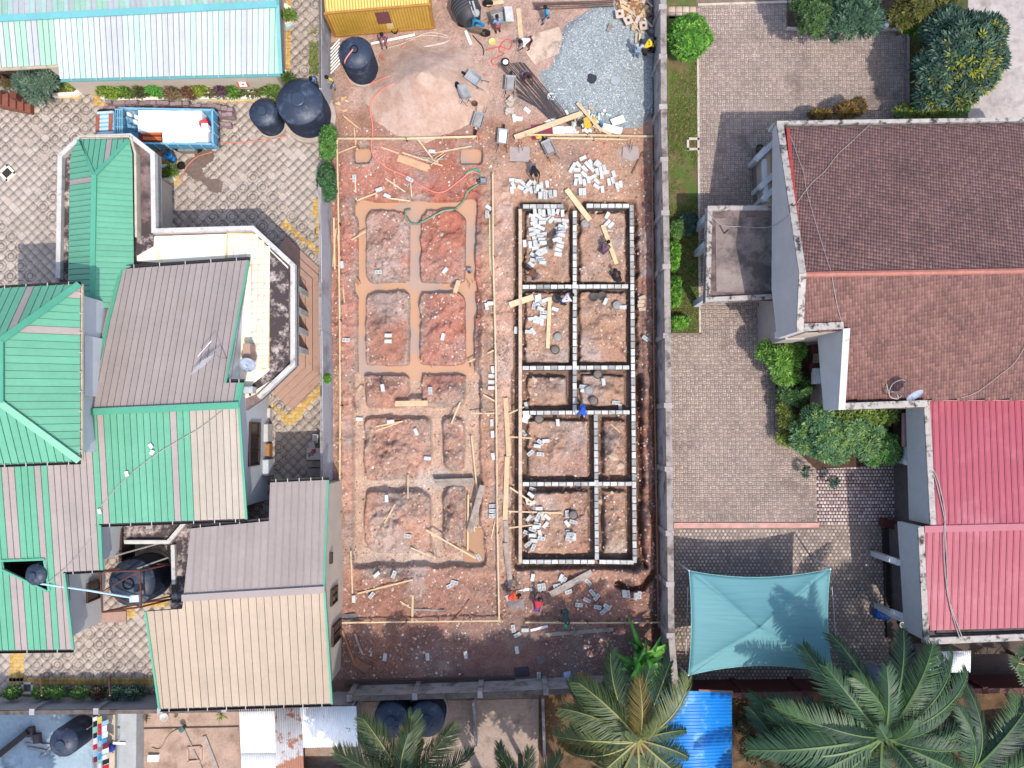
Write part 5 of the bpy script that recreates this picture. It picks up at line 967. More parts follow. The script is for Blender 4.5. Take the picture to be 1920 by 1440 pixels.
# ================================================================ TRUCK AND ITS LOAD
BLUE=mat('truck_blue',(140,200,226),.45,.1,2,stain=(226,238,240),stain_at=(.55,.7),stain_scale=1.2);BLUED=mat('truck_blue_side',(96,176,220),.45,.08,1);TYRE=mat('tyre',(36,34,34),.85);RUSTP=mat('rust_panel',(176,98,76),.7,.15)
tk=thing('cargo_truck','light blue open cargo truck loaded with white sheets beside the paver stacks','truck',P(310,265,0))
b0,b1,b2,b3=W([(224,203),(398,206),(399,270),(223,268)],1.75)
for q in(b0,b1,b2,b3):q.z=0
MB().prism([b0,b1,b2,b3],.95,1.1).build('cargo_bed',BLUED,tk)
for a,b in((b0,b1),(b1,b2),(b2,b3),(b3,b0)):
 d=(b-a).normalized();nn=Vector((d.y,-d.x,0))*.06;s=MB().prism([a,b,b-nn,a-nn]if False else[a,b,b+nn,a+nn],1.0,1.72);side=s.build('bed_side',BLUED if a in(b1,b2)else BLUE,tk)
 rb=MB();L=(b-a).length;m_=int(L/.6)
 for i in range(m_+1):p=a+d*L*i/m_;rb.box((p.x-nn.x,p.y-nn.y,1.36),(.07,.07,.7))
 rb.bar(Vector((a.x,a.y,1.74)),Vector((b.x,b.y,1.74)),.1,.06);rb.build('rail',BLUE,side)
ca=W([(179,208),(214,206),(215,252),(180,254)],2.25)
for q in ca:q.z=0
MB().prism(ca,.6,1.5).build('cab',BLUED,tk);cc=(ca[0]+ca[1]+ca[2]+ca[3])/4
MB().prism([cc+(q-cc)*.94 for q in ca],1.5,2.22).build('cab_top',BLUE,tk)
for i in range(6):
 t=(i+.5)/6;a,b=ca[0].lerp(ca[3],t),ca[1].lerp(ca[2],t);MB().bar(Vector((a.x+.1,a.y,2.235)),Vector((b.x-.1,b.y,2.235)),.14,.04).build('roof_rib',mat('truck_pale',(206,228,234),.5,.1),tk)
for f in(.1,.8):a=ca[0].lerp(ca[1],f).lerp(ca[3].lerp(ca[2],f),.5);MB().box((a.x,a.y,2.24),(.22,1.0,.05)).build('rust_patch',RUSTP,tk)
a,b=ca[0],ca[3];MB().bar(Vector((a.x+.02,a.y-.15,1.85)),Vector((b.x+.02,b.y+.15,1.85)),.05,.5).build('windscreen',DARKW,tk)
for i in range(4):p,q=P(217+i*4,205,2.0),P(217+i*4,256,2.0);MB().bar(p,q,.05,.05).build('rack_bar',BLUE,tk)
for f in(0.,.33,.66,1.):p,q=P(215,205+50*f,2.02),P(231,205+50*f,2.02);MB().bar(p,q,.05,.05).build('rack_bar',BLUE,tk)
for x,y in((198,214),(199,262),(340,215),(341,278),(362,215),(363,278)):
 p=P(x,y,.45);MB().lathe(None,[(.0,-.14),(.4,-.14),(.45,-.09),(.45,.09),(.4,.14),(0,.14)],18,M4=Matrix.Translation(p)@Matrix.Rotation(math.pi/2,4,'X')).build('wheel',TYRE,tk)
MB().box(P(352,281,.75),(1.0,.3,.4)).build('fuel_tank',mat('tank_steel',(190,186,176),.4,metal=.5),tk)
def wavy(name,poly,z,th,m,label,cat,amp=.03,seed=1):
 q=W(poly,z);n_=14;g=fbm((n_+1,n_+1),4,3,seed);V=[]
 for i in range(n_+1):
  for j in range(n_+1):u,v=j/n_,i/n_;p=q[0].lerp(q[1],u).lerp(q[3].lerp(q[2],u),v);V.append((p.x,p.y,p.z+amp*g[i,j]))
 for i in range(n_+1):
  for j in range(n_+1):x=V[i*(n_+1)+j];V.append((x[0],x[1],z-th))
 t_=(n_+1)**2;F_=[(i*(n_+1)+j,(i+1)*(n_+1)+j,(i+1)*(n_+1)+j+1,i*(n_+1)+j+1)for i in range(n_)for j in range(n_)]
 for i in range(n_):
  for a_,b_ in((i,i+1),((i+1)+n_*(n_+1),i+n_*(n_+1)),((i+1)*(n_+1),i*(n_+1)),(i*(n_+1)+n_,(i+1)*(n_+1)+n_)):F_.append((a_,b_,b_+t_,a_+t_))
 mb=MB();mb.add(V,F_);return tag(settle(mb.build(name,m)),label,cat)
SHEETW=mat('white_sheet',(252,252,252),.6,.04,2,k=.85)
wavy('white_sheet_stack',[(259,207),(378,208),(378,246),(259,246)],1.85,.75,SHEETW,'white plastic sheet covering the back half of the truck load','plastic sheet',.04,3)
for i,x in enumerate((305,327,340,354,368)):wavy('white_sack',[(x,243),(x+(20 if i==0 else 13),243),(x+(20 if i==0 else 13),267),(x,267)]if i<4 else[(368,243),(390,243),(390,266),(368,266)],1.7,.6,SHEETW,('widest white sack beside the orange crates on the truck','second white sack from the orange crates on the truck','middle white sack on the truck','fourth white sack from the orange crates on the truck','white sack at the tailgate corner of the truck')[i],'sack',.04,10+i)
OR=mat('orange_wood',(226,122,62),.6,.2,6)
oc=thing('orange_crates','orange wooden slatted crates on the truck bed near the porch roof','crate',P(288,256,1.1))
for i in range(7):y=244+i*3.4;MB().bar(P(268,y,1.55+.05*(i%2)),P(303,y+.6,1.6+.05*(i%2)),.09,.05).build('slat',OR if i%3 else mat('dark_red_wood',(122,52,44),.7),oc)
MB().prism(W([(262,243),(303,243),(303,268),(262,268)],1.3),1.1,1.45).build('crate_body',mat('dark_red_wood',(122,52,44),.7),oc)
JUG=mat('blue_jug',(150,190,222),.35,.15,4)
for i,(x,y)in enumerate([(242,214),(252,212),(246,225),(254,228),(243,236),(252,240),(256,219),(240,222)]):
 p=P(x,y,1.35);mb=MB();mb.smooth=True;mb.lathe((p.x,p.y,1.1),[(.12,0),(.13,.03),(.13,.32),(.06,.4),(.045,.46),(0,.46)],12);tag(settle(mb.build('water_jug',JUG if i%3 else WHITEB)),'translucent blue jug in the cluster behind the truck cab','jug','jugs behind the truck cab')
wavy('red_bundle',[(372,228),(386,220),(390,232),(376,240)],1.95,.5,mat('red_cloth',(222,80,84),.8,.15),'crumpled red bundle on top of the truck load','bundle',.12,5)
wavy('white_box',[(378,231),(389,231),(389,240),(378,240)],1.98,.5,SHEETW,'small white box next to the red bundle on the truck','box',.01,6)
PB=mat('mauve_paver',(168,144,146),.9,.12,5,objvar=.16);PBme=MB()
PBme.box((0,0,.05),(.34,.22,.1));pm=bpy.data.meshes.new('paving_block');pm.from_pydata(PBme.v,[],PBme.f);pm.materials.append(PB)
for(a,lab,gr)in(((206,193,350,196,13,5,7),'mauve paving block in the long back row behind the truck','back row of stacked paving blocks'),((200,201,348,201,14,3,5),'mauve paving block in the front row against the truck side','front row of stacked paving blocks'),((360,198,402,198,5,4,5),'mauve paving block between truck tail and planter','paving blocks between truck tail and planter'),((402,204,432,206,4,6,9),'mauve paving block in the tall stack behind the truck tail','tall stack behind the truck tail'),((402,214,432,216,4,5,8),'mauve paving block in the middle of the stack behind the truck tail','middle of the stack behind the truck tail'),((404,228,426,232,3,3,4),'mauve paving block on the low end of the stack behind the truck','low end of the stack behind the truck')):
 x0,y0,x1,y1,nn_,h0,h1=a
 for i in range(nn_):
  x,y=x0+(x1-x0)*i/(nn_-1),y0+(y1-y0)*i/(nn_-1);hh=R.randint(h0,h1);bx_=R.uniform(-.02,.02)
  for k_ in range(hh):
   q=P(x,y,.5);o=link('paving_block',pm);o.location=(q.x+bx_+R.uniform(-.01,.01),q.y+R.uniform(-.015,.015),.101*k_);o.rotation_euler=(0,0,R.uniform(-.05,.05));tag(o,lab,'paving block',gr)
sb=thing('brick_steps','reddish brown stepped block stair beside the planter, top left','steps',P(25,190,0));BRB=mat('red_brown_block',(150,92,76),.9,.12,3)
for i in range(5):MB().prism(W([(-6+i*11,176+i*4),(8+i*11,174+i*4),(8+i*11,200+i*2),(-6+i*11,198+i*2)],.6),0,.95-i*.15).build('step',BRB,sb)
MB().prism(W([(20,170),(32,172),(32,186),(20,184)],.9),0,1.0).build('pier',mat('red_brown_dark',(122,72,60),.9),sb)
# ================================================================ PLANTERS AND YARD FITTINGS
CREAMK=mat('cream_kerb',(244,236,218),.85,.06,k=.7);PSOIL=mat('planter_soil',(110,92,62),.95,.3,4,bump=.6)
def planter(label,poly,h=.3,wd=.2,soil=PSOIL,m=CREAMK):
 q=[Vector((p.x,p.y,0))for p in W(poly,h)];ar=sum(q[i].x*q[(i+1)%len(q)].y-q[(i+1)%len(q)].x*q[i].y for i in range(len(q)))
 if ar>0:q=q[::-1]
 c=sum(q,Vector((0,0,0)))/len(q);r=thing('planter',label,'planter',c);parapet(r,q,wd,0,h,m,True,'kerb');MB().prism(offs(q,wd*.9,True),0,h-.06).build('soil',soil,r);return r
planter('long cream edged planter below the pale striped hall',[(188,172),(525,166),(525,184),(198,188),(188,184)]);planter('cream edged planter with bushes at the hall corner',[(20,150),(152,150),(150,170),(140,178),(60,182),(20,180)])
planter('small rounded planter round the porch column',[(292,308),(318,308),(326,316),(326,332),(318,339),(292,340)],.4);planter('short cream planter at the end of the hall',[(533,5),(545,12),(550,25),(548,42),(534,45)]);planter('little cream planter at the hall corner above the tanks',[(530,130),(542,132),(548,140),(549,152),(532,154)])
MB().tube([P(294,297,3.4),P(308,322,.2)],.09,10);pc=MB().tube([P(309,325,.25),P(309,325,.25)+Vector((0,0,3.3))],.13,12).build('porch_column',WHITEP);tag(settle(pc),'round white column standing in the small rounded planter','column')
def manhole(label,x,y,s,m,inner,rz=0.,cat='drain cover'):
 r=thing('drain_cover',label,cat,P(x,y,0));q=P(x,y,0);f=MB()
 for k_ in range(4):a=rz+k_*math.pi/2;f.box((q.x+math.cos(a)*s*.42,q.y+math.sin(a)*s*.42,.06),(s*.18,s,.12),rz=a)
 f.build('frame',m,r);MB().box((q.x,q.y,.02),(s*.7,s*.7,.05),rz=rz).build('cover',inner,r)
manhole('dark square drain set diagonally in pale tiles at the left edge',15,325,.75,CREAMK,mat('drain_dark',(66,52,48),.9),math.pi/4);manhole('white framed drain box on the lawn strip',1299,271,.75,KERB,mat('drain_mud',(110,88,72),.9));manhole('white framed square cover in the shaded shrub strip',53,1289,.65,CREAMK,mat('cover_grey',(130,124,122),.8));manhole('small grey cover in the shaded shrub strip',128,1298,.5,mat('cover_frame',(150,142,138),.8),mat('cover_grey',(0,0,0)))
sk=[(366,282),(398,280),(400,300),(380,318),(392,334),(416,340),(412,362),(396,358),(378,342),(360,335),(345,318),(352,300),(366,294)]
sk=[(v.x+R.uniform(-2,2),v.y+R.uniform(-2,2))for v in smooth([Vector((x,y,0))for x,y in sk],7)]
sheet('wet_patch',sk,.0085,mat('wet_stain',(136,116,104),.35,.2,4));
bs=thing('blue_drum','bright blue plastic drum beside the rounded planter','drum',P(324,297,0));DB=mat('drum_blue',(40,156,226),.4);p=P(326,300,0);mb=MB();mb.smooth=True;mb.lathe((p.x,p.y,0),[(.2,0),(.22,.05),(.2,.3),(.23,.33),(.2,.36),(.21,.7),(.24,.72),(.24,.78),(0,.8)],20);mb.build('body',DB,bs);MB().lathe((p.x,p.y,.8),[(.06,0),(.06,.03),(0,.03)],10).build('cap',mat('drum_cap',(20,70,110),.5),bs)
p=P(341,312,0);tag(settle(MB().lathe((p.x,p.y,.01),[(.2,0),(.24,.16),(.21,.16),(.17,.03),(0,.03)],16).build('black_pan',mat('black_plastic',(34,32,34),.6))),'black plastic pan on wet tiles beside the blue drum','pan')
st=thing('steel_stand','rusty steel frame around the large dark tank, lower left','tank stand',P(290,1085,0));RUST=mat('rust_frame',(112,66,54),.8,.25,6)
tp=[P(188,1072,3.4),P(262,1070,3.4),P(265,1138,3.4),P(192,1148,3.4)]
bt=[Vector((q.x+(2.2 if i in(0,3)else 1.9),q.y*1.0+.1,0))for i,q in enumerate(tp)]
for i in range(4):
 MB().tube([tp[i],tp[(i+1)%4]],.05,6).build('top_beam',RUST,st);MB().tube([bt[i],tp[i]],.05,6).build('leg',RUST,st);MB().tube([bt[i].lerp(tp[i],.5),bt[(i+1)%4].lerp(tp[(i+1)%4],.5)],.035,6).build('brace',RUST,st)
MB().tube([tp[0].lerp(tp[3],.5),tp[1]],.04,6).build('brace',RUST,st);MB().tube([tp[0].lerp(tp[3],.5),tp[2]],.04,6).build('brace',RUST,st)
tag(settle(MB().tube([P(74,1094,4.6),P(160,1106,4.2),P(256,1122,3.5)],.06,8).build('pipe',mat('pale_blue_pipe',(190,222,232),.4))),'long pale blue pipe from the roof tank to the steel stand','pipe');tag(settle(MB().box(P(253,1122,3.5),(.5,.36,.2),rz=.1).build('pump_box',mat('box_pale',(214,224,230),.5))),'small pale box at the end of the blue pipe','box')
for k_,(a,b)in enumerate((((205,1045,2.6),(330,1010,2.6)),((240,1072,2.6),(316,1045,2.6)))):tag(settle(MB().tube([P(*a),P(*b)],.045,6).build('steel_pipe',mat('pole_grey',(160,156,150),.6))),('upper grey pipe spanning the service court','lower grey pipe spanning the service court')[k_],'pipe')
stp=thing('entrance_steps','pink entrance step with yellow tile edge in the service court','steps',P(210,1150,0));MB().prism(W([(184,1150),(236,1146),(236,1166),(184,1168)],.15),0,.15).build('tread',STEP_,stp)
an=thing('antenna','grey television antenna lying across the mauve roof near its right edge','antenna',rN.at(405,680));AL=mat('aluminium',(206,206,210),.4,metal=.4)
a,b=rN.at(380,694)+Vector((0,0,.9)),rN.at(410,676)+Vector((0,0,1.0));MB().tube([rN.at(426,673),rN.at(426,673)+Vector((0,0,1.4))],.03,6).build('mast',AL,an);MB().tube([a,b],.02,5).build('boom',AL,an);MB().tube([rN.at(426,673)+Vector((0,0,1.35)),b],.02,5).build('arm',AL,an);MB().tube([rN.at(386,672)+Vector((0,0,1.)),rN.at(414,644)+Vector((0,0,1.2)),rN.at(426,672)+Vector((0,0,1.3))],.02,5).build('arm',AL,an)
for i in range(7):q=a.lerp(b,(i+.3)/7);d=Vector((.35,.42,0))*(1-i*.05);MB().tube([q-d,q+d],.012,4).build('rod',AL,an)
def dish(label,p,aim,r=.45,mast=None,par=None):
 t=thing('satellite_dish',label,'satellite dish',p-Vector((0,0,.9)));M4=Matrix.Translation(p)@Vector(aim).to_track_quat('Z','Y').to_matrix().to_4x4();mb=MB();mb.smooth=True
 mb.lathe(None,[(0,-.02),(r*.5,.015),(r,.1),(r+.01,.12),(r*.5,.03),(0,0)],24,M4=M4);mb.build('dish',mat('dish_grey',(176,186,206),.45),t);MB().tube([p-Vector((0,0,.9)),p],.03,6).build('mast',AL,t)
 e=M4@Vector((0,0,.5));MB().tube([M4@Vector((0,-r,.1)),e],.015,5).build('arm',AL,t);MB().lathe(e,[(.04,-.05),(.04,.05)],8).build('feed',AL,t)
dish('pale grey satellite dish on the terrace at the mauve roof edge',P(464,682,5.0),(.1,-.5,.7),.42);dish('blue grey satellite dish on the brown tile roof corner',P(1713,738,7.2),(.25,-.75,.5),.42)
hose('cable_coil','tangle of pale cable beside the dish on the tile roof',[(1662,718,6.5),(1670,745,6.3),(1690,742,6.3),(1700,720,6.5),(1690,712,6.6),(1672,722,6.4),(1668,742,6.3),(1684,748,6.3),(1680,736,6.4),(1670,735,6.4),(1694,735,6.4),(1686,746,6.3)],.022,GREYC,'cable')
tag(settle(MB().prism(W([(455,644),(469,644),(469,672),(455,672)],4.8),3.96,4.8).build('masonry_box',STEP_)),'pinkish masonry box standing on the bright terrace','masonry box')
def acunit(label,x,y,z,rz=0.):
 t=thing('air_conditioner',label,'air conditioner',P(x,y,z));q=P(x,y,z);MB().box(q+Vector((0,0,.3)),(.35,.85,.6),rz=rz).build('case',WHITEP,t);MB().lathe(None,[(.22,0),(.22,.02),(0,.02)],16,M4=Matrix.Translation(q+Vector((.18,-.1,.3)))@Matrix.Rotation(math.pi/2,4,'Y')).build('fan_grille',DARKW,t);MB().box(q+Vector((0,0,.61)),(.3,.8,.02),rz=rz).build('top',mat('ac_top',(214,220,222),.5),t)
acunit('white air conditioner at the corner of the terrace below the dish',466,732,3.95,math.pi/2);acunit('white air conditioner unit on the tiled house wall behind the bush',1527,706,2.2)
def chair(label,x,y,rz,m):
 t=thing('plastic_chair',label,'chair',P(x,y,0));M4=Matrix.Translation(P(x,y,0))@Matrix.Rotation(rz,4,'Z')
 MB().box(None,(.42,.42,.04),M4=M4@Matrix.Translation((0,0,.43))).build('seat',m,t);MB().box(None,(.04,.42,.42),M4=M4@Matrix.Translation((.21,0,.66))).build('backrest',m,t)
 for sx in(-1,1):
  for sy in(-1,1):MB().box(None,(.04,.04,.43),M4=M4@Matrix.Translation((sx*.18,sy*.18,.215))).build('leg',m,t)
  pts=[M4@Vector((.2,sx*.22,.64)),M4@Vector((-.1,sx*.23,.66)),M4@Vector((-.2,sx*.22,.45))];MB().tube(pts,.02,6).build('armrest',m,t)
chair('white plastic chair nearest the steps against the left boundary wall',596,822,0,WHITEP);chair('second white plastic chair against the left boundary wall',590,836,.2,WHITEP);
tb=thing('work_table','low table with small bottles against the left boundary wall','table',P(588,858,0));MB().prism(W([(575,840),(602,840),(602,862),(575,862)],.75),.7,.75).build('tabletop',mat('table_pale',(226,214,200),.7),tb)
for x,y in((577,842),(600,842),(577,860),(600,860)):MB().box(P(x,y,.35),(.05,.05,.7)).build('leg',WOODG,tb)
for i,(x,y)in enumerate([(579,850),(582,853),(584,849),(586,853),(580,855)]):q=P(x,y,.75);tag(settle(MB().lathe((q.x,q.y,.75),[(.035,0),(.035,.12),(.015,.16),(.015,.2),(0,.2)],8).build('bottle',mat('dark_bottle',(40,58,56),.3))),'small dark bottle on the low table','bottle','small dark bottles on the low table')
q=P(588,846,.75);tag(settle(MB().lathe((q.x,q.y,.75),[(.1,0),(.13,.06),(.1,.12),(0,.14)],12).build('red_bundle',mat('red_cloth',(0,0,0)))),'small red bundle on the low table','bundle')
for i,(x0,y0,x1,y1,h_,lab,m)in enumerate([(575,864,603,876,.55,'grey crate behind the low table',WOODG),(576,878,603,894,.5,'larger grey crate near the annex roof',WOODG),(492,795,502,828,.9,'white cabinet against the green house wall',WHITEP),(492,862,503,892,1.0,'pale blue grey cabinet against the green house wall',BLUEW),(494,832,505,856,.6,'orange brown box between two cabinets',mat('orange_box',(196,138,84),.8)),(496,765,506,783,.4,'small white frame near the step end',WHITEP)]):
 t=thing('storage_box',lab,'box',P((x0+x1)/2,(y0+y1)/2,0));MB().prism(W([(x0,y0),(x1,y0),(x1,y1),(x0,y1)],h_),0,h_-.03).build('case',m,t);MB().prism(W([(x0+1,y0+1),(x1-1,y0+1),(x1-1,y1-1),(x0+1,y1-1)],h_),h_-.03,h_).build('top',m,t)
sg=thing('sign_board','small red framed white sign standing in the long planter','sign',P(456,168,.3));f=MB().slab(W([(442,152),(462,152),(467,163),(447,164)],1.3),Vector((0,0,1)),.03).build('board',mat('sign_red',(214,92,70),.7),sg);MB().slab(W([(447,154),(460,154),(464,162),(450,162.5)],1.32),Vector((0,0,1)),.015).build('panel',WHITEB,f);MB().slab(W([(452,156.5),(457,156.5),(459,160),(454,160)],1.335),Vector((0,0,1)),.01).build('mark',mat('sign_red',(0,0,0)),f);MB().tube([P(456,166,.3),P(454,160,1.28)],.03,6).build('post',BROWNF,sg)
def basin(label,x,y,r,m,h=.2,name='basin',cat='basin',fill=None,z=0.):
 q=P(x,y,0);t=thing(name,label,cat,(q.x,q.y,z));mb=MB();mb.smooth=True;mb.lathe((q.x,q.y,z),[(r*.7,0),(r,h),(r+.03,h+.005),(r+.03,h-.015),(r-.02,h-.02),(r*.66,.03),(0,.03)],20);mb.build('bowl',m,t)
 if fill:MB().lathe((q.x,q.y,z+h*.7),[(r*.88,0),(r*.4,.03),(0,.04)],16).build('filling',fill,t)
basin('pale blue basin on the paved alley beside the hall',540,49,.3,mat('pale_blue_plastic',(176,220,240),.5))
GREYP=mat('grey_rubber',(92,86,82),.8,.1);MORT=mat('mortar',(170,164,160),.9,.1,6);DIRT=mat('wet_mortar',(132,122,114),.8,.1,5)
for x,y,lab,fl in[(1098,420,'round mortar pan in the top right room next to the board end',MORT),(1044,560,'black mortar pan beside the worker in the second left room',None),(1113,557,'left one of two empty pans in the second right room',None),(1129,555,'right one of two empty pans in the second right room',None),(1157,573,'pan full of mortar beside a block in the second right room',MORT),(1046,633,'pan heaped with pale mortar right of the long board',MORT),(1041,656,'grey pan with water below the heaped pan',DIRT),(1121,702,'pan of set mortar in the small right room',DIRT),(1104,733,'pan of pale mortar beside blocks in the small right room',MORT),(1113,752,'round dark pan behind the blue shirted worker',DIRT),(1011,786,'round grey pan in the fourth left room',DIRT),(1075,966,'pale rimmed pan of mortar in the lowest left room',DIRT)]:
 basin(lab,x,y,.24,GREYP if fl is not MORT else mat('pale_rubber',(150,146,142),.8),.14,'mortar_pan','mortar pan',fl,hmax(x,y,4)-.01)
for x,y,r,h,lab,m in[(948,120,.2,.32,'black bucket with white foam beside the steel bars',mat('black_plastic',(0,0,0))),(891,200,.15,.2,'brown tin below the sand heap',mat('brown_tin',(116,84,62),.7)),(1033,182,.2,.12,'white sack end on the steel bar bundle',WHITEB),(923,80,.2,.1,'yellow basin on the path below the mixer',mat('yellow_plastic',(236,214,130),.5)),(1086,914,.16,.2,'grey bucket in the lowest left room',GREYP)]:
 basin(lab,x,y,r,m,h,'bucket','bucket',WHITEB if 'foam' in lab else None,hmax(x,y,3)-.01)
for x,y,lab,m in[(1110,147,'dark plastic sheet lying in a hollow of the gravel',mat('dark_sheet',(58,56,68),.6,.15,5)),(1153,151,'pale grey cement lump on the gravel',mat('cement_lump',(176,186,190),.9,.1))]:
 q=P(x,y,gz(x,y));mb=MB();pts=[(q.x+(.28+.06*math.sin(i*2.3))*math.cos(i*math.pi/5),q.y+(.28+.06*math.cos(i*1.7))*math.sin(i*math.pi/5),0)for i in range(10)];mb.prism([Vector(p)for p in pts],q.z-.05,q.z+.06);tag(settle(mb.build('dark_sheet' if 'dark' in lab else 'cement_lump',m)),lab,'plastic sheet' if 'dark' in lab else 'lump')
# ================================================================ WHEELBARROWS, MIXER, PUMP
GALV=mat('galvanised',(196,198,200),.45,.12,4,metal=.25);GALVD=mat('dark_frame',(70,66,64),.6)
def barrow(label,x,y,ang,fill=None,tip=0.):
 z=hmax(x,y,8);t=thing('wheelbarrow',label,'wheelbarrow',P(x,y,z));M4=Matrix.Translation(P(x,y,z))@Matrix.Rotation(math.radians(ang),4,'Z')@Matrix.Rotation(tip,4,'X')
 mb=MB();L,w0,w1,h0,h1=.45,.22,.31,.3,.58
 o_=[(-L*.75,-w0,h0),(L*.6,-w0,h0),(L*.6,w0,h0),(-L*.75,w0,h0),(-L,-w1,h1),(L,-w1,h1),(L,w1,h1),(-L,w1,h1)];i_=[(a*.95,b*.94,c+.02)for a,b,c in o_[:4]]+[(a*.95,b*.94,c)for a,b,c in o_[4:]]
 mb.add([M4@Vector(v)for v in o_+i_],[(3,2,1,0),(0,1,5,4),(1,2,6,5),(2,3,7,6),(3,0,4,7),(8,9,10,11),(8,12,13,9),(9,13,14,10),(10,14,15,11),(11,15,12,8),(4,5,13,12),(5,6,14,13),(6,7,15,14),(7,4,12,15)]);mb.build('tray',GALV,t)
 for s in(-1,1):
  MB().tube([M4@Vector((-.95,s*.3,.55)),M4@Vector((-.4,s*.24,.3)),M4@Vector((.5,s*.1,.22)),M4@Vector((.62,s*.07,.2))],.018,6).build('handle',GALVD,t);MB().tube([M4@Vector((-.42,s*.22,.3)),M4@Vector((-.45,s*.24,0))],.018,6).build('leg',GALVD,t)
 MB().lathe(None,[(.05,-.04),(.17,-.05),(.2,-.02),(.2,.02),(.17,.05),(.05,.04)],16,M4=M4@Matrix.Translation((.66,0,.2))@Matrix.Rotation(math.pi/2,4,'X')).build('wheel',TYRE,t)
 if fill:
  mb=MB();q=[(-.36,-.22,.5),(.36,-.22,.5),(.36,.22,.5),(-.36,.22,.5),(0,0,.56)];mb.add([M4@Vector(v)for v in q],[(0,1,4),(1,2,4),(2,3,4),(3,0,4)]);mb.build('load',fill,t)
barrow('empty wheelbarrow on the edge of the sand heap pointing up left',888,153,145);barrow('tipped grey wheelbarrow lying on the sand heap',863,182,115,None,.6);barrow('wheelbarrow with a little mortar at the lower right of the sand',897,232,-105,MORT);barrow('wheelbarrow at left end of the long broad board holding white mortar',943,262,85,WHITEB);barrow('wheelbarrow standing on the steel bars full of cement dust',957,163,85,MORT);barrow('wheelbarrow below the top rail beside the grey concrete pad',1028,282,115,MORT)
cb=thing('cement_bag_pile','torn pile of empty cement bags below the upper barrow','bag pile',G(957,197))
for i in range(12):x,y=957+R.uniform(-7,7),197+R.uniform(-14,14);q=G(x,y,.05+.03*i);MB().box(q,(.34,.2,.05),rz=R.random()*3).build('bag',mat('cement_paper',(206,190,176),.9,.15,5),cb)
for x,y,rz_,lab in[(964,222,0.1,'upright white block standing near the path below the cement bags'),(973,223,-.1,'pale offcut lying beside the upright block near the path'),(988,207,-.7,'cream block lying alone right of the cement bags')]:q=G(x,y,.09);tag(settle(MB().box(q,(.18,.4,.18)if rz_==.1 else(.4,.2,.16),rz=rz_).build('concrete_block',WHITEB)),lab,'concrete block')
mx=thing('concrete_mixer','large dark concrete mixer with blue frame and grey feed hopper','concrete mixer',G(882,25));MBK=mat('mixer_dark',(64,62,66),.55,.2,3);MBB=mat('mixer_blue',(40,140,190),.5,.1,3);MGR=mat('mixer_grey',(186,186,184),.6,.15,4)
c=P(872,12,1.1);Mx=Matrix.Translation(c)@Matrix.Rotation(-1.15,4,'Z')@Matrix.Rotation(math.pi/2,4,'Y');mb=MB();mb.smooth=True;mb.lathe(None,[(.35,-1.1),(.62,-.6),(.8,-.3),(.8,.5),(.55,1.0),(.4,1.1),(.3,.9),(0,.9)],22,M4=Mx);mb.build('drum',MBK,mx)
for i in range(5):MB().lathe(None,[(.81,-.02),(.84,0),(.81,.02)],22,M4=Mx@Matrix.Translation((0,0,-.25+i*.18))).build('drum_band',mat('mixer_band',(96,94,98),.5),mx)
for a,b in(((882,30,1.6),(908,48,.7)),((890,30,1.6),(886,48,.7)),((886,38,1.2),(902,40,1.2)),((878,46,.6),(908,48,.6))):MB().tube([P(*a),P(*b)],.07,8).build('frame_bar',MBB,mx)
MB().bar(P(886,2,1.9),P(893,26,1.8),.1,.1).build('arm',MGR,mx);MB().bar(P(880,2,1.9),P(888,28,1.7),.05,.05).build('arm',MGR,mx);MB().lathe(P(893,26,1.6),[(.2,0),(.2,.15),(0,.16)],14).build('motor',MGR,mx);MB().lathe(P(881,47,.5),[(.26,0),(.26,.2),(.2,.22),(0,.22)],16).build('pulley',MBB,mx)
q=W([(918,22),(945,14),(948,40),(925,44)],.9);MB().add([*q,*[v+Vector((.1,.1,-.5))for v in q]],[(0,4,5,1),(1,5,6,2),(2,6,7,3),(3,7,4,0),(4,7,6,5)]).build('hopper',MGR,mx);MB().slab(W([(945,12),(960,12),(964,40),(948,40)],.7),Vector((0,0,1)),.06).build('hopper_apron',mat('mixer_pale',(214,212,208),.7),mx);MB().bar(P(880,54,.45),P(910,60,.45),.25,.3).build('chassis',mat('mixer_beam',(120,100,84),.7),mx)
for x,y in((868,44),(910,62),(915,6),(862,-10)):MB().lathe(None,[(0,-.08),(.3,-.08),(.32,0),(.3,.08),(0,.08)],16,M4=Matrix.Translation(G(x,y,.32))@Matrix.Rotation(math.pi/2,4,'X')).build('wheel',TYRE,mx)
timber(873,58,883,83,5,'short pale board below the mixer',WHITEB);timber(912,8,944,3,8,'pale ply board leaning behind the mixer hopper',WOOD,.2);hose('hose','thin black hose bending on the path below the mixer',[(886,66),(895,76),(903,85),(907,95),(906,104)],.03,mat('black_plastic',(0,0,0)),'hose')
mbd=MB().slab([G(x,y,.08)for x,y in((985,98),(1000,64),(1048,50),(1064,92),(1003,121))],Vector((0,0,1)),.06).build('mixing_board',mat('mixing_board',(222,194,172),.9,.15,2,stain=(150,128,112),stain_scale=1.2));tag(settle(mbd),'large stained mixing board beside the gravel','board')
pu=thing('water_pump','small motor pump between the hoses at the upper right trench','pump',G(904,340));PM=mat('pump_grey',(150,154,166),.5,.15,5)
MB().box(G(906,339,.2),(.3,.26,.3)).build('engine',PM,pu);MB().lathe(None,[(.1,0),(.11,.14),(.05,.2)],12,M4=Matrix.Translation(G(900,339,.18))@Matrix.Rotation(-math.pi/2,4,'Y')).build('volute',MBK,pu);MB().tube([G(898,334,.3),G(912,334,.35),G(912,346,.35),G(898,346,.3)],.015,5).build('frame',MBK,pu)
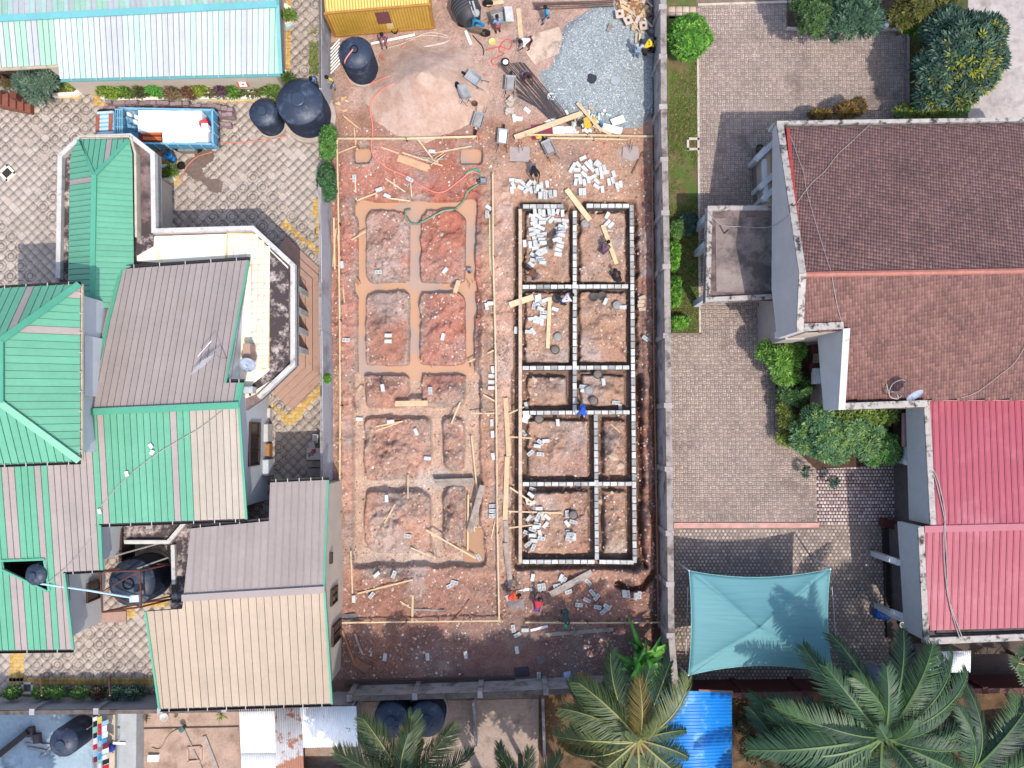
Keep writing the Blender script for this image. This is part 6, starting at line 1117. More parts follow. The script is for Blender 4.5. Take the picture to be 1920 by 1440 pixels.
p2=thing('trench_pump','little dark pump standing in the flooded right trench','pump',P(881,508,-.5));MB().box(P(881,507,-.2),(.26,.22,.3)).build('body',PM,p2);MB().lathe(P(880,511,-.1),[(.08,0),(.08,.15),(0,.16)],10).build('cap',MBK,p2)
# ================================================================ RUBBISH HEAP BELOW THE GRAVEL
def scrap(name,label,cat,poly,lift,m,th=.02):q=[G(x,y,lift+.02*i)for i,(x,y)in enumerate(poly)];return tag(settle(MB().slab(q,Vector((0,0,1)),th).build(name,m)),label,cat)
MAR=mat('maroon_sheet_roof',(156,64,82),.6,.15,6);OT=mat('orange_tarp',(250,188,64),.7,.12,5);YT_=mat('yellow_cloth',(242,220,60),.7)
for args in[('plywood_sheet','upper white board on the right of the rubbish heap','board',[(1144,224),(1168,215),(1173,228),(1150,236)],.35,WHITEB),('plywood_sheet','lower white board on the right of the rubbish heap','board',[(1132,231),(1168,240),(1164,252),(1128,246)],.3,WHITEB),('metal_sheet','maroon corrugated sheet at the left of the rubbish heap','metal sheet',[(996,234),(1036,232),(1037,253),(998,256)],.12,MAR),('metal_sheet','smaller maroon sheet below the top rail','metal sheet',[(997,256),(1012,256),(1012,262),(998,262)],.06,MAR),('paper_sheet','large white paper sheet in the middle of the rubbish heap','paper',[(1036,238),(1056,236),(1060,252),(1037,252)],.2,WHITEB),('paper_sheet','second white paper sheet with smudges in the rubbish heap','paper',[(1054,237),(1076,236),(1084,251),(1060,252)],.22,mat('smudged_paper',(236,232,228),.9,.1,6,stain=(120,116,116),stain_scale=7,stain_at=(.6,.66))),('tarp','orange tarpaulin scrap on the left of the rubbish heap','tarpaulin',[(1094,222),(1101,219),(1110,236),(1104,241),(1096,240)],.35,OT),('tarp','smaller orange tarpaulin scrap by the crossing board','tarpaulin',[(1112,216),(1118,222),(1120,236),(1113,230)],.4,OT),('yellow_bag','yellow bag at the left end of the top rail','bag',[(1003,254),(1017,253),(1018,259),(1006,260)],.12,YT_),('plywood_sheet','broken pale board at the left of the gravel edge','board',[(1020,228),(1034,222),(1046,224),(1030,232)],.1,WHITEB),('plastic_disc','left blue lid in the rubbish heap','lid',[(1125,229),(1129,228),(1131,232),(1127,234)],.4,DB),('plastic_disc','right blue lid beyond the white boards','lid',[(1168,232),(1173,231),(1174,236),(1170,237)],.1,DB),('cloth_scrap','dark cloth scrap above the orange tarpaulin','cloth',[(1080,232),(1090,224),(1096,226),(1086,238)],.3,mat('dark_cloth',(56,54,60),.9)),('cement_paper','crumpled printed paper lying by the bottom wall','paper',[(1056,1261),(1070,1258),(1071,1271),(1058,1273)],.05,mat('blue_print_paper',(196,208,236),.8,.15,6)),('dark_sheet','black plastic sheet on shaded ground by the bottom wall','plastic sheet',[(964,1252),(990,1250),(994,1268),(966,1270)],.04,mat('dark_sheet',(0,0,0))),('wet_sheet','dark wet plastic sheet beside the orange clad worker','plastic sheet',[(950,1124),(982,1122),(984,1144),(952,1142)],.03,mat('wet_sheet',(110,92,96),.35,.15)),('dark_cloth','tangled dark rags on shaded ground below the bottom rail','cloth',[(1006,1228),(1020,1230),(1024,1242),(1010,1246)],.06,mat('rags',(128,120,116),.9,.4,9)),('white_sack','white sack lying at the left wall junction','sack',[(983,774),(992,776),(991,786),(983,792),(978,790)],.3,SHEETW),('cloth_scrap','dark scrap pile at the annex corner below the bottom rail','cloth',[(641,1152),(668,1150),(672,1164),(644,1166)],.06,mat('rags',(0,0,0))),('concrete_slab','broken white slab beside the orange clad worker','slab',[(966,1100),(998,1103),(998,1108),(968,1108)],.04,WHITEB),('rubber_hose_end','grey pipe end above the bottom rail near the banana plant','pipe',[(1188,1160),(1202,1160),(1202,1164),(1188,1164)],.1,mat('grey_pipe',(130,138,160),.5))]:scrap(*args)
jk=[]
for i in range(60):
 x,y=R.gauss(1098,20),R.gauss(226,12)
 if y>250 or x<1045 or x>1150:continue
 jk.append((x,y))
mb=MB()
pal=[mat('junk_white',(238,236,232),.8),mat('junk_dark',(70,66,66),.9),mat('junk_tan',(206,176,150),.9),mat('junk_mint',(200,232,222),.7)]
for i,(x,y)in enumerate(jk):mb.cur=R.choice([0,0,1,2,2,3]);mb.box(G(x,y,.08+R.random()*.2),(R.uniform(.1,.35),R.uniform(.08,.2),R.uniform(.03,.14)),rz=R.random()*3)
tag(settle(mb.build('rubbish',pal,kind='stuff')),'heap of mixed rubbish between the gravel and the top rail','rubbish')
mb=MB();pal=[mat('offcut_tan',(226,196,154),.9,.12,4),mat('offcut_pale',(222,206,190),.9),mat('offcut_brown',(170,120,84),.9)]
for i in range(150):
 x,y=1158+56*R.random(),4+60*R.random()
 if y>12+(x-1130)*.75:continue
 mb.cur=R.choice([0,0,1,2]);a=R.random()*3.1;l=R.uniform(.2,.9);q=Vector((*P(x,y,0).xy,ht(x,y)+.1+.35*R.random()));d=Vector((math.cos(a),math.sin(a),R.uniform(-.2,.2)))*l/2;mb.bar(q-d,q+d,R.uniform(.06,.22),.03)
tag(settle(mb.build('offcut_heap',pal,kind='stuff')),'heap of splintered offcuts at the upper right end of the gravel','offcuts')
for x,y,lab in[(1162,26,'left square ceiling tile on the offcut heap'),(1178,38,'middle square ceiling tile on the offcut heap'),(1207,48,'right square ceiling tile on the offcut heap')]:
 t=thing('ceiling_tile',lab,'tile',G(x,y,.5));q=G(x,y,.52);MB().box(q,(.5,.5,.04),rz=R.random()).build('panel',pal[1],t);MB().lathe(q+Vector((0,0,.02)),[(.1,0),(.1,.02),(.06,.02),(.06,0)],14).build('ring',pal[2],t)
timber(1193,62,1192,82,3.5,'left one of two short boards leaning from the offcut heap',WOOD,.3);timber(1200,62,1199,82,3.5,'right one of two short boards leaning from the offcut heap',WOOD,.3);timber(1146,44,1140,58,6,'short weathered board lying on the gravel',WOODG,.2)
for x,y,r_,lab in[(1220,40,.35,'upper dark concrete ring against the right boundary wall'),(1221,62,.35,'lower dark concrete ring against the right boundary wall')]:q=G(x,y);tag(settle(MB().lathe(q,[(r_,0),(r_,.35),(r_*.6,.37),(r_*.5,.2),(0,.2)],16).build('concrete_ring',mat('dark_ring',(110,96,90),.9,.2,5))),lab,'concrete ring')
sheet('concrete_pad',[(955,274),(993,274),(995,290),(990,304),(956,301)],-.06,mat('fresh_concrete',(186,170,164),.85,.1,2));sheet('concrete_pad',[(1168,276),(1196,274),(1198,298),(1185,304),(1166,296)],.1,mat('fresh_concrete',(0,0,0)))
fm=MB();fm.bar(P(814,900,-.2),P(888,898,-.2),.12,.4);fm.bar(P(818,907,-.25),P(886,905,-.25),.3,.3);tag(settle(fm.build('formwork',WOODG)),'grey formwork boards across the lower right trench','formwork')
# ================================================================ SOUTHERN STRIP
CORR={}
def corrugated(label,poly,z,m,pitch,along,name='metal_roof',amp=.025,slope=.15):
 """corrugated sheet: waves across, running along"""
 q=W(poly,z);n_=int((q[1]-q[0]).length/pitch*4)if along=='y' else int((q[3]-q[0]).length/pitch*4);V=[];
 for i in range(n_+1):
  t=i/n_;h=amp*math.sin(i*math.pi/2)
  for s in(0,.5,1):
   p=q[0].lerp(q[1],t).lerp(q[3].lerp(q[2],t),s)if along=='y' else q[0].lerp(q[3],t).lerp(q[1].lerp(q[2],t),s);V.append((p.x,p.y,p.z+h-slope*(s if along=='y' else t)))
 mb=MB();mb.smooth=True;mb.add(V,[(i*3+j,i*3+j+1,i*3+j+4,i*3+j+3)for i in range(n_)for j in range(2)]);o=mb.build(name,m);sd=o.modifiers.new('thickness','SOLIDIFY');sd.thickness=.006;return tag(settle(o),label,'metal roof')
ZINC=mat('white_zinc',(250,250,246),.5,.06,1,stain=(226,206,180),stain_scale=.9,stain_at=(.6,.75),k=.78);ZRUST=mat('rusty_zinc',(206,204,206),.6,.1,2,stain=(176,118,92),stain_scale=.9,stain_at=(.5,.55))
corrugated('wide white metal roof sheets at the left of the rusty strip',[(448,1329),(517,1329),(518,1415),(450,1417)],2.2,ZINC,.12,'y');corrugated('lower white metal roof sheet at the picture edge',[(452,1414),(518,1414),(520,1500),(452,1500)],2.1,ZINC,.12,'y');corrugated('rusty grey strip of metal roof between two white roofs',[(515,1328),(566,1327),(570,1500),(516,1500)],2.25,ZRUST,.12,'y');corrugated('white metal roof with black smudges right of the rusty strip',[(563,1326),(668,1324),(670,1402),(566,1404)],2.25,mat('smudged_zinc',(246,246,244),.5,.06,1,stain=(90,84,82),stain_scale=1.6,stain_at=(.66,.7),k=.78),.12,'y')
BZ=mat('blue_sheet',(30,142,238),.4,.1,1.2,stain=(120,196,244),stain_scale=1.1,stain_at=(.56,.66));corrugated('bright blue corrugated roof beside the coconut palm',[(1212,1294),(1372,1296),(1378,1470),(1250,1480)],2.4,BZ,.2,'x',amp=.03,slope=.5)
br=MB();br.bar(P(1310,1294,2.5),P(1374,1297,2.5),.1,.08);tag(settle(br.build('ridge_strip',mat('rust_strip',(150,110,92),.8))),'rusty edge strip along the blue corrugated roof','strip')
corrugated('small red corrugated roof at the lower right corner',[(1858,1412),(2000,1400),(2000,1500),(1870,1500)],2.4,REDR,.16,'y');corrugated('white metal sheet roof below the red roofed house',[(1740,1222),(1820,1220),(1822,1262),(1742,1264)],2.2,ZINC,.12,'y')
sheds=MB()
for poly,zz in(([(452,1333),(664,1330),(664,1480),(452,1480)],2.0),([(1262,1300),(1368,1300),(1370,1470),(1270,1470)],1.8),([(1864,1416),(2000,1410),(2000,1490),(1874,1490)],2.2),([(1744,1226),(1816,1224),(1818,1258),(1746,1260)],2.0)):
 s_=thing('shed',{452:'block shed under the white and rusty metal roofs',1262:'block shed under the blue corrugated roof',1864:'shed under the small red corrugated roof',1744:'shed under the white metal sheet'}[poly[0][0]],'shed',Vector((*W(poly,0)[0].xy,0)));walls(s_,[Vector((p.x,p.y,0))for p in W(poly,zz)],None,CONCW,ztop=zz-(.25 if poly[0][0]!=1262 else .45))
lw=MB().prism(W([(226,1338),(256,1338),(254,1500),(222,1500)],.9),0,.9).build('low_wall',mat('grey_parapet',(186,186,184),.9,.12,1.5));tag(settle(lw),'broad grey parapet between shaded slab and dirt yard','wall');lw=MB().prism(W([(200,1340),(216,1340),(214,1500),(200,1500)],.3),0,.3).build('tiled_ledge',mat('ledge_pale',(226,208,186),.85,.1,2));tag(settle(lw),'pale ledge beside the clothes line','ledge')
q=P(208,1402,.5);mb=MB();mb.smooth=True;mb.lathe((q.x,q.y,.3),[(.0,0),(.16,.03),(.24,.14),(.24,.26),(.16,.38),(0,.42)],20);tag(settle(mb.build('blue_ball',mat('ball_blue',(70,84,190),.4))),'shiny blue ball beside the clothes line','ball');timber(212,1393,235,1394,4,'short pale board across the grey parapet',WHITEB,0,z0=.95,z1=.95)
cl=thing('clothes_line','clothes rack with rows of washing beside the dark tank, bottom left','clothes line',P(182,1400,0));
for x in(174,183,191):MB().tube([P(x,1345,1.6),P(x+1,1500,1.6)],.012,5).build('line',AL,cl)
for x,y in((172,1346),(193,1346)):MB().tube([P(x,y,0),P(x,y,0)+Vector((0,0,1.6))],.03,6).build('post',AL,cl)
cols_={'white':(240,240,244),'red':(206,40,62),'yellow':(232,220,90),'black':(40,40,46),'sky blue':(60,160,214),'pale blue':(170,206,232),'mint':(150,220,200),'maroon':(120,40,60),'grey':(150,150,158)}
for i,cn in enumerate(['white','yellow','pale blue','black','red','white','mint','red','white','black','sky blue','sky blue','white','pale blue','maroon','red','grey','white','pale blue','sky blue','white','maroon','mint','black','grey','white','red']):
 x=(174,183,191)[i%3];y=1350+i*3.6+R.uniform(-2,2);p=P(x,y,1.6);wd=R.uniform(.22,.4);h_=R.uniform(.25,.5);mb=MB();m_=mat('cloth_'+cn.replace(' ','_'),cols_[cn],.9,.1,8)
 a=R.uniform(.35,.8);V=[]
 for k_ in range(5):
  for s in(-1,1):V.append((p.x+s*h_*(k_/4)*a*.9,p.y+0,p.z))
 V=[(p.x-h_*.5,p.y-wd/2,p.z-h_*.8),(p.x-h_*.5,p.y+wd/2,p.z-h_*.8),(p.x,p.y+wd/2,p.z+.012),(p.x,p.y-wd/2,p.z+.012),(p.x+h_*.45,p.y+wd/2,p.z-h_*.7),(p.x+h_*.45,p.y-wd/2,p.z-h_*.7)]
 mb.add(V,[(0,3,2,1),(3,5,4,2)]);tag(settle(mb.build('garment',m_)),cn+' garment hanging on the clothes rack beside the dark tank','garment',cn+' garments on the clothes rack')
timber(-20,1430,52,1372,10,'dark trunk lying across the shaded slab',mat('dark_trunk',(74,66,66),.9,.2,5),0,name='log',cat='log',z0=.1,z1=.25,th=.3);
for i,(x0,y0,x1,y1)in enumerate([(45,1395,95,1398),(50,1402,92,1410),(56,1388,90,1402),(74,1424,98,1400)]):timber(x0,y0,x1,y1,5,('first','second','third','fourth')[i]+' dry palm leaf stalk on the shaded slab',mat('dry_leaf',(170,176,178),.9),0,z0=.06+.04*i,z1=.1,th=.03,name='palm_stalk',cat='palm leaf')
for x,y,lab in((58,1372,'brown box at the end of the dark trunk on the shaded slab'),(70,1384,'second brown box below the first on the shaded slab')):tag(settle(MB().box(P(x,y,.17),(.35,.5,.3),rz=.1).build('box',mat('brown_box',(96,84,86),.9))),lab,'box')
timber(383,1380,408,1445,7,'long pale board lying in the dirt yard',WOODG,0,z0=.04,z1=.04);hose('hose','tan hose from the tap in the dirt yard',[(343,1365,.1),(325,1372,.05),(312,1385,.05),(306,1398,.05),(298,1405,.05),(285,1402,.05)],.03,mat('tan_hose',(196,160,130),.6),'hose');timber(345,1368,382,1448,2.5,'thin pole lying from the tap across the dirt yard',WOODG,0,z0=.05,z1=.05)
q=P(347,1362,0);tag(settle(MB().lathe((q.x,q.y,0),[(.1,0),(.1,.4),(.16,.42),(.16,.5),(0,.52)],12).build('standpipe',mat('tap_teal',(70,110,112),.5))),'small teal standpipe in the dirt yard','standpipe');basin('round pale wash basin near the wall in the dirt yard',309,1343,.22,WHITEP,.12);tag(settle(MB().box(P(288,1421,.1),(.6,.36,.18)).build('white_box',WHITEB)),'white box lying in the dirt yard','box')
fq=W([(352,1402),(377,1400),(377,1426),(352,1428)],.06);ff=MB()
for i in range(4):ff.bar(fq[i],fq[(i+1)%4],.12,.1)
tag(settle(ff.build('kerb_square',mat('frame_pink',(206,170,150),.9,.1))),'square concrete kerb frame in the dirt yard','frame');cr=MB().bar(P(262,1366,.03),P(448,1362,.03),.07,.04).build('drain_channel',mat('channel_dark',(88,70,62),.9));tag(settle(cr),'dark drain channel across the dirt yard','drain')
for x0,y0,x1,y1,lab in((888,1312,892,1400,'thin concrete partition in the yard right of the two tanks'),(1018,1310,1022,1440,'second concrete partition beside the coconut palm')):
 a,b=P(x0,y0,1.1),P(x1,y1,1.1);a.z=b.z=.55;tag(settle(MB().bar(a,b,.14,1.1).build('partition_wall',CONCW)),lab,'wall')
for x,lab in((77,'left pinkish post in the shaded shrub strip'),(205,'right pinkish post in the shaded shrub strip')):tag(settle(MB().tube([P(x-1,1270,0),P(x+1,1304,1.9)],.035,6).build('post',mat('pink_post',(216,150,140),.7))),lab,'post')
t=thing('blue_barrel','blue open barrel lying in the shade beside the verandah column','barrel',P(1652,1153,0));mb=MB();mb.smooth=True;Mb=Matrix.Translation(P(1652,1152,.3))@Matrix.Rotation(math.pi/2+.1,4,'Y')@Matrix.Rotation(.2,4,'X');mb.lathe(None,[(.2,-.4),(.28,-.38),(.3,-.1),(.28,0),(.3,.1),(.29,.4),(.25,.4),(.24,-.3),(0,-.3)],20,M4=Mb);mb.build('shell',mat('barrel_blue',(30,92,170),.4),t)
basin('white plastic pail beside the verandah column',1686,1168,.16,WHITEP,.22,'bucket','bucket',None,.2);basin('tan bowl beside the white pail',1698,1174,.18,mat('tan_plastic',(190,150,130),.6),.12,'bowl','bowl',None,.2);basin('blue bucket inside the dark verandah',1702,1125,.18,mat('barrel_blue',(0,0,0)),.3,'bucket','bucket',None,.2);basin('dark pot near the palm fronds',1714,1222,.28,mat('pot_grey',(96,96,112),.5),.3,'pot','pot')
basin('yellow toy bowl inside the dark verandah',1696,1022,.12,mat('yellow_plastic',(0,0,0)),.15,'bowl','bowl',None,.2);basin('dark round planter pot on the verandah of the tiled house',1436,326,.3,mat('pot_brown',(64,50,48),.6),.35,'pot','pot',PSOIL,.3);basin('green round pot at the corner of the tiled house verandah',1419,285,.22,mat('pot_green',(56,66,50),.6),.3,'pot','pot',PSOIL,.3)
hose('cable','thin grey cable on the shaded hexagon paving',[(1608,1200),(1612,1185),(1622,1168),(1640,1150),(1662,1142)],.02,GREYC,'cable',lambda x,y:.02);gt=thing('grille_gate','dark iron grille lying along the verandah edge','gate',P(1665,1080,.2));
for i in range(14):y=1058+i*6;MB().tube([P(1660,y,.4),P(1676,y+1,.4)],.02,5).build('bar',mat('iron',(70,60,58),.6),gt)
for x in(1660,1676):MB().tube([P(x,1056,.4),P(x+1,1140,.4)],.025,5).build('rail',mat('iron',(0,0,0)),gt)
wh=thing('trash_bag','white and pale blue torn sacks at the edge of the planting bed','sacks',P(1648,42,0));
for i,(x,y,m_)in enumerate([(1641,48,mat('pale_blue_plastic',(0,0,0))),(1650,40,SHEETW),(1658,46,SHEETW),(1652,30,SHEETW),(1660,36,SHEETW)]):q=P(x,y,.1);mb=MB();mb.lathe((q.x,q.y,.03),[(.2,0),(.28,.12),(.18,.22),(0,.26)],9);mb.build('sack',m_,wh)
# ================================================================ PLANTS
n=N('leaf');LEAFM=n.m;_c=n.attr();n.b.inputs['Subsurface Weight'].default_value=0
tr_=n.t.nodes.new('ShaderNodeBsdfTranslucent');mx_=n.t.nodes.new('ShaderNodeMixShader');mx_.inputs[0].default_value=.28
n.done(_c,.5,0,.35);n.t.links.new(_c,tr_.inputs['Color']);n.t.links.new(n.b.outputs[0],mx_.inputs[1]);n.t.links.new(tr_.outputs[0],mx_.inputs[2]);n.t.links.new(mx_.outputs[0],n.out.inputs[0])
BARK=mat('bark',(120,100,84),.95,.25,5,bump=.6)
def leafmesh(name,C,D,S,length,width,cols,parent,fold=.25):
 """diamond leaves: C centres, D pointing directions, S side directions"""
 n=len(C);L=(length*(.65+.7*NR.rand(n)))[:,None];Wd=(width*(.65+.7*NR.rand(n)))[:,None];up=np.cross(D,S)
 V=np.stack([C,C+D*L*.5+S*Wd*.5+up*Wd*fold,C+D*L-up*L*.12,C+D*L*.5-S*Wd*.5+up*Wd*fold],1)
 return npmesh(name,V.reshape(-1,3),np.arange(4*n).reshape(n,4),LEAFM,parent,col=np.repeat(cols,4,0))
def unit(v):return v/(np.linalg.norm(v,axis=-1,keepdims=True)+1e-9)
def crown(parent,lobes,nros,per,length,width,cols,weights=None,seed=0,name='crown',flush=None):
 """rosettes of leaves over a set of ellipsoid lobes (centre, radii)"""
 Cs,Ds,Ss,Ks=[],[],[],[];vol=np.array([r[0]*r[1]+r[2]*r[0]for c,r in lobes]);vol/=vol.sum()
 for(c,r),f in zip(lobes,vol):
  m=max(6,int(nros*f));nn=unit(NR.randn(m,3));nn[:,2]=np.where(nn[:,2]<-.35,-nn[:,2],nn[:,2]);rad=.55+.5*NR.rand(m,1)**.5;p=np.array(c)+nn*np.array(r)*rad;nn=unit(nn+[0,0,.5])
  base=np.array([A(x)for x in cols])[NR.choice(len(cols),m,p=weights)]*(.7+.55*NR.rand(m,1))
  if flush is not None:
   d=unit(NR.randn(3));fl=(nn@flush[1]+.6*NR.randn(m))>flush[2];base[fl]=np.array(A(flush[0]))*(.75+.4*NR.rand(fl.sum(),1))
  t=unit(np.cross(nn,unit(NR.randn(m,3))));b=np.cross(nn,t)
  for k in range(per):
   a=2*math.pi*(k+.5*NR.rand(m,1))/per;el=.25+.5*NR.rand(m,1);d=unit((t*np.cos(a)+b*np.sin(a))*np.cos(el)+nn*np.sin(el)-[0,0,.15]);s=unit(np.cross(d,nn))
   Cs.append(p+d*length*.08);Ds.append(d);Ss.append(s);Ks.append(base*(.85+.3*NR.rand(m,1)))
 return leafmesh(name,np.concatenate(Cs),np.concatenate(Ds),np.concatenate(Ss),length,width,np.clip(np.concatenate(Ks),0,.8),parent)
def tree(label,px,py,z,lobes,nros,per,L,Wd,cols,cat='tree',group=None,trunk=.12,name='tree',flush=None,base=None,weights=None):
 """lobes as offsets (dx,dy,dz,rx,ry,rz) in metres from the crown centre seen at px,py at height z"""
 c=P(px,py,z);b=Vector((c.x,c.y,0))if base is None else P(*base,0);t=thing(name,label,cat,b,group);mb=MB()
 mb.tube([b-Vector((0,0,.1)),b.lerp(c,.35)+Vector((.04,-.05,0)),b.lerp(c,.8)],[trunk,trunk*.8,trunk*.5],8)
 lb=[((c.x+l[0],c.y+l[1],c.z+l[2]),l[3:6])for l in lobes]
 for q,r in lb:mb.tube([b.lerp(c,.35),(b.lerp(c,.5)+Vector(q))/2,Vector(q)],[trunk*.6,trunk*.4,trunk*.15],6)
 mb.build('trunk',BARK,t);crown(t,lb,nros,per,L,Wd,cols,weights,flush=flush);return t
DK=[(62,96,84),(78,112,92),(52,80,66),(96,128,100)];MG=[(88,134,62),(104,150,70),(70,112,56),(128,166,80)];BG=[(112,176,54),(92,156,46),(140,196,64),(74,130,44)];OL=[(112,112,48),(92,98,44),(134,128,56)]
tree('round clipped bright green bush beside the driveway',1291,70,1.5,[(0,0,0,1.12,1.18,1.1),(.1,.9,-.2,.5,.4,.5),(1.2,.1,-.4,.25,.3,.3)],1700,6,.17,.085,BG,'bush',name='round_bush')
tree('large dark green tree with yellow new leaves at the top right',1805,92,3.7,[(0,0,0,1.9,1.9,1.3),(-1.2,-.9,-.4,1.2,1.1,.9),(1.2,.9,-.2,1.2,1.1,.9),(.9,-1.2,-.4,1.2,1.0,.9),(-.7,1.3,-.2,1.2,1.0,.9),(-1.3,-2.2,-.9,.8,.7,.7),(.2,-2.1,-.8,1.0,.8,.7),(1.7,-.4,-.5,.9,.9,.8)],2100,8,.34,.1,DK,trunk=.2,base=(1736,153),flush=((172,176,52),np.array([.55,-.75,.1]),.95))
tree('dark green tree at the top edge left of the white sacks',1598,22,3.2,[(0,0,0,1.2,1.2,.9),(-.6,-.7,-.2,.9,.8,.7),(.8,-.5,-.1,.9,.9,.7),(.3,.9,0,1.2,.9,.8)],900,8,.26,.08,[(74,110,84),(60,92,70),(92,128,92)],base=(1560,75));tree('mid green tree at the top edge above the driveway corner',1525,22,3.0,[(0,0,0,.9,1.1,.9),(.1,-.7,-.2,.8,.7,.7),(-.4,.7,0,.9,.9,.8)],800,7,.2,.07,[(86,120,64),(70,100,56),(104,136,72)],base=(1498,50))
tree('olive tinted bushy tree at the top edge beside the large tree',1728,12,3.2,[(0,0,0,1.4,.9,.9),(-1.,-.4,-.4,.8,.7,.6),(.9,.3,0,1.,.8,.8)],900,7,.22,.08,OL,base=(1702,45));tree('light green shrub below the olive tree',1706,40,1.4,[(0,0,0,.6,.7,.5)],220,7,.22,.09,BG,'shrub',name='shrub')
tree('low bright green shrub at the foot of the large tree',1795,190,1.,[(0,0,0,.9,.7,.5),(-.7,-.3,-.1,.7,.5,.4)],420,6,.16,.08,BG,'shrub',name='shrub');tree('green shrub with yellow tips above the tile roof edge',1732,208,1.1,[(0,0,0,1.0,.4,.5),(-1.1,.0,-.1,.6,.4,.4),(.9,.1,0,.6,.4,.4)],500,6,.16,.08,MG,'shrub',name='shrub',flush=((214,206,80),np.array([0,0,1.]),1.2))
CRO=[(150,112,50),(120,82,44),(170,142,62),(88,84,46)]
tree('larger orange brown croton bush above the tile roof',1595,205,1.3,[(0,0,0,.9,.35,.5),(-.4,-.2,0,.5,.3,.4),(.3,.25,.1,.4,.3,.4)],330,7,.2,.07,CRO,'bush',name='croton');tree('smaller orange brown croton bush above the tile roof',1538,215,1.2,[(0,0,0,.65,.25,.4)],180,7,.2,.07,CRO,'bush',name='croton')
tree('bright green leafy bush at the corner of the tiled house',1468,672,2.2,[(0,0,0,.85,.9,.7),(-.8,.4,-.3,.5,.5,.5),(.7,.5,-.2,.6,.5,.5),(.3,-.9,-.3,.7,.5,.5)],900,7,.24,.085,[(124,176,62),(100,152,54),(150,196,80),(84,130,50)],'bush',name='bush')
tree('dark shrub between the bright bush and the grey eaves',1490,740,1.3,[(0,0,0,.7,.6,.6),(.6,.5,-.2,.5,.5,.5),(-.5,.1,0,.5,.5,.4)],420,7,.2,.07,[(76,116,60),(60,96,52),(96,130,60)],'shrub',name='shrub');tree('yellow green straggly shrub at the kerb below the bright bush',1478,790,1.0,[(0,0,0,.5,.6,.5),(-.1,-.9,-.1,.5,.5,.4),(-.3,.8,0,.35,.4,.4)],360,7,.22,.06,[(140,156,62),(116,136,58),(164,176,84)],'shrub',name='shrub')
tree('large blue green bush spreading beside the patterned porch paving',1560,815,2.4,[(0,0,0,1.0,.8,.6),(-.8,.9,.1,.8,.7,.5),(1.0,-.3,-.2,.9,.6,.5),(-.2,-.9,-.5,.8,.5,.4),(-1.3,-.5,-.6,.6,.5,.4),(2.0,-.6,-.4,.7,.7,.5),(1.4,.5,-.1,.7,.5,.5),(-1.7,.2,-.5,.4,.5,.3),(.5,-1.2,-.6,.6,.4,.3),(2.6,.2,-.5,.5,.6,.4)],1300,8,.25,.075,[(104,150,106),(84,128,84),(130,172,116),(150,184,92)],'bush',trunk=.14,name='bush')
tree('olive green bush under the lower coping of the tiled house',1618,782,2.0,[(0,0,0,1.2,.5,.6),(1.3,.1,-.1,.8,.45,.5),(-1.1,-.1,0,.7,.5,.6)],800,7,.22,.08,[(132,160,66),(104,136,58),(156,178,82)],'bush',name='bush');tree('light green bush beside the grey band of the red roofed house',1662,842,1.8,[(0,0,0,.75,.8,.6),(-.6,-.4,-.3,.6,.5,.5)],600,7,.22,.075,[(104,156,76),(84,132,66),(128,176,92)],'bush',name='bush')
for k,(x,y,L_,lab)in enumerate([(1513,885,.3,'drooping sprig over the corner of the porch paving'),(1565,905,.4,'lone sprig over the porch paving')]):tree(lab,x,y,.8,[(0,0,0,L_*.8,L_*.9,.08)],16,7,.22,.07,DK,'sprig',trunk=.02,name='sprig',base=(x+6,y-12))
for k,(x,y,rx,ry,cs,lab)in enumerate([(1264,478,.3,.8,BG,'upper bright bush against the right boundary wall'),(1266,545,.35,.8,BG,'middle bright bush against the right boundary wall'),(1270,430,.4,.5,MG,'bush in the porch shade against the right boundary wall'),(1288,420,.55,.6,DK,'dark leafy plant on the shaded lawn strip'),(1272,605,.6,.3,BG,'low plants at the lower end of the lawn strip')]):tree(lab,x,y,.6,[(0,0,0,rx,ry,.35),(rx*.3,ry*.5,0,rx*.8,ry*.5,.3),(0,-ry*.6,-.1,rx*.8,ry*.5,.3)],300,6,.15,.07,cs,'bush',trunk=.03,name='bush')
tree('upper dense green shrub at the gap in the left boundary wall',615,268,1.6,[(0,0,0,.42,.95,.7),(.05,.6,-.1,.4,.4,.5),(-.05,-.6,-.1,.4,.4,.5)],800,6,.13,.06,[(96,150,62),(76,126,54),(118,168,74)],'shrub',name='shrub');tree('lower dense green shrub at the gap in the left boundary wall',613,340,1.6,[(0,0,0,.5,1.0,.7),(.05,-.6,-.1,.45,.5,.5)],900,6,.13,.06,[(70,116,66),(58,98,56),(90,136,76)],'shrub',name='shrub')
tree('small green weed growing on the left boundary wall',614,709,2.4,[(0,0,0,.16,.22,.12)],40,6,.13,.06,BG,'plant',trunk=.02,name='weed',base=(619,706))
tree('grey green feathery bush in the planter at the hall corner',62,155,1.9,[(0,0,0,.9,.6,.6),(-.7,.1,-.2,.5,.5,.5),(.7,.2,-.1,.6,.5,.5),(0,-.6,-.4,.6,.4,.4)],700,8,.26,.06,[(110,140,116),(92,120,98),(134,158,132)],'bush',name='bush');tree('reddish bush at the left end of the corner planter',14,155,1.,[(0,0,0,.5,.35,.4)],140,7,.18,.06,[(130,96,70),(150,120,80),(110,120,70)],'bush',name='bush');tree('yellow green low plants at the right end of the corner planter',128,158,.6,[(0,0,0,.55,.3,.25),(-.6,.1,0,.4,.3,.25)],300,6,.15,.06,[(150,170,62),(112,140,52),(180,190,90)],'plant',name='plant',trunk=.03)
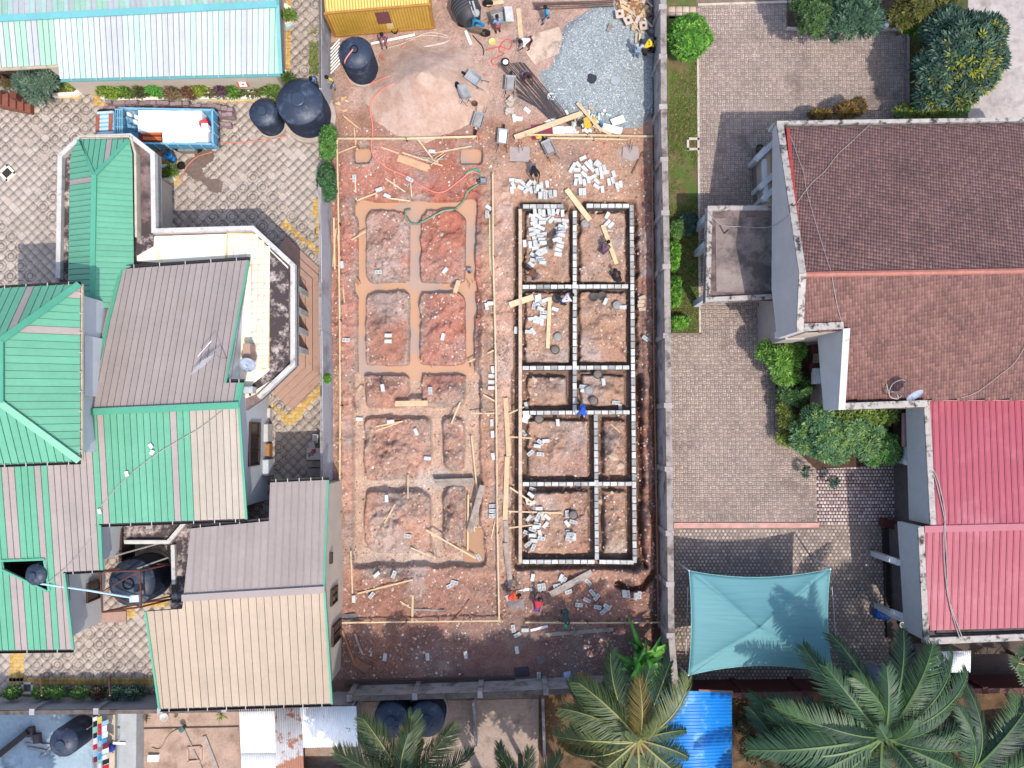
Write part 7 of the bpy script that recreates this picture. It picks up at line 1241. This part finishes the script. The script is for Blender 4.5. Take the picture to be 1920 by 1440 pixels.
pl_=[((150,176,70),205,168,.62,'largest yellow green plant at the left end of the long planter'),((130,170,66),232,172,.35,'small green plant right of the largest one in the long planter'),((104,110,64),258,170,.34,'dull olive plant in the left half of the long planter'),((112,186,80),286,169,.48,'bright green plant in the middle of the long planter'),((150,130,96),322,174,.4,'straw coloured plant in the middle of the long planter'),((142,100,84),352,171,.5,'reddish plant right of the straw coloured one in the long planter'),((170,190,76),374,166,.45,'yellow green tuft in the right half of the long planter'),((120,92,104),414,168,.36,'purple leaved plant in the right half of the long planter'),((110,150,60),436,172,.3,'small green plant left of the sign in the long planter'),((120,150,70),506,168,.5,'green plants at the tank end of the long planter'),((130,160,70),540,30,.3,'low green plant in the short alley planter'),((96,124,60),538,146,.32,'dark green plant in the corner planter above the tanks'),((120,150,60),318,322,.28,'small green plant round the porch column')]
for c_,x,y,r,lab in pl_:tree(lab,x,y,.7,[(R.uniform(-.5,.5)*r,R.uniform(-.3,.3)*r,R.uniform(-.2,.1),r*R.uniform(.5,.8),r*R.uniform(.4,.6),.25)for _ in range(4)],int(200*r+30),6,.26,.05,[c_,tuple(v*.75 for v in c_),tuple(min(255,v*1.2)for v in c_)],'plant',trunk=.02,name='plant')
tree('low scrappy undergrowth filling the long planter',350,176,.42,[(-3.6,0,0,1.4,.25,.12),(-1,0,0,1.6,.25,.12),(2,0,0,1.6,.25,.12),(4,0,0,1.0,.25,.12)],500,5,.13,.05,[(120,120,70),(96,104,60),(140,124,84)],'undergrowth',trunk=.01,name='undergrowth')
for x,rx,lab,cs in[(24,.4,'dark green shrub at the left end of the shaded strip',MG),(82,.55,'dark green hedge plant right of the white framed cover',MG),(110,.3,'small green plant before the grey cover',MG),(152,.5,'green hedge plant right of the grey cover',MG),(186,.42,'dark red leaved shrub beside the pink post',[(116,60,52),(92,50,46),(70,84,50)]),(215,.45,'dark green shrub left of the spiky plant',DK),(250,.6,'dark green shrub at the right end of the shaded strip',DK)]:tree(lab,x,1298,.8,[(0,0,0,rx,.28,.35)],int(420*rx),6,.17,.07,cs,'shrub',trunk=.03,name='shrub')
def strap(parent,c,n,L,wd,cols,name='leaf',droop=.5,el0=.3,el1=1.2):
 for k in range(n):
  a=2*math.pi*(k+R.random()*.6)/n;el=R.uniform(el0,el1);V=[];F_=[];m=5;l=L*R.uniform(.75,1.1)
  for i in range(m+1):
   t=i/m;r=l*t;x=r*math.cos(el);z=r*math.sin(el)-droop*l*t*t;w_=wd*(1-.0*t)*math.sin(math.pi*min(.98,.12+.88*t)**.8)+.003
   for s in(-1,1):V.append((c.x+math.cos(a)*x-math.sin(a)*s*w_/2,c.y+math.sin(a)*x+math.cos(a)*s*w_/2,c.z+z))
  for i in range(m):F_.append((2*i,2*i+1,2*i+3,2*i+2))
  cl=np.array(A(R.choice(cols)))*R.uniform(.8,1.2);npmesh(name,np.array(V),np.array(F_),LEAFM,parent,col=np.repeat(cl[None],len(V),0))
for x,y,z,n_,L_,cs,lab in[(458,176,.4,16,.8,[(130,156,96),(100,130,74)],'spiky yucca plant behind the small sign'),(488,176,.4,14,.8,[(150,170,84),(120,140,66)],'second spiky yucca plant near the tank end'),(228,1308,.7,18,.55,[(176,130,70),(150,60,56),(200,170,90)],'spiky red and yellow rosette plant over the pale grey wall'),(415,1342,.1,12,.45,[(140,160,70),(170,176,90)],'small green tuft by the wall in the dirt yard'),(276,1345,.1,10,.5,[(150,130,96),(120,110,80)],'dry tuft at the left of the dirt yard'),(590,62,.1,12,.55,[(150,160,100),(176,170,120)],'dry grassy tuft against the wall in the alley'),(332,1340,.1,8,.3,[(150,150,80)],'tiny tuft beside the wash basin')]:
 t=thing('rosette_plant',lab,'plant',P(x,y,0));MB().tube([P(x,y,0),P(x,y,0)+Vector((0,0,z))],.05,6).build('stem',BARK,t);strap(t,P(x,y,0)+Vector((0,0,z)),n_,L_,.06,cs)
def banana(parent,base,n,cols):
 for k in range(n):
  a=k*2.4+R.uniform(-.3,.3);el=R.uniform(.35,1.25);l=R.uniform(1.8,2.8);h0=R.uniform(.8,1.6);V=[];F_=[];Fm=[];m=9;C_=[]
  bx_=base+Vector((R.uniform(-.5,.5),R.uniform(-.5,.5),h0));cl=np.array(A(R.choice(cols)))*R.uniform(.85,1.15)
  for i in range(m+1):
   t=i/m;r=l*t;x=r*math.cos(el)*(1+.15*t);z=r*math.sin(el)-.75*l*t*t*(.4+.6*math.cos(el));wv=.18*math.sin(math.pi*min(1,.08+.92*t)**.7)*(1+.08*math.sin(9*t+k))+.01
   for s,dz in((-1,.05),(-.12,0),(.12,0),(1,.05)):V.append((bx_.x+math.cos(a)*x-math.sin(a)*s*wv,bx_.y+math.sin(a)*x+math.cos(a)*s*wv,bx_.z+z+dz*(1 if abs(s)==1 else 0)+(.02*R.random()if abs(s)==1 else 0)));C_.append(cl*(1.9 if abs(s)<.5 else 1.))
  for i in range(m):
   for j in range(3):F_.append((4*i+j,4*i+j+1,4*i+j+5,4*i+j+4))
  npmesh('blade',np.array(V),np.array(F_),LEAFM,parent,col=np.clip(np.array(C_),0,.8))
  MB().tube([Vector((bx_.x*.3+base.x*.7,bx_.y*.3+base.y*.7,0)),bx_],[.08,.03],6).build('stem',mat('banana_stem',(120,150,70),.6),parent)
bn=thing('banana_plant','bright green banana clump at the lower right corner of the plot','banana plant',P(1192,1222,-.05));banana(bn,P(1198,1226,0),26,[(88,150,56),(60,116,44),(110,168,66),(46,96,38)])
def frond_mesh(L,nl,ll,wd,col,rcol,droop,seed,curl=.0,sweep=.75,hang=.35,up=.15):
 rs=np.random.RandomState(seed);V=[];Q=[];C_=[];cl=np.array(A(col));rc=np.array(A(rcol))
 def rach(t):return np.array([L*t*(1-.12*t*t),curl*L*t*t,up*L*t-droop*L*t*t])
 m=12
 for i in range(m+1):
  t=i/m;p=rach(t);w_=.05*(1-t)+.012
  for s in(-1,1):V.append(p+np.array([0,s*w_,0.03]));C_.append(rc)
 for i in range(m):Q.append((2*i,2*i+1,2*i+3,2*i+2))
 for i in range(nl):
  t=.14+.85*i/(nl-1);p=rach(t);tg=rach(min(1,t+.02))-rach(t-.02);tg/=np.linalg.norm(tg);sd=np.array([-tg[1],tg[0],0]);sd/=np.linalg.norm(sd)+1e-9
  l0=ll*math.sin(math.pi*min(.97,.18+.74*t))**.7
  for s in(-1,1):
   l=l0*(.85+.3*rs.rand());sw=sweep*(.8+.4*rs.rand())*(.6+.7*t);d=sd*s*math.cos(sw)+tg*math.sin(sw);d[2]-=hang*(.5+rs.rand())*.6;d/=np.linalg.norm(d);nrm=np.cross(d,tg);nrm/=np.linalg.norm(nrm)+1e-9;wv=np.cross(nrm,d)*wd
   b=len(V);mid=p+d*l*.5;tip=p+d*l+np.array([0,0,-hang*l*.45]);c=cl*(.7+.6*rs.rand());
   V+=[p-wv*.4,p+wv*.4,mid-wv*.6,mid+wv*.6,tip-wv*.08,tip+wv*.08];C_+=[c,c,c,c,c*1.15,c*1.15];Q+=[(b,b+1,b+3,b+2),(b+2,b+3,b+5,b+4)]
 me_o=npmesh('frond',np.array(V),np.array(Q),LEAFM,col=np.clip(np.array(C_),0,.8));me=me_o.data;bpy.data.objects.remove(me_o);return me
def palm(label,px,py,z,base,fr,meshes,trunk_r=.16,cat='palm',name='palm_tree',group=None,nuts=None):
 """fr: list of (azimuth deg, elevation deg, scale, mesh index)"""
 c=P(px,py,z);b=P(*base,0);t=thing(name,label,cat,b,group);k=9
 MB().tube([b.lerp(c,i/k)+Vector((0,0,-.15 if i==0 else 0))for i in range(k+1)],[trunk_r*(1.25-.45*i/k+(.05 if i%2 else 0))for i in range(k+1)],10).build('trunk',BARK,t)
 for az,el,s,mi in fr:
  o=link('frond',meshes[mi],t);o.location=c-origin(t)+Vector((0,0,R.uniform(-.08,.12)));o.rotation_euler=(math.radians(R.uniform(-32,32)),-math.radians(el+R.uniform(-5,5)),math.radians(az+R.uniform(-6,6)));o.scale=(s,s,s)
 if nuts:
  for i in range(nuts):a=i*1.1;q=c+Vector((math.cos(a)*.28,math.sin(a)*.28,-.2));mb=MB();mb.smooth=True;mb.lathe(q,[(0,-.14),(.1,-.08),(.12,0),(.09,.1),(0,.14)],10);mb.build('coconut',mat('coconut',(170,140,60),.6),t)
 return t
coco=[frond_mesh(5.0,84,1.15,.05,c_,(182,178,106),d_,i+1,cu,.75,.6,.3)for i,(c_,d_,cu)in enumerate([((98,116,70),.42,.05),((72,98,62),.5,-.1),((118,130,78),.38,.12),((136,120,62),.55,0.)])]
def az(x0,y0,x1,y1):return math.degrees(math.atan2(-(y1-y0),x1-x0))
CX,CY=1197,1388
palm('coconut palm with olive fronds between banana clump and blue roof',CX,CY,5.7,(1166,1312),[(az(CX,CY,*t),e,s,m)for t,e,s,m in[((1088,1232),14,.95,0),((1190,1230),24,.72,3),((1204,1250),16,.80,1),((1318,1240),12,.92,2),((1045,1290),8,.92,0),((1000,1352),2,.92,2),((1055,1408),-2,.75,1),((1290,1305),-8,.7,0),((1310,1372),-12,.62,1),((1140,1440),-6,.8,2),((1260,1460),-4,.85,0),((1310,1430),-10,.7,1),((1080,1460),-6,.8,1),((1200,1490),0,.9,2),((1120,1300),-14,.7,1),((1250,1300),40,.5,2),((1150,1350),60,.4,0),((1130,1240),4,.95,1),((1260,1225),6,.9,1),((1020,1320),-6,.95,1),((1030,1400),-8,.95,3),((1080,1270),0,.9,3),((1240,1500),-8,.9,1),((1150,1500),-8,1.,1),((1100,1440),-12,.9,3)]],coco,nuts=6)
oil=[frond_mesh(6.0,96,1.0,.05,c_,(120,150,84),d_,i+11,cu,.65,.45,.35)for i,(c_,d_,cu)in enumerate([((74,108,74),.48,.06),((60,92,64),.55,-.12),((88,120,74),.44,.15),((52,82,60),.6,0.)])]
OX,OY=1655,1382
palm('big dark green oil palm in the lower right corner',OX,OY,6.6,(1552,1296),[(az(OX,OY,*t),e,s,m)for t,e,s,m in[((1600,1215),26,.86,2),((1570,1280),14,.9,0),((1500,1262),4,1.,1),((1450,1300),6,1.0,2),((1370,1410),0,1.2,0),((1420,1440),-4,1.1,1),((1650,1225),30,.8,0),((1735,1215),18,.95,2),((1800,1235),8,1.0,1),((1845,1290),4,1.0,0),((1880,1340),-2,1.0,3),((1860,1410),-4,1.0,2),((1760,1300),40,.62,1),((1560,1440),-4,1.0,3),((1640,1500),0,1.,0),((1760,1480),-4,1.,1),((1500,1500),0,1.,2),((1530,1350),30,.7,3),((1700,1300),55,.5,2),((1820,1470),0,1.05,0),((1700,1440),30,.7,1),((1620,1330),60,.5,0),((1400,1350),-10,1.0,3),((1840,1360),25,.75,1),((1480,1330),0,1.,3),((1600,1260),8,.95,3),((1700,1230),10,.95,3),((1780,1260),0,1.,3),((1870,1300),-8,1.,2),((1880,1380),-8,1.,1),((1420,1380),-8,1.0,1),((1440,1480),-6,1.,0),((1850,1460),-8,1.,3)]],oil,.22)
for k,(x,y,z,bx_,by_,lab)in enumerate([(1500,1462,4.6,1455,1400,'dark oil palm with low fronds at the bottom edge beside the blue roof'),(1812,1452,5.0,1712,1374,'dark oil palm with low fronds at the lower right corner beside the red roof')]):
 palm(lab,x,y,z,(bx_,by_),[(i*27.7+R.uniform(-9,9),R.uniform(-10,30),R.uniform(.7,1.0),i%4)for i in range(16)],oil,.2)
LX,LY=762,1478
palm('palm with upright olive fronds at the bottom edge below the two tanks',LX,LY,5.6,(790,1392),[(az(LX,LY,*t),e,s,m)for t,e,s,m in[((688,1335),20,.95,0),((650,1372),10,.9,2),((735,1345),30,.8,1),((772,1338),26,.9,0),((800,1345),34,.75,3),((848,1362),14,.9,2),((870,1420),6,.8,1),((670,1420),4,.8,1),((700,1385),40,.6,2),((830,1400),45,.55,0),((720,1520),0,.8,1),((820,1520),0,.8,0)]],coco,.15)
palm('small palm with upright fronds at the bottom edge left of the coconut palm',975,1490,4.6,(976,1418),[(az(975,1490,*t),e,s,m)for t,e,s,m in[((955,1405),26,.62,0),((1000,1418),24,.6,2),((930,1425),14,.6,1),((1040,1440),8,.65,0),((915,1460),4,.6,2),((975,1400),45,.5,1)]],coco,.12)
def fanleaf(parent,c,a,l,r,col):
 e=c+Vector((math.cos(a)*l,math.sin(a)*l,.1));MB().tube([c,(c+e)/2+Vector((0,0,.15)),e],.022,5).build('stalk',mat('yellow_stalk',(200,206,90),.6),parent);V=[tuple(e)];F_=[];n_=9
 for i in range(n_):
  b=a+(i-(n_-1)/2)*.36;tip=e+Vector((math.cos(b)*r,math.sin(b)*r,-.12));s=Vector((-math.sin(b),math.cos(b),0))*r*.13;m=e+Vector((math.cos(b),math.sin(b),0))*r*.55
  k=len(V);V+=[tuple(m+s),tuple(tip),tuple(m-s)];F_.append((0,k+2,k+1,k))
 npmesh('leaf',np.array(V),np.array(F_),LEAFM,parent,col=np.repeat(np.array(A(col))[None],len(V),0))
for x,y,lab in((1950,1252,'upper yellow stalked fan leaved plant at the right edge'),(1956,1345,'lower yellow stalked fan leaved plant at the right edge')):
 t=thing('papaya_tree',lab,'plant',P(x-55,y-25,0));c=P(x,y,3.2);MB().tube([P(x-60,y-30,0),c],[.12,.07],8).build('trunk',BARK,t)
 for i in range(13):fanleaf(t,c,i*.483+R.uniform(-.1,.1),R.uniform(.9,1.5),R.uniform(.4,.6),R.choice([(56,100,44),(76,122,52),(44,84,42)]))
tree('low green weeds on the dark soil between blue roof and oil palm',1395,1350,.3,[(0,0,0,.5,.8,.2),(.6,-1.6,0,.8,.8,.2),(3.,-2,0,1.4,.8,.25),(9,.8,.2,3.0,.8,.4),(6,-1,.1,2,.8,.3)],900,6,.2,.08,[(64,96,50),(50,76,42),(110,92,62)],'undergrowth',trunk=.02,name='undergrowth')
for i,(x,y,z,r,lab)in enumerate([(775,1470,11,2.5,'first'),(905,1462,11,2.7,'second'),(1060,1475,11.5,2.6,'third'),(95,1545,10,3.0,'fourth')]):  # first three inferred from the shade on site; last added to shade the slab
 b=P(x,y,0);t=thing('tall_tree',lab+' tall tree standing beyond the bottom edge','tree',b);MB().tube([b,b+Vector((.2,-.2,z*.55)),b+Vector((0,0,z))],[.28,.2,.1],8).build('trunk',BARK,t)
 crown(t,[((b.x+dx,b.y+dy,z+dz),(r*s,r*s*.8,r*.55))for dx,dy,dz,s in((0,0,.3,.8),(r*.5,r*.3,-.2,.6),(-r*.6,-.2,-.1,.6),(.2,-r*.5,-.3,.6),(-.3,r*.5,0,.5),(.3,.2,-z*.4,.45))],900,7,.42,.16,MG)  # lowest lobe added so the trunk shadow breaks into dapple
# ================================================================ PEOPLE
SKIN=mat('dark_skin',(96,66,52),.6,.05);HAIR=mat('black_hair',(24,20,20),.8);SHOE=mat('shoe',(60,52,50),.7);EYE=mat('eye',(230,226,220),.3)
def skinned(name,parent,verts,edges,radii,m,root=0,sub=1):
 me=bpy.data.meshes.new(name);off=origin(parent);me.from_pydata([tuple(Vector(v)-off)for v in verts],edges,[]);me.materials.append(m)
 o=link(name,me,parent);sk_=o.modifiers.new('skin','SKIN');sk_.use_smooth_shade=True
 d=me.skin_vertices[0].data
 for i,r in enumerate(radii):rr=r if isinstance(r,tuple)else(r,r);d[i].radius=rr;d[i].use_root=(i==root)
 if sub:s_=o.modifiers.new('sub','SUBSURF');s_.levels=sub;s_.render_levels=sub
 return o
def person(label,px,py,head,pose,shirt,trousers,hat=None,shorts=False,reach=(.35,.25),z=None):
 """head: heading in degrees in the picture (0 right, 90 up); pose: stand, walk, bend, crouch, sit"""
 zz=hmax(px,py,4)if z is None else z;b=P(px,py,zz);t=thing('person',label,'person',b);ca_,sa_=math.cos(math.radians(head)),math.sin(math.radians(head))
 w3=lambda x,y,z_:b+Vector((x*ca_-y*sa_,x*sa_+y*ca_,z_))
 bend={'stand':.12,'walk':.15,'bend':1.25,'crouch':.75,'sit':.3}[pose];ph={'stand':.93,'walk':.92,'bend':.86,'crouch':.34,'sit':.3}[pose];pxo={'bend':-.18,'crouch':-.1,'sit':-.1}.get(pose,0)
 up=lambda d,y=0.,f=0.:(pxo+d*math.sin(bend)+f*math.cos(bend),y,ph+d*math.cos(bend)-f*math.sin(bend))
 hb=min(bend,.9);nk=up(.52);hd=(nk[0]+.11*math.sin(hb*.8)+.03,0,nk[2]+.11*math.cos(hb*.8));hc=(hd[0]+.1*math.sin(hb*.8)+.01,0,hd[2]+.1*math.cos(hb*.8));ns=(hd[0]+.13*math.cos(hb*.6),0,hd[2]+.05-.1*math.sin(hb*.6))
 P_={'pel':(pxo,0,ph),'bel':up(.2),'che':up(.38),'nk':nk,'hd':hd,'hc':hc}
 for s,k in((1,'l'),(-1,'r')):
  sh=up(.45,.19*s);P_['sh'+k]=sh
  if pose in('bend','crouch'):wr=(sh[0]+reach[0]*(1 if s>0 else .6),.16*s,max(.12,sh[2]-.5));el=((sh[0]+wr[0])/2-.02,.25*s,(sh[2]+wr[2])/2+.03)
  elif pose=='walk':wr=(sh[0]+.22*s,.27*s,ph-.02);el=(sh[0]+.02*s,.27*s,ph+.22)
  elif pose=='sit':wr=(sh[0]+.36,.14*s,ph+.16);el=(sh[0]+.1,.26*s,ph+.2)
  else:wr=(sh[0]+.24,.2*s,ph+.05);el=(sh[0]+.0,.28*s,ph+.2)
  P_['el'+k]=el;P_['wr'+k]=wr;hx=((wr[0]-el[0]),(wr[1]-el[1]),(wr[2]-el[2]));l=math.sqrt(sum(c*c for c in hx));hx=tuple(c/l for c in hx);P_['pa'+k]=tuple(wr[i]+hx[i]*.085 for i in range(3))
  for f in range(4):
   o_=(f-1.5)*.02;ln=(.07,.082,.076,.06)[f];q1=tuple(P_['pa'+k][i]+hx[i]*ln*.6+(0,o_,0)[i]for i in range(3));P_['f%d'%f+k]=q1;P_['g%d'%f+k]=(q1[0]+hx[0]*ln*.4+.012,q1[1],q1[2]+hx[2]*ln*.4-.018)
  P_['th'+k]=(wr[0]+hx[0]*.04+.03,wr[1]-s*.035,wr[2]+hx[2]*.04);P_['tt'+k]=(wr[0]+hx[0]*.08+.045,wr[1]-s*.045,wr[2]+hx[2]*.08)
  P_['hip'+k]=(pxo,.09*s,ph-.04)
  if pose=='crouch':kn,an_=(pxo+.38,.2*s,.44),(pxo+.1,.16*s,.08)
  elif pose=='sit':kn,an_=(pxo+.42,.14*s,.42),(pxo+.5,.13*s,.08)
  elif pose=='walk':kn,an_=(.16*s,.1*s,.5),(.26*s-(.06 if s>0 else .0),.1*s,.08 if s>0 else .14)
  elif pose=='bend':kn,an_=(pxo+.12,.14*s,.48),(pxo+.1,.16*s,.08)
  else:kn,an_=(.03,.11*s,.49),(0,.12*s,.08)
  P_['kn'+k],P_['an'+k]=kn,an_;P_['to'+k]=(an_[0]+.17,an_[1]+.02*s,.035)
 rad={'pel':(.12,.1),'bel':(.11,.095),'che':(.13,.1),'nk':.052,'hd':(.078,.085),'hc':(.082,.092),'sh':.062,'el':.042,'wr':.03,'pa':(.034,.02),'hip':.085,'kn':.058,'an':.038,'to':.03,'th':.013,'tt':.009}
 names=list(P_);idx={n_:i for i,n_ in enumerate(names)};E=[('pel','bel'),('bel','che'),('che','nk'),('nk','hd'),('hd','hc')]
 for k in 'lr':
  E+=[('che','sh'+k),('sh'+k,'el'+k),('el'+k,'wr'+k),('wr'+k,'pa'+k),('wr'+k,'th'+k),('th'+k,'tt'+k),('pel','hip'+k),('hip'+k,'kn'+k),('kn'+k,'an'+k),('an'+k,'to'+k)]+[e for f in range(4)for e in(('pa'+k,'f%d'%f+k),('f%d'%f+k,'g%d'%f+k))]
 rr=[rad.get(n_)or rad.get(n_[:-1])or(.011 if n_[0]=='f' else .008)for n_ in names];Wd=[w3(*P_[n_])for n_ in names]
 skinned('body',t,Wd,[(idx[a],idx[b_])for a,b_ in E],rr,SKIN)
 def cloth(name,ns_,es,rs,m):skinned(name,t,[w3(*p)for p in ns_],es,rs,m)
 mid=lambda a,b_,f:tuple(P_[a][i]+(P_[b_][i]-P_[a][i])*f for i in range(3))
 cloth('shirt',[mid('pel','bel',-.15),P_['bel'],P_['che'],mid('che','nk',.75),P_['shl'],mid('shl','ell',.85),P_['shr'],mid('shr','elr',.85)],[(0,1),(1,2),(2,3),(2,4),(4,5),(2,6),(6,7)],[(.15,.125),(.145,.12),(.165,.13),.075,.085,.065,.085,.065],shirt)
 f=.45 if shorts else 1.;e_=[(0,1),(1,2),(0,3),(3,4)];pts=[P_['pel']]
 for k in 'lr':pts+=[P_['hip'+k],P_['kn'+k]]
 rs=[(.14,.12),.105,.085,.105,.085]
 if not shorts:
  pts+=[mid('knl','anl',.95),mid('knr','anr',.95)];e_+=[(2,5),(4,6)];rs+=[.06,.06]
 cloth('trousers',pts,e_,rs,trousers)
 for k in 'lr':cloth('shoe',[mid('an'+k,'to'+k,-.25),mid('an'+k,'to'+k,.5),mid('an'+k,'to'+k,1.05)],[(0,1),(1,2)],[.048,.046,.034],SHOE)
 c=w3(*P_['hc']);ax=(w3(*P_['hc'])-w3(*P_['hd'])).normalized();M4=Matrix.Translation(c-ax*.03)@ax.to_track_quat('Z','Y').to_matrix().to_4x4();mb=MB();mb.smooth=True
 mb.lathe(None,[(.108,-.02),(.112,.04),(.09,.1),(.05,.13),(0,.14)],14,M4=M4);h_=mb.build('cap' if hat else 'hair',hat or HAIR,t);fw_=Vector((ca_,sa_,0));fw_=(fw_-ax*fw_.dot(ax)).normalized()
 if hat:MB().slab([c+fw_*.09+Vector((-sa_,ca_,0))*.08,c+fw_*.2+Vector((-sa_,ca_,0))*.05,c+fw_*.2-Vector((-sa_,ca_,0))*.05,c+fw_*.09-Vector((-sa_,ca_,0))*.08],ax,.015).build('visor',hat,h_)
 hdw=w3(*P_['hd']);sd_=Vector((-sa_,ca_,0));mb=MB();mb.smooth=True;mb.tube([hdw+fw_*.08+ax*.02,hdw+fw_*.118-ax*.005],[.012,.018],6);mb.build('nose',SKIN,t)
 for s in(-1,1):mb=MB();mb.lathe(hdw+fw_*.082+sd_*.034*s+ax*.04,[(0,-.012),(.012,0),(0,.012)],6);mb.build('eye',EYE,t);mb=MB();mb.lathe(hdw+sd_*.088*s+ax*.02,[(0,-.03),(.016,0),(0,.03)],6);mb.build('ear',SKIN,t)
 return t
def cm(n_,c):return mat('cloth_'+n_,c,.9,.12,9)
NAVY=cm('navy',(54,60,84));GREYT=cm('grey_trouser',(120,122,134));BRN=cm('brown_trouser',(86,68,60));BLKC=cm('black_shirt',(38,36,42));WHT=cm('white_shirt',(244,244,244))
gz_=lambda x,y:gz(x,y)
person('worker in bright sky blue shirt walking beside the gravel at the top',1024,40,200,'walk',cm('sky_shirt',(60,176,224)),cm('pale_jeans',(150,170,196)))
person('worker in grey blue shirt and red shorts standing at the concrete mixer',934,62,110,'stand',cm('grey_blue_shirt',(150,164,196)),cm('red_shorts',(176,84,76)),shorts=True)
person('worker in white shirt bending over the mixing board',988,90,205,'bend',WHT,cm('dark_red_shorts',(96,40,48)),shorts=True)
person('worker in striped grey shirt and pale jeans standing on the gravel by the wall',1192,108,80,'stand',cm('stripe_shirt',(190,204,214)),cm('pale_jeans',(0,0,0)),cm('black_cap',(36,34,38)),z=gz(1192,108));person('worker in yellow shirt bending on the gravel next to the wall',1208,100,35,'bend',cm('yellow_shirt',(246,214,46)),BRN,z=gz(1208,100));person('worker in dark brown clothes sitting against the wall beside the yellow shirt',1221,98,180,'sit',cm('maroon_dark',(72,44,44)),BLKC,z=gz(1221,98))
person('worker in maroon shirt crouching on the steel bars',985,146,300,'crouch',cm('maroon_shirt',(110,48,56)),cm('blue_grey_jeans',(120,140,164)),z=hmax(985,146,4)+.12)
person('worker in black with a cyan strap bending beside the block pile',1000,326,285,'bend',BLKC,GREYT);person('worker in faded purple clothes crouching beside the board in the top right room',1131,471,60,'crouch',cm('purple_shirt',(120,98,116)),cm('purple_dark',(92,70,86)));person('worker in rust coloured shirt bending in the corner of the top left room',1002,520,150,'bend',cm('rust_shirt',(120,76,62)),GREYT);person('worker in black with a dark cap crouching at the wall of the top right room',1157,524,120,'crouch',BLKC,BLKC,cm('black_cap',(0,0,0)))
person('worker in white and lilac shirt bending beside the black mortar pan',1057,567,30,'bend',cm('lilac_shirt',(222,218,240)),NAVY);person('worker in vivid blue shirt bending over the cross wall',1090,768,260,'bend',cm('vivid_blue',(50,104,214)),cm('blue_trouser',(56,84,160)),z=.1);person('worker in orange vest at the lower end of the walkway boards',958,1113,20,'bend',cm('orange_vest',(238,92,52)),cm('pink_trouser',(222,190,192)));person('worker in red shirt and blue trousers below the foundation',1007,1130,80,'bend',cm('red_shirt',(200,62,78)),cm('blue_trouser',(0,0,0)));person('worker with green cap and dark clothes on the shaded ground',1058,1147,270,'bend',cm('dark_teal',(60,84,86)),cm('dark_teal',(0,0,0)),cm('green_cap',(50,180,120)))
person('person in yellow striped shirt and pale jeans beside the left boundary wall',626,165,250,'stand',cm('yellow_stripe',(214,202,110)),cm('pale_jeans',(0,0,0)),z=0.02);person('person in blue clothes standing at the end of the left boundary wall',594,168,300,'stand',cm('blue_shirt',(110,160,220)),cm('blue_jeans',(90,130,180)),z=0);person('person in mauve clothes sitting on the ground before the yellow container',721,76,270,'sit',cm('mauve_dress',(176,124,136)),cm('mauve_dress',(0,0,0)))
basin('black tyre like pan beside the person in blue clothes',604,168,.26,mat('black_plastic',(0,0,0)),.14,'pan','pan');basin('black bag by the tallest tank',606,194,.26,mat('black_plastic',(0,0,0)),.22,'bag','bag');basin('black cooking pot on the ground before the container',741,60,.2,mat('black_plastic',(0,0,0)),.28,'pot','pot',None,hmax(741,60,3))
timber(696,82,778,65,4,'long pale timber before the yellow container',WHITEB,.1);timber(645,218,672,240,2.4,'short stick on red earth left of the sand',WOOD);timber(608,176,616,184,7,'white board leaning at the end of the left boundary wall',WHITEB,.0,z0=.1,z1=.1);timber(618,204,626,204,7,'white block like board by the tank base',WHITEB,0,z0=.03,z1=.03)
pf=thing('picket_fence','row of white slats leaning between tank and left boundary wall','fence',P(628,105,0))
for i in range(8):y=76+i*6.5;MB().bar(P(620,y+16,.4),P(637,y-3,.9),.07,.03).build('slat',WHITEB,pf)
for i in range(7):
 x,y=636+R.uniform(-12,12),190+R.uniform(-14,20);timber(x,y,x+R.uniform(5,10),y+R.uniform(-3,4),R.uniform(2,6),'small scrap board on the sandy ground behind the tallest tank',WOOD if i%2 else PLY,.02*i,'scrap boards behind the tallest tank','board','board')
for k,(x,y,r,lab)in enumerate([(1002,712,.22,'left large stone in the small left room'),(1035,712,.16,'smaller stone in the small left room'),(1152,858,.28,'upper pale boulder in the narrow fourth room'),(1164,874,.34,'lower pale boulder in the narrow fourth room'),(1126,940,.22,'stone at the trench in the narrow lowest room'),(828,440,.14,'pale stone on the top right red mound'),(840,455,.12,'second pale stone on the top right red mound'),(1080,745,.2,'stone behind the vivid blue worker')]):
 q=G(x,y,r*.25);V=NR.randn(26,3);V=unit(V)*np.array([r,r*.8,r*.55])*(1+.2*NR.randn(26,1));import bmesh
 bm=bmesh.new();[bm.verts.new(v)for v in V];bmesh.ops.convex_hull(bm,input=bm.verts);me=bpy.data.meshes.new('stone');bm.to_mesh(me);bm.free();me.materials.append(mat('pale_stone',(214,186,164),.95,.15,5));o=link('stone',me);o.location=q;tag(o,lab,'stone')
